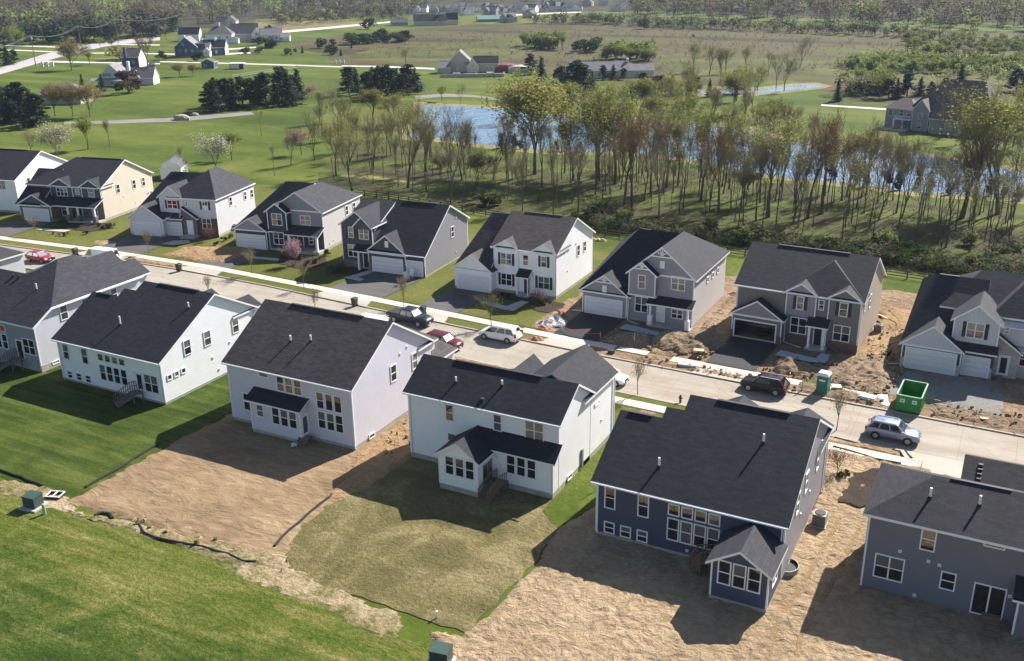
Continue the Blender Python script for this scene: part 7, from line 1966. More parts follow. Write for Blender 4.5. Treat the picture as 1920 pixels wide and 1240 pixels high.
# cone shaped evergreens on the near bank of the pond
for w in [(-109.8, 203), (-107.6, 205.5), (-105.1, 203.6), (-96.4, 205.3), (-94.4, 206.2), (-90.9, 206.3), (-80.8, 208.7), (-74.5, 208.8), (-68.1, 206.3), (-29.1, 198.2), (-27, 196), (-23.8, 199), (-21.2, 195.6), (-18.3, 198.9), (-15.8, 195.2), (-12.4, 195.3), (-6, 196.8), (-3.6, 197), (-1, 195.9), (-33.9, 200.8), (-35.3, 202.9)]:
    tree('cone0', w[0], w[1], TR.uniform(2.4, 3.4), 'small dark cone shaped evergreen on the near pond bank above %s' % behind(*w), 'cone_evergreen', 'evergreen', 'cone evergreens on the pond bank')
# conifers
def stand(pts, hs, where, group, keys=('pine1', 'conifer0', 'pine0', 'conifer1', 'pine1')):
    for i, w in enumerate(pts):
        k = keys[i % len(keys)]; H = hs[i % len(hs)] * TR.uniform(.58, .78)
        tree(k, w[0], w[1], H, '%s %s, %d m tall' % ({'conifer0': 'dark spruce', 'conifer1': 'broad dark spruce', 'conifer2': 'pale green spruce', 'pine0': 'open dark pine', 'pine1': 'shaggy dark pine'}[k], where, H), 'conifer', 'conifer', group, wide=1.45 if k[:4] == 'coni' else 1.6)
stand([(-217.8, 222.4), (-214, 220.5), (-218.9, 230.3), (-212.6, 226.9), (-215.9, 234), (-212, 233.2), (-213.7, 238.7), (-207.4, 235.1), (-211.4, 243.5), (-209.1, 244.4), (-207.8, 247.6), (-210, 253.3), (-221.2, 229.3), (-202.8, 239.5)], [12, 14, 11, 15, 13, 14], 'in the dark stand on the left lawn', 'dark conifers on the left lawn')
stand([(-200.2, 267), (-203, 274.6), (-189.2, 261.9), (-195.2, 273.4), (-190.4, 271.1), (-193.4, 281.6), (-184.1, 270.9), (-184.5, 277.8), (-184.6, 282.1), (-183.7, 264.2), (-179.9, 268.5)], [12, 13, 14, 12, 15], 'in the dark stand left of the stone farmhouse', 'dark conifers left of the farmhouse')
stand([(-171.2, 341), (-160.1, 327.3), (-141.3, 302.8), (-136.1, 297.7), (-131, 292.8), (-127, 287.8), (-134.3, 313.2), (-139.8, 335.4), (-136.2, 336.8), (-132.8, 338.2), (-110, 308.4), (-98.6, 306.2), (-97.1, 309.6), (-127.1, 294.4)], [11, 12, 13, 14, 15, 14, 9, 8, 7, 7, 8, 9, 9, 12], 'in the dark stand before the long low house', 'dark conifers before the long low house')
stand([(-260.8, 184.1), (-254.6, 181.5), (-250.4, 181.3), (-252.9, 186.4), (-243.4, 181.4), (-239.2, 180.2), (-266.8, 192.4), (-274.2, 194.9), (-264.4, 193.4), (-259.5, 181.5)], [12, 13, 11, 13, 14], 'in the dark stand at the left edge', 'dark conifers at the left edge', ('pine0', 'conifer1', 'pine1'))
stand([(-41.2, 322.1), (-39.2, 324.2), (-36.8, 329.1), (-33.5, 333.1), (-30.8, 336.9), (-27.4, 341), (-24.8, 365.3), (-7.7, 354.6), (-5.6, 350)], [8, 10, 10, 9, 7], 'behind the large purple roofed house', 'dark conifers by the purple roofed house')
stand([(-407, 292.5), (-399.3, 290.6), (-404.8, 298.2), (-685, 516.4), (-514.3, 388.9), (-452.6, 425.9), (-472.1, 427.5), (-499, 487.3), (-483.8, 467.9), (-454.5, 394.5), (-480.8, 378), (-504.4, 384.7), (-489.1, 389.9), (-470.7, 388.8)], [10, 12, 9, 14, 13], 'by the country road in the upper left', 'dark conifers by the country road')
stand([(-91.8, 306.4), (-86.3, 316.8), (-54.1, 311.7), (-107.1, 305.4), (-103.2, 304.3), (-115.3, 310.6)], [8, 10, 10], 'beside the small far pond', 'conifers beside the small far pond', ('conifer2', 'pine1'))
for (x, y), w in zip(((155, 166), (193, 172)), [(-298.7, 244.8), (-284.6, 241.2)]):
    tree('conifer0', w[0], w[1], 5 if x == 155 else 6, 'narrow dark evergreen %s the porch of the white farmhouse' % ('left of' if x == 155 else 'before'), 'conifer', 'conifer')
p = (-272.8, 241.5); tree('bushm', p[0], p[1], 8, 'round maroon and dark green tree right of the white farmhouse porch', 'round_tree', 'tree', wide=.95)
for (x, y), w in zip(((104, 218), (137, 219), (169, 220)), [(-251.8, 195.4), (-246.1, 196.8), (-240.6, 198.1)]):
    tree('round0', w[0], w[1], 10.5, 'round budding tree, the %s of three in a row on the left lawn' % {104: 'left one', 137: 'middle one', 169: 'right one'}[x], 'round_tree', 'tree', 'row of three round trees', wide=.95)
for k, w, H, wd, lb in (('round0', (-353.6, 285.8), 13, 1.2, 'large round budding tree beside the country road'), ('red0', (-319.8, 294.7), 15, 1.2, 'tall brown budding tree right of the navy house with the chimney'),
                     ('green0', (-364.3, 304), 7, 1.3, 'small bright green tree left of the white farmhouse'), ('busho', (-369.9, 326.5), 6, 1.3, 'golden rounded tree behind the white farmhouse roof'),
                     ('round0', (-293.2, 285.3), 5.5, 1.3, 'low spreading dark tree on the far lawn'), ('round0', (-289.7, 288.6), 5, 1.3, 'low spreading pale budding tree on the far lawn'),
                     ('green1', (-437.4, 323), 15, .8, 'tall bright yellow green tree by the road at the left edge'), ('green1', (-425.3, 363.6), 6, 1.2, 'small green tree at the right of the country road'), ('green0', (-419.9, 365.5), 5.5, 1.2, 'smaller green tree just right of its neighbour by the country road'),
                     ('red1', (-229.2, 344.7), 8, 1.2, 'rust brown bush tree behind the dark stand left of the stone farmhouse'), ('bare2', (-84.5, 398.4), 13, 1.2, 'lone bare tree in the brown marsh'),
                     ('white0', (-152.8, 155.5), 8.5, 1.1, 'pale blossoming tree behind the navy house ridge'), ('white0', (-194.3, 149.7), 9, 1.1, 'pale blossoming tree behind the cream house'), ('green0', (-199.1, 161.9), 9, 1.0, 'light green tree left behind the cream house'),
                     ('pink0', (-147.7, 177.5), 6.5, 1.1, 'pink blossoming tree at the left end of the woods'), ('pink0', (-206, 255), 5, 1.2, 'pink blossoming tree beside the dark pines'), ('bare1', (-200, 147.2), 8, 1.2, 'grey twiggy tree behind the white house at the left edge'),
                     ('green1', (-158, 166), 7, 1, 'light budding tree right of the pale blossoming one'), ('bare0', (-161.8, 154.5), 5, 1, 'small bare tree beside the white shed'), ('bare3', (-167.6, 219.1), 12, 1.2, 'grey bare tree above the woods left of the pond'),
                     ('green1', (-164.1, 265.8), 5, 1.2, 'small green tree on the bank before the stone farmhouse'), ('bare2', (-154.3, 259.9), 7, 1.0, 'bare thin tree on the far bank of the pond'), ('bare1', (-437.5, 419.2), 10, 1.2, 'budding tree by the far road bend'), ('busho', (-411.9, 428), 5, 1.6, 'golden round tree behind the blue grey farmhouses'),
                     ('bushm', (-169.2, 529.6), 1.5, 1, 'tiny dark bush far in the marsh')):
    tree(k, w[0], w[1], H, lb, 'tree', 'tree', None, wide=wd)
# marsh shrubs and hedges
def scatter(poly, n, keys, hs, name, labelf, cat, group, wd=1.2, seed=1, mind=3.):
    r = random.Random(seed); X = [p[0] for p in poly]; Y = [p[1] for p in poly]; got = []; k = 0
    while len(got) < n and k < n * 60:
        k += 1; u, v = r.uniform(min(X), max(X)), r.uniform(min(Y), max(Y))
        if not inside(np.array([u]), np.array([v]), poly)[0] or any((u - a) ** 2 + (v - b) ** 2 < mind * mind for a, b in got): continue
        got.append((u, v)); tree(r.choice(keys), u, v, r.uniform(*hs), labelf, name, cat, group, wide=wd)
scatter([(-223.7, 436), (-199.9, 432.9), (-209.9, 453.3), (-234.2, 457.6)], 12, ('bushy0', 'green0', 'bushy0'), (6, 10), 'marsh_bush', 'rounded green bush in the row standing in the middle of the marsh', 'bush', 'bushes in the marsh')
scatter([(-191.6, 424.6), (-185.2, 432.5), (-192.2, 447.4), (-197.5, 439.5)], 3, ('bush0',), (4, 7), 'marsh_bush', 'dark green bush right of the bush row in the marsh', 'bush', 'bushes in the marsh')
scatter([(-166.8, 402.8), (-140.5, 389.6), (-147.9, 409.9), (-174.1, 420.3)], 12, ('bushy0', 'bushy0', 'green1'), (5, 9), 'marsh_bush', 'yellow green bush behind the long low house', 'bush', 'bushes in the marsh')
scatter([(-318.7, 421.1), (-294.5, 443.1), (-306, 460.5), (-335.1, 443.2)], 14, ('bush0', 'bushy0', 'bush1'), (4, 7), 'hedge_bush', 'bush in the loose hedge above the left part of the marsh', 'bush', 'hedge bushes')
scatter([(-65, 390.3), (-10.5, 404.3), (-12, 438.8), (-69, 412.7)], 60, ('bushy0', 'green0', 'bushy0'), (3, 6), 'thicket_bush', 'pale green bush in the thicket above the purple roofed house', 'bush', 'thicket bushes', mind=4)
scatter([(-48.5, 420.6), (-6.2, 432.7), (-9.7, 549.1), (-68.6, 578.6)], 110, ('bushy0', 'bushy0', 'green0', 'twigbush'), (3, 6), 'thicket_bush', 'pale green bush in the thicket at the upper right', 'bush', 'thicket bushes', mind=5, seed=2)
scatter([(-53.4, 324.9), (-42.3, 324.2), (-47.8, 356), (-56.9, 344.7)], 10, ('bushy0', 'green1', 'twigbush'), (5, 8), 'thicket_bush', 'grey green bush between the small pond and the purple roofed house', 'bush', 'thicket bushes', seed=3)
scatter([(-337.1, 360.1), (-279.1, 376.1), (-313.4, 423), (-379.7, 406.4)], 16, ('bush1', 'conifer0', 'bush0'), (2.5, 5), 'lawn_bush', 'small dark bush on the far lawn right of the blue grey farmhouses', 'bush', 'bushes on the far lawn', seed=5)
scatter([(-391.7, 423.6), (-348.5, 424.3), (-368, 439.2), (-407.7, 441.2)], 8, ('white0', 'bushy0'), (3, 4.5), 'lawn_bush', 'pale low bush by the far farmhouses', 'bush', 'bushes on the far lawn', seed=6)
for w, H in zip([(-349.6, 331.6), (-331.1, 333.5), (-215.1, 577.6), (-376.8, 526.2), (-422.5, 487.8)], (4, 4, 6, 7, 4)): tree('bush1', w[0], w[1], H, 'single dark rounded bush on the far lawn above %s' % behind(*w), 'lawn_bush', 'bush', 'bushes on the far lawn')

# -- distant woods, one mass each
def forest(name, poly, n, hs, mats, seed, cat, label, per=90, lsz=1.0, mind=0):
    r = np.random.default_rng(seed); X = np.array([p[0] for p in poly]); Y = np.array([p[1] for p in poly])
    V = []; F = []; Mi = []; k = 0; got = 0
    while got < n:
        u = r.uniform(X.min(), X.max()); v = r.uniform(Y.min(), Y.max())
        if not inside(np.array([u]), np.array([v]), poly)[0]: continue
        got += 1
        H = r.uniform(*hs); Wd = H * r.uniform(.36, .52); m_ = r.integers(len(mats))
        P = r.normal(size=(per, 3)); P /= np.linalg.norm(P, axis=1)[:, None]; P *= (r.random(per) ** .4)[:, None]
        lump = r.normal(size=(6, 3)) * .35
        P = P * .58 + lump[r.integers(6, size=per)]
        C_ = np.stack([u + P[:, 0] * Wd, v + P[:, 1] * Wd, np.maximum(H * .06, H * .55 + P[:, 2] * H * .42)], -1)
        nn = r.normal(size=(per, 3)); nn[:, 2] = np.abs(nn[:, 2]) + .5; nn /= np.linalg.norm(nn, axis=1)[:, None]
        a = np.cross(nn, r.normal(size=(per, 3))); a /= np.linalg.norm(a, axis=1)[:, None]; b = np.cross(nn, a)
        s = lsz * r.uniform(.5, 1.2, size=(per, 1)) * H / 14
        Q = np.stack([C_ - a * s, C_ - b * s * .8, C_ + a * s, C_ + b * s * .8], 1).reshape(-1, 3)
        V.append(Q); base = k; F.append(np.arange(per * 4).reshape(-1, 4) + base); Mi.append(np.full(per, m_)); k += per * 4
        t = .012 * H
        V.append(np.array([(u - t, v, 0), (u + t, v, 0), (u + t * .5, v, H * .7), (u - t * .5, v, H * .7), (u, v - t, 0), (u, v + t, 0), (u, v + t * .5, H * .7), (u, v - t * .5, H * .7)])); F.append(np.array([[k, k + 1, k + 2, k + 3], [k + 4, k + 5, k + 6, k + 7]])); Mi.append(np.full(2, len(mats))); k += 8
    V = np.concatenate(V); F = np.concatenate(F); Mi = np.concatenate(Mi)
    me = bpy.data.meshes.new(name); me.vertices.add(len(V)); me.vertices.foreach_set('co', V.astype(np.float32).ravel())
    me.loops.add(F.size); me.loops.foreach_set('vertex_index', F.astype(np.int32).ravel()); me.polygons.add(len(F)); me.polygons.foreach_set('loop_start', np.arange(0, F.size, 4, dtype=np.int32))
    try: me.polygons.foreach_set('loop_total', np.full(len(F), 4, dtype=np.int32))
    except Exception: pass
    for m_ in list(mats) + ['bark']: me.materials.append(MATS[m_])
    me.polygons.foreach_set('material_index', Mi.astype(np.int32)); me.update(calc_edges=True); me.validate()
    o = link(name, me); tag(o, label, cat, None, 'stuff'); return o
FM = ('forest_gray', 'forest_olive', 'forest_brown', 'forest_gray', 'forest_gray', 'forest_brown', 'thicket_green')
forest('distant_forest', [(-638.1, 389.4), (-525.5, 401.2), (-502, 434.6), (-491.7, 484.7), (-510.6, 543.6), (-532, 600.8), (-493.1, 654.4), (-469.5, 741.1), (-906.8, 1434.3), (-1500.5, 1580.6), (-1755.6, 1088.8)], 2300, (11, 19), FM, 1, 'forest', 'grey and olive budding forest filling the upper left background', 200, .72)
forest('distant_forest', [(-532.6, 822.4), (-366.6, 901.8), (-223.8, 836.3), (-473.5, 1756.7), (-1148.5, 1777.6)], 1100, (9, 17), FM, 2, 'forest', 'hazy forest behind the distant houses at the top middle', 170, .75)
forest('distant_forest', [(-267.6, 688.8), (-203.7, 669.9), (-138.9, 645.3), (-90.1, 612.9), (-55, 598.9), (6, 581.5), (39, 853.7), (4.2, 1741.9), (-567.6, 1759.6), (-316.5, 814)], 2600, (11, 19), FM, 3, 'forest', 'grey brown forest filling the upper right background', 200, .72)
forest('hedgerow', [(-293.1, 587.7), (-264.7, 607), (-186.3, 582.2), (-122, 568.8), (-65.9, 557.1), (-68.6, 578.6), (-127.2, 592.2), (-194.6, 608), (-277.6, 636.5), (-307.3, 616.2)], 330, (3, 8), ('forest_gray', 'forest_olive', 'shrub_dark', 'thicket_green'), 4, 'hedgerow', 'dark tangled hedgerow along the upper edge of the marsh', 60, 1.2)
forest('hedgerow', [(-496, 358.4), (-455.9, 393.9), (-459.9, 448.6), (-480.4, 468.9), (-481.2, 416.2), (-522.8, 378.3)], 120, (8, 14), ('needle', 'shrub_dark', 'forest_gray'), 5, 'tree belt', 'dark evergreen belt behind the country road', 90, 1.1)
forest('hedgerow', [(-443.6, 520.1), (-419.5, 632.8), (-460.2, 726.3), (-502.5, 667), (-506.4, 594.7)], 140, (5, 11), FM, 6, 'tree belt', 'loose budding tree belt right of the far farmhouses', 70, 1.2)
forest('marsh_reeds', [(-73.2, 402.8), (0.1, 375.4), (-1.1, 447.2), (-66.4, 460.1)], 420, (2.0, 4.5), ('thicket_green', 'forest_olive', 'thicket_green'), 8, 'thicket', 'low pale green thicket growing into the marsh at the right', 50, 1.4)
forest('understory_brush', [(-66, 143.8), (-64, 150.2), (-49.2, 148.1), (-35.8, 149.5), (-21.6, 150.3), (-6.8, 149.5), (4.1, 148), (4.2, 142.9), (-13.2, 143.6), (-34.6, 144.8), (-49.4, 143.7)], 1100, (.8, 2.3), ('shrub_green', 'shrub_dark', 'forest_brown', 'forest_gray', 'shrub_dark'), 9, 'undergrowth', 'tangled green and brown undergrowth along the edge of the woods', 60, 1.0)

forest('marsh_scrub', [(-272.4, 363.1), (-322.7, 454.8), (-294.1, 520.6), (-252.9, 580), (-123.7, 576.4), (-61, 518.5), (-47.5, 412.8), (-83.1, 375.7), (-124.3, 359.5), (-153.6, 347.9), (-187.6, 376.1), (-210.6, 386.3), (-247.9, 372.3)], 1300, (.7, 1.9), ('forest_olive', 'forest_brown', 'thicket_green', 'forest_gray'), 11, 'scrub', 'low tufts of scrub and dead grass dotted over the brown marsh', 22, 1.6)
forest('lakeside_scrub', [(-194.2, 356.1), (-145, 333.3), (-115.4, 328.7), (-95.2, 276.6), (-120.3, 276.6), (-146.4, 273.2), (-159.3, 281.1)], 60, (2, 5), ('thicket_green', 'forest_olive', 'bud_yellow'), 12, 'scrub', 'budding scrub between the pond and the long low house', 60, .8)

forest('woodland_brush', [(-118.9, 154), (-128.9, 179), (-105.8, 186.1), (-71.8, 193.3), (-47.3, 185.7), (-28, 187.6), (-9.5, 182), (3.6, 179.4), (4.1, 148), (-6.8, 149.5), (-21.7, 150.9), (-36, 150.1), (-64, 150.2), (-87.7, 151.8), (-108, 152.8)], 520, (.6, 2.4), ('forest_brown', 'forest_gray', 'shrub_green', 'bud_green', 'twig'), 15, 'undergrowth', 'thin brown and green brush scattered under the woodland trees', 26, .8)

# ---------------------------------------------------------------- far houses and other distant things
def fhouse(p, rot, wall, roofm, label, vols, wins=(), trim='white_trim', chim=None, name='house', cat='house', group='farmhouses and other far houses', base=.3, sc=.8):
    h = House(name, label, p[0], p[1], rot, wall, roofm, cat=cat, group=group, base=base, trim=trim)
    for vk, a, kw in vols: getattr(h, vk)(*a, **kw)
    for w_ in wins: h.win(*w_[:4], **(w_[4] if len(w_) > 4 else dict(w=1.2, h=1.5)))
    for c in (chim or ()):
        mb = MB(); mb.box(c[0] - .6, c[0] + .6, c[1] - .6, c[1] + .6, c[3] if len(c) > 3 else 4, c[2], c[4] if len(c) > 4 else 'white_trim'); mb.box(c[0] - .7, c[0] + .7, c[1] - .7, c[1] + .7, c[2] - .4, c[2] - .1, c[4] if len(c) > 4 else 'white_trim'); mb.build('chimney', h.root)
    h.done(); h.root.scale = (sc, sc, sc); return h
D = dict
P1 = (-288.6, 255.3)
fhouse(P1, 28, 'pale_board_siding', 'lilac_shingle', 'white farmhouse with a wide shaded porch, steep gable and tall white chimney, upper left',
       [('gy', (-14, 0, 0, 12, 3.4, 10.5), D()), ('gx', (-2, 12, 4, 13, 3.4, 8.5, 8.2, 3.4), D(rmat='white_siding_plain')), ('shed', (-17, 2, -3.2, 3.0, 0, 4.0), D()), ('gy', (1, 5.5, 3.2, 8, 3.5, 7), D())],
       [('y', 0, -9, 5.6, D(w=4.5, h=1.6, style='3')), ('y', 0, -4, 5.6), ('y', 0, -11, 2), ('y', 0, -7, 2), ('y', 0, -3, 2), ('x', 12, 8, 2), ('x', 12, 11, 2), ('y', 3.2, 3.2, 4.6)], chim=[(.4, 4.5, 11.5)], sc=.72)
hh = House('pavilion', 'cream pavilion with a wide pale hipped roof behind the round trees, upper left', (-265.2, 215.8)[0], (-265.2, 215.8)[1], 25, 'tan_siding', 'lilac_shingle', cat='pavilion', group='farmhouses and other far houses')
hh.hip(-17, 0, 0, 12, 4.0, (-12, 6), (-5, 6), 7.6); hh.win('y', 0, -5, 2); hh.win('y', 0, -9, 2); hh.done().scale = (.78, .78, .78)
fhouse((-332.9, 302.5), 25, 'dusk_blue_siding', 'far_shingle', 'dark navy house with a square chimney behind the white farmhouse', [('gx', (-9, 0, 0, 10, 5.5, 5, 9.5, 5.5), D(rmat='pale_board_siding'))], [('y', 0, -3, 3), ('y', 0, -6, 3)], chim=[(-6.5, -.6, 10.5, 0, 'navy_siding')])
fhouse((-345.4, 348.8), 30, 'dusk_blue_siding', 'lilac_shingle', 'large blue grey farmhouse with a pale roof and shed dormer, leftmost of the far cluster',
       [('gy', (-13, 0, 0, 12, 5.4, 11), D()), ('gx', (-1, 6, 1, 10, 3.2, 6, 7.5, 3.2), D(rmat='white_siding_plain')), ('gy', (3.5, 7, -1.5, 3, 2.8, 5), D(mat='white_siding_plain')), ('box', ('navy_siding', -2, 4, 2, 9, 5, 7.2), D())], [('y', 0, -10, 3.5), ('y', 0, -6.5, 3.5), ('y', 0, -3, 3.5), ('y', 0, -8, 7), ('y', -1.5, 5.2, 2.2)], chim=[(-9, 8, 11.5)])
fhouse((-338.8, 359.4), 30, 'dusk_blue_siding', 'navy_shingle', 'blue grey garage wing with a pale gable end beside the large blue grey farmhouse',
       [('gx', (-13, 0, 0, 8.5, 4.4, 4.25, 8.6, 4.4), D(rmat='pale_board_siding'))], [('y', 0, -10, 2), ('y', 0, -5, 2), ('x', 0, 4.2, 5), ('x', 0, 3, 2)], chim=[(-6, 4.2, 9.6, 7)])
fhouse((-382.8, 412.2), 35, 'white_siding_plain', 'far_shingle', 'white far farmhouse with a wide hipped grey roof and one chimney behind the garage wing',
       [('hip', (-17, 0, 0, 14, 6.0, (-12, 7), (-5, 7), 11), D()), ('hip', (-2, 4, -2, 5, 3, (1, 1), (1, 2), 4.5), D())], [('x', 0, 3, 4), ('x', 0, 8, 4), ('y', 0, -3, 4), ('y', 0, -8, 4)], chim=[(-8.5, 7, 13, 9)])
fhouse((-375.7, 429.1), 35, 'slate_siding', 'far_shingle', 'blue grey far house with steep white gables in the middle of the far cluster',
       [('gx', (-22, -4, 2, 14, 5, 8, 11.5, 5), D()), ('gy', (-8, -2, 0, 6, 5, 9), D(mat='white_siding_plain')), ('gx', (-4, 6, 2, 11, 4, 6.5, 8, 4), D(rmat='white_siding_plain')), ('hip', (-7, 2, -6, 1, 2.8, (-4, -3), (-2, -3), 5), D())], [('y', 0, -5, 5), ('x', 6, 6, 5), ('y', -6, -3, 1.5)])
fhouse((-362.9, 433.6), 35, 'white_siding_plain', 'lilac_shingle', 'small white far house with a blue grey roof at the right of the far cluster', [('gx', (-18, -4, 1, 11, 4.5, 6, 8.5, 4.5), D()), ('gx', (-5, 1, -2, 6, 3, 2, 5.5, 3), D())], [('y', 1, -8, 2.5), ('x', 1, 2, 1.8)])
fhouse((-470.5, 511.7), 30, 'cream_siding', 'far_shingle', 'cream gabled house half hidden by trees behind the far cluster', [('gy', (-8, 0, 0, 10, 5, 9), D()), ('gx', (-16, -7, 2, 10, 4, 6, 8, 4), D())], [('y', 0, -4, 4)])
fhouse((-410.8, 417), 28, 'white_siding_plain', 'navy_shingle', 'white far house with a dark steep roof behind the large blue grey farmhouse', [('gx', (-14, 0, 0, 9, 4.5, 4.5, 9, 4.5), D())], [('x', 0, 4.5, 5)])
fhouse((-301.4, 312.5), 28, 'navy_siding', 'far_shingle', 'small navy garden shed with a pale roof on the far lawn', [('gy', (-6.5, 0, 0, 7, 3.2, 4.8), D(mat='dusk_blue_siding'))], [('y', 0, -4.5, 1.5)], name='garden_shed', cat='shed')
# white long low container like shed
mb = MB(); mb.box(-5.6, 0, 0, 3, .2, 2.1, 'dusk_blue_siding'); mb.box(-5.8, .2, -.2, 3.2, 2.1, 2.35, 'white_trim'); mb.box(-1.6, -.2, -.03, 0, .3, 2.0, 'dark_vent'); mb.box(-5.4, -1.8, -.03, 0, .3, 2.0, 'sheet_white')
tag(mb.build('storage_shed', None, (-288.4, 315.4) + (0,), R(30)), 'long low white topped storage shed on the far lawn', 'shed')
# stone farmhouse with terraces
fhouse((-185.2, 341.3), 28, 'tan_siding', 'lilac_shingle', 'large stone coloured farmhouse with several steep gables and terraces above the pond',
       [('gy', (-27, -16, 4, 18, 6.4, 11.8), D(mat='tan_siding')), ('gx', (-34, -27, -1, 8, 3.4, 3.5, 6.6, 3.4), D()), ('gx', (-14, 0, 4, 13, 4.8, 8.5, 8.6, 4.8), D(roofm='navy_shingle', rmat='cream_siding')), ('gy', (-17.5, -11, 1, 8, 3.6, 7.2), D(roofm='navy_shingle', mat='cream_siding'))],
       [('y', 4, -19, 5.2), ('y', 4, -17.3, 5.2), ('y', 4, -23, 2), ('x', 0, 8, 5), ('x', 0, 7, 2), ('y', 1, -14.2, 3.5), ('y', 4, -6, 3), ('y', 4, -3, 3), ('x', -27, 1, 2)], sc=.68)
tr = thing('stone_terrace', 'pale stone terrace with low walls around the stone coloured farmhouse', 'terrace', (-180.2, 331.9), R(28)); tr.scale = (.7, .7, .7)
mb = MB(); mb.box(-30, 3, -3.5, 5, -.1, .8, 'patio_stone'); mb.build('terrace_floor', tr)
for (a, b_, c, d, hh_) in ((-30, 3, -3.8, -3.5, 1.7), (3, 3.3, -3.8, 5, 1.7), (-12, -11.6, -3.5, 2, 1.5), (-24, -20, -.5, .5, 2.0), (-6, -2, .5, 3, 1.9), (-18, -13, -1, -.4, 1.6)):
    mb = MB(); mb.box(a, b_, c, d, .0, hh_, 'pale_stone'); mb.build('terrace_wall', tr)
for w, s, lb, mt_ in (((-185.2, 347.2), 1.0, 'red brown covered pool structure right of the stone farmhouse', 'red_cover'), ((-177.7, 346.2), .9, 'pale rock pile right of the red covered structure', 'pale_stone')):
    n = 14; rings = []
    for z, k in ((0, 1), (1.6, .95), (2.6, .7), (3.1, .25)): rings.append([Vector((math.cos(t) * 6 * s * k, math.sin(t) * 4 * s * k, z * s)) for t in [2 * math.pi * i / n for i in range(n)]])
    mb = MB(); mb.loft(rings, mt_); tag(mb.build('pool_cover' if mt_ == 'red_cover' else 'rock_pile', None, w + (0,), .4), lb, 'pool cover' if mt_ == 'red_cover' else 'rocks')
# long low house
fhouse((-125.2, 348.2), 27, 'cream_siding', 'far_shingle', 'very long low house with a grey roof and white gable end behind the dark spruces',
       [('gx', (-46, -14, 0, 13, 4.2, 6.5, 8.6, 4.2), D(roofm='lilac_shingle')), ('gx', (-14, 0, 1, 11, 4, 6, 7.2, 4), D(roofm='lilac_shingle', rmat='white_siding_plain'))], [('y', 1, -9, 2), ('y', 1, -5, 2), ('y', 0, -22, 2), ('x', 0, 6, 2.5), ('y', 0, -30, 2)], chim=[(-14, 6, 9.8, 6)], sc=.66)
# purple roofed house
ph = House('house', 'large house with a huge purple brown hipped roof and corner balcony right of the pond', (-18.1, 265.5)[0], (-18.1, 265.5)[1], -14, 'mid_gray_siding', 'plum_shingle', group='farmhouses and other far houses')
ph.hip(-14, 10, 0, 17, 6.4, (-7, 8.5), (5, 8.5), 15.0); ph.hip(-21, -12, -1, 8, 6.2, (-18, 3.5), (-15, 3.5), 8.8); ph.gx(-6, 8, -4, 4, 4.4, 0, 7.4, 5.0)
ph.gy(-12, -7, -2.5, 5, 6.2, 9.6)
for c in (-19.5, -16): ph.win('y', -1, c, 4.8, 1.4, 2.2)
ph.win('y', -1, -13.6, 4.8, 1.6, 2.2); ph.win('y', -2.5, -9.5, 4.6, 1.3, 1.8); ph.win('y', -2.5, -9.5, 1.6, 1.3, 1.6); ph.win('y', -4, -2, 2.4, 1.4, 1.6)
mb = MB(); mb.box(-17.5, -12.2, -3.2, -1, 3.0, 3.25, 'white_trim'); mb.bar((-17.5, -3.2, 4.2), (-12.2, -3.2, 4.2), .1, .1, 'white_trim')
for i in range(12): mb.box(-17.5 + i * .45, -17.43 + i * .45, -3.25, -3.18, 3.2, 4.2, 'white_trim')
mb.build('balcony', ph.root)
ph.stairs((-13.5, -1.5), (-16.5, -5.5), 1.6, 'gray_wood', zt=3.0, n=9)
for x in (-17.3, -14.6): ph.column(x, -3.1, 0, 3.0, .4)
ph.done().scale = (.8, .8, .8)
mb = MB(); mb.box(-6, 0, -1.5, 1.5, -.1, .25, 'patio_stone'); mb.box(-6, -5.7, -1.5, 1.5, .25, .5, 'pale_stone'); tag(mb.build('patio', None, (-28.6, 264.4) + (0,), -.2), 'pale curved patio slab at the foot of the purple roofed house', 'patio')
# garden shed with gambrel roof
g_ = House('garden_shed', 'white garden shed with a grey gambrel roof behind the cream house with navy dormers', (-153.1, 146)[0], (-153.1, 146)[1], 32, 'white_siding_plain', 'far_shingle', cat='shed')
g_.box('white_siding_plain', -4.2, 0, 0, 5.6, 0, 2.3)
for (y0, z0, y1, z1) in ((-.2, 2.2, .5, 3.4),): pass
X0, X1 = -4.4, .2
g_.slab([(X0, 0 - .15, 2.25), (X0, 5.75, 2.25), (X0 + .8, 5.75, 3.3), (X0 + .8, -.15, 3.3)], th=.1); g_.slab([(X0 + .8, -.15, 3.3), (X0 + .8, 5.75, 3.3), (-2.1, 5.75, 3.9), (-2.1, -.15, 3.9)], th=.1)
g_.slab([(-2.1, -.15, 3.9), (-2.1, 5.75, 3.9), (X1 - .8, 5.75, 3.3), (X1 - .8, -.15, 3.3)], th=.1); g_.slab([(X1 - .8, -.15, 3.3), (X1 - .8, 5.75, 3.3), (X1, 5.75, 2.25), (X1, -.15, 2.25)], th=.1)
g_.W().poly([(-4.2, 0, 2.2), (0, 0, 2.2), (-.6, 0, 3.2), (-2.1, 0, 3.8), (-3.6, 0, 3.2)], 'white_siding_plain')
g_.win('x', 0, 1.6, 1.4, w=.6, h=.7, style='fix'); g_.win('x', 0, 4.0, 1.4, w=.6, h=.7, style='fix'); g_.done()
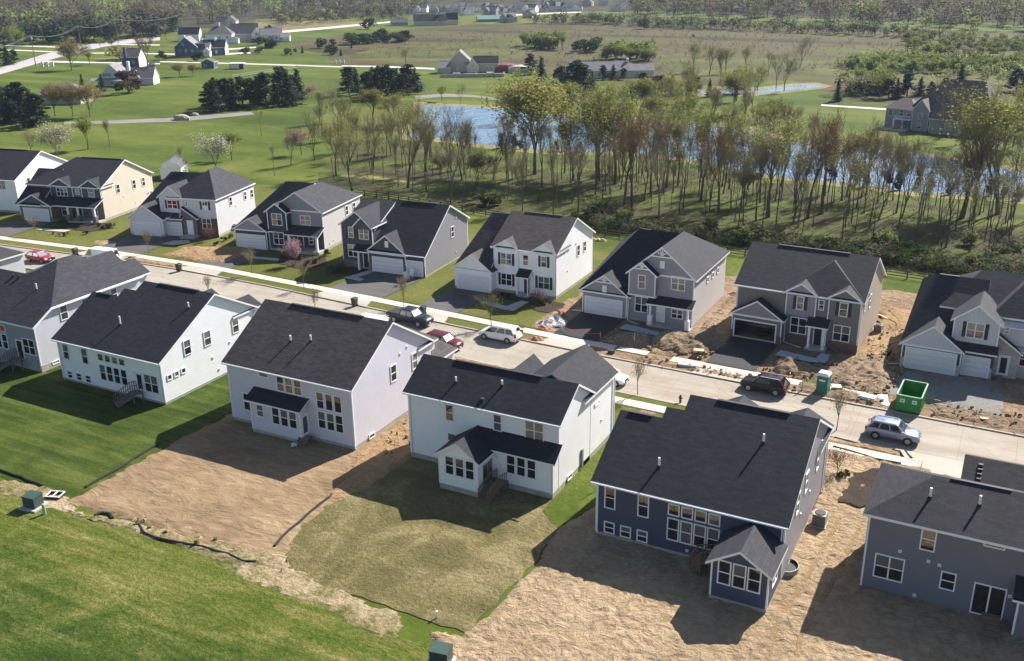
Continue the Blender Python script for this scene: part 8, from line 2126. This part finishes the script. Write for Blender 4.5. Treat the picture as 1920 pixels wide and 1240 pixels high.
# farm cluster, top middle
fhouse((-346.9, 571.1), 35, 'tan_siding', 'navy_shingle', 'brick coloured farmhouse with a dark roof and bright dormer at the upper middle', [('gx', (-34, 0, 0, 14, 4.4, 7, 11, 4.4), D(rmat='cream_siding')), ('gx', (0, 12, 6, 16, 5, 11, 12, 5), D(rmat='cream_siding')), ('gy', (-12, -3, 6, 14, 8, 14), D(roofm='sheet_white'))], [('x', 0, 7, 5), ('y', 0, -10, 2)], sc=.62)
fhouse((-371.8, 563.5), 35, 'slate_siding', 'far_shingle', 'small grey barn at the far left of the upper middle farm', [('gx', (-18, 0, 0, 10, 3.5, 5, 7, 3.5), D())], [('y', 0, -6, 2)], name='barn', sc=.62, cat='barn')
fhouse((-330.7, 615), 35, 'teal_paint', 'teal_paint', 'low teal roofed barn right of the upper middle farm', [('gx', (-26, 0, 0, 14, 3, 7, 7, 3), D(rmat='cream_siding'))], [('x', 0, 7, 2)], name='barn', sc=.62, cat='barn')
# distant subdivision
r5 = random.Random(12)
wl_ = ['pale_gray_siding', 'white_siding_plain', 'tan_siding', 'slate_siding', 'cream_siding']
wn_ = {'pale_gray_siding': 'pale grey', 'white_siding_plain': 'white', 'tan_siding': 'tan', 'slate_siding': 'slate blue', 'cream_siding': 'cream'}
PR = []
for i, wm_ in enumerate(wl_):
    hh = House('distant_house', 'tiny %s house with a grey roof in the distant subdivision at the top middle' % wn_[wm_], 0, 0, 0, wm_, 'far_shingle', group='houses of the distant subdivision')
    if i % 2: hh.gx(-15, 0, 0, 11, 5.4, 5.5, 9.5, 5.4); hh.gy(-15, -8, -4, 3, 5, 8.5)
    else: hh.hip(-15, 0, 0, 12, 5.6, (-10, 6), (-5, 6), 10); hh.gy(-7, 0, -3, 3, 5.2, 9)
    hh.win('x', 0, 5, 4, w=1.5, h=1.6); hh.win('y', 0 if i % 2 else -3, -3.5, 3.5, w=1.6, h=1.6)
    PR.append(hh.done())
pts = [(-444.4, 682.6), (-442.6, 698.5), (-429.2, 694.3), (-431.3, 717.3), (-413.8, 706.1), (-424.9, 735.3), (-407.3, 723.5), (-417.6, 762.8), (-396.7, 742.5), (-379.4, 730.8), (-391, 769.4), (-358, 720.8), (-357, 736.6), (-370.6, 783.1), (-347.9, 755), (-357.6, 795.1), (-334.6, 758.4), (-354.3, 823.4), (-373.9, 686.9), (-355.5, 677.8), (-298.8, 751.7), (-304.2, 782.5), (-328.4, 658.6), (-317.6, 613.1), (-386.1, 815.9), (-348.1, 843.9), (-389.9, 682.5)]
for i, w in enumerate(pts):
    q = i % 5; s = r5.uniform(.5, .68)
    sx = screen_x(*w)
    lb = 'tiny %s house with grey roof in the distant subdivision, above %s' % (wn_[wl_[q]], 'the stone farmhouse' if sx < 900 else ('the teal barn' if sx < 960 else ('the pond' if sx < 1060 else 'the long low house')))
    if i < 5: PR[q].location = (w[0], w[1], 0); PR[q].rotation_euler.z = R(r5.uniform(10, 60)); PR[q]['label'] = lb; PR[q].scale = (s, s, s)
    else: dup(PR[q], w, R(r5.uniform(0, 70)), lb, scale=s)
for w, wm_, lb in (((-433.9, 484), 'white_siding_plain', 'white house among trees right behind the far cluster'), ((-506.3, 650.8), 'white_siding_plain', 'tiny white gabled house in the forest edge at the upper left middle'), ((-498.3, 610.4), 'tan_siding', 'low pale flat roofed building in the forest edge'), ((-209.2, 775), 'slate_siding', 'long pale roofed building at the top right of the subdivision')):
    fhouse(w, 30, wm_, 'lilac_shingle', lb, [('gx', (-14, 0, 0, 10, 4.5, 5, 8, 4.5), D())], [('x', 0, 5, 2.5)], sc=.6)
# utility poles with wires
def upole(p, H, label, arm=True):
    t = thing('utility_pole', label, 'utility pole', p, R(35), 'utility poles along the country road')
    mb = MB(); mb.tube((0, 0, 0), (0, 0, H), .2, .13, 'pole_wood', 8); mb.build('pole', t)
    mb = MB(); mb.box(-1.2, 1.2, -.07, .07, H - .8, H - .65, 'pole_wood')
    for x in (-1.1, -.5, .5, 1.1): mb.tube((x, 0, H - .65), (x, 0, H - .45), .05, .05, 'galvanized', 6)
    mb.build('crossarm', t); return (p[0], p[1], H - .5)
PL = [upole((-383.3, 292.1), 13, 'tall wooden utility pole with a pale transformer nearest the left edge'), upole((-430.1, 355.5), 12, 'wooden utility pole beside the country road left of its bend'), upole((-443.7, 391), 13, 'wooden utility pole at the bend of the country road')]
mb = MB(); mb.tube((.3, 0, 11), (.3, 0, 12.2), .35, .35, 'sheet_white', 8); o_ = mb.build('transformer', None, (PL[0][0], PL[0][1], 0)); tag(o_, 'pale transformer can near the top of the tall pole at the left', 'transformer')
far_ends = [PL[0], PL[1], PL[2], (-468.4, 463.6) + (11,)]
start_ = (-350.9, 233.5) + (12,)
wm = 0
for a, c, lb in ((start_, PL[0], 'from the left edge to the first pole'), (PL[0], PL[1], 'from the first to the second pole'), (PL[1], PL[2], 'from the second to the third pole'), (PL[2], far_ends[3], 'from the third pole into the trees')):
    mb = MB()
    for off in (-.9, 0, .9):
        P_ = [Vector(a).lerp(Vector(c), i / 10) + Vector((off * .7, off * .7, -2.2 * (1 - ((i - 5) / 5) ** 2))) for i in range(11)]
        for x, y in zip(P_, P_[1:]): mb.tube(x, y, .035, .035, 'gray_metal', 4, cap=False)
    tag(mb.build('overhead_wires'), 'overhead wires running ' + lb, 'wires', 'overhead wires')
for w, lb in (((-601.2, 624.9), 'left one of two tall thin masts in the far forest'), ((-598.1, 625.8), 'right one of two tall thin masts in the far forest')):
    mb = MB(); mb.tube((0, 0, 0), (0, 0, 26), .35, .2, 'gray_metal', 6); mb.box(-1.5, 1.5, -.1, .1, 23, 23.4, 'gray_metal'); tag(mb.build('mast', None, (w[0] + (12 if 'left' in lb else 20), w[1], 0)), lb, 'mast', 'masts in the far forest')
# white gate posts, boulders, fountain
for w, s, mt_, lb in (((-378.9, 291.5), 1.0, 'sheet_white', 'white marker box on the lawn beside the country road'), ((-266, 346.2), .8, 'sheet_white', 'white marker posts on the far lawn by the drive')):
    mb = MB()
    for k in range(3): mb.box(k * 2.2 * s, k * 2.2 * s + .7 * s, 0, .6 * s, 0, 2.0 * s, mt_)
    mb.box(0, 4.4 * s, .2, .4, .8 * s, 1.2 * s, mt_); tag(mb.build('marker_posts', None, w + (0,), .5), lb, 'posts')
for w, s, lb in (((-212, 205), 1.3, 'large boulder on the near side of the gravel path'), ((-214.4, 212.5), .7, 'small boulder beside the gravel path')):
    r_ = np.random.default_rng(int(s * 10)); mb = MB(); rings = []
    for z, k in ((0, 1), (.5, 1.05), (.95, .75), (1.2, .3)): rings.append([Vector((math.cos(t) * 2.0 * s * k * r_.uniform(.8, 1.1), math.sin(t) * 1.3 * s * k * r_.uniform(.8, 1.1), z * s)) for t in [2 * math.pi * i / 9 for i in range(9)]])
    mb.loft(rings, 'rock'); tag(mb.build('boulder', None, w + (0,)), lb, 'boulder', 'boulders by the gravel path')
f_ = thing('fountain', 'white fountain jet spraying in the right part of the pond', 'fountain', (-22.2, 215.8), 0)
mb = MB(); mb.tube((0, 0, 0), (0, 0, .25), .6, .5, 'dark_metal', 12); mb.build('float', f_)
mb = MB(); rr_ = random.Random(3)
for i in range(160):
    a = rr_.uniform(0, 6.28); t = rr_.random(); r1 = 1.5 * t * rr_.uniform(.5, 1); z = 3.4 * (1 - (t - .25) ** 2 * 1.7)
    if z < .1: continue
    mb.box(r1 * math.cos(a) - .04, r1 * math.cos(a) + .04, r1 * math.sin(a) - .04, r1 * math.sin(a) + .04, z - .12, z + .12, 'fountain_water')
mb.build('spray', f_)
# person beside the crimson car

# ---------------------------------------------------------------- air
mt, nt, b = new_mat('haze_air')
nt.nodes.remove(b)
v_ = N(nt, "ShaderNodeVolumePrincipled")
v_.inputs['Color'].default_value = (0.62, 0.76, 1.0, 1)
v_.inputs['Density'].default_value = 0.000075
v_.inputs['Anisotropy'].default_value = 0.2
nt.links.new(v_.outputs[0], nt.nodes['Material Output'].inputs['Volume'])
mb = MB(); mb.box(-2300, 1000, -150, 2500, -1.5, 48, 'haze_air')
hz = mb.build('haze'); hz['kind'] = 'stuff'; hz['label'] = 'thin pale blue haze over the distant fields and woods'
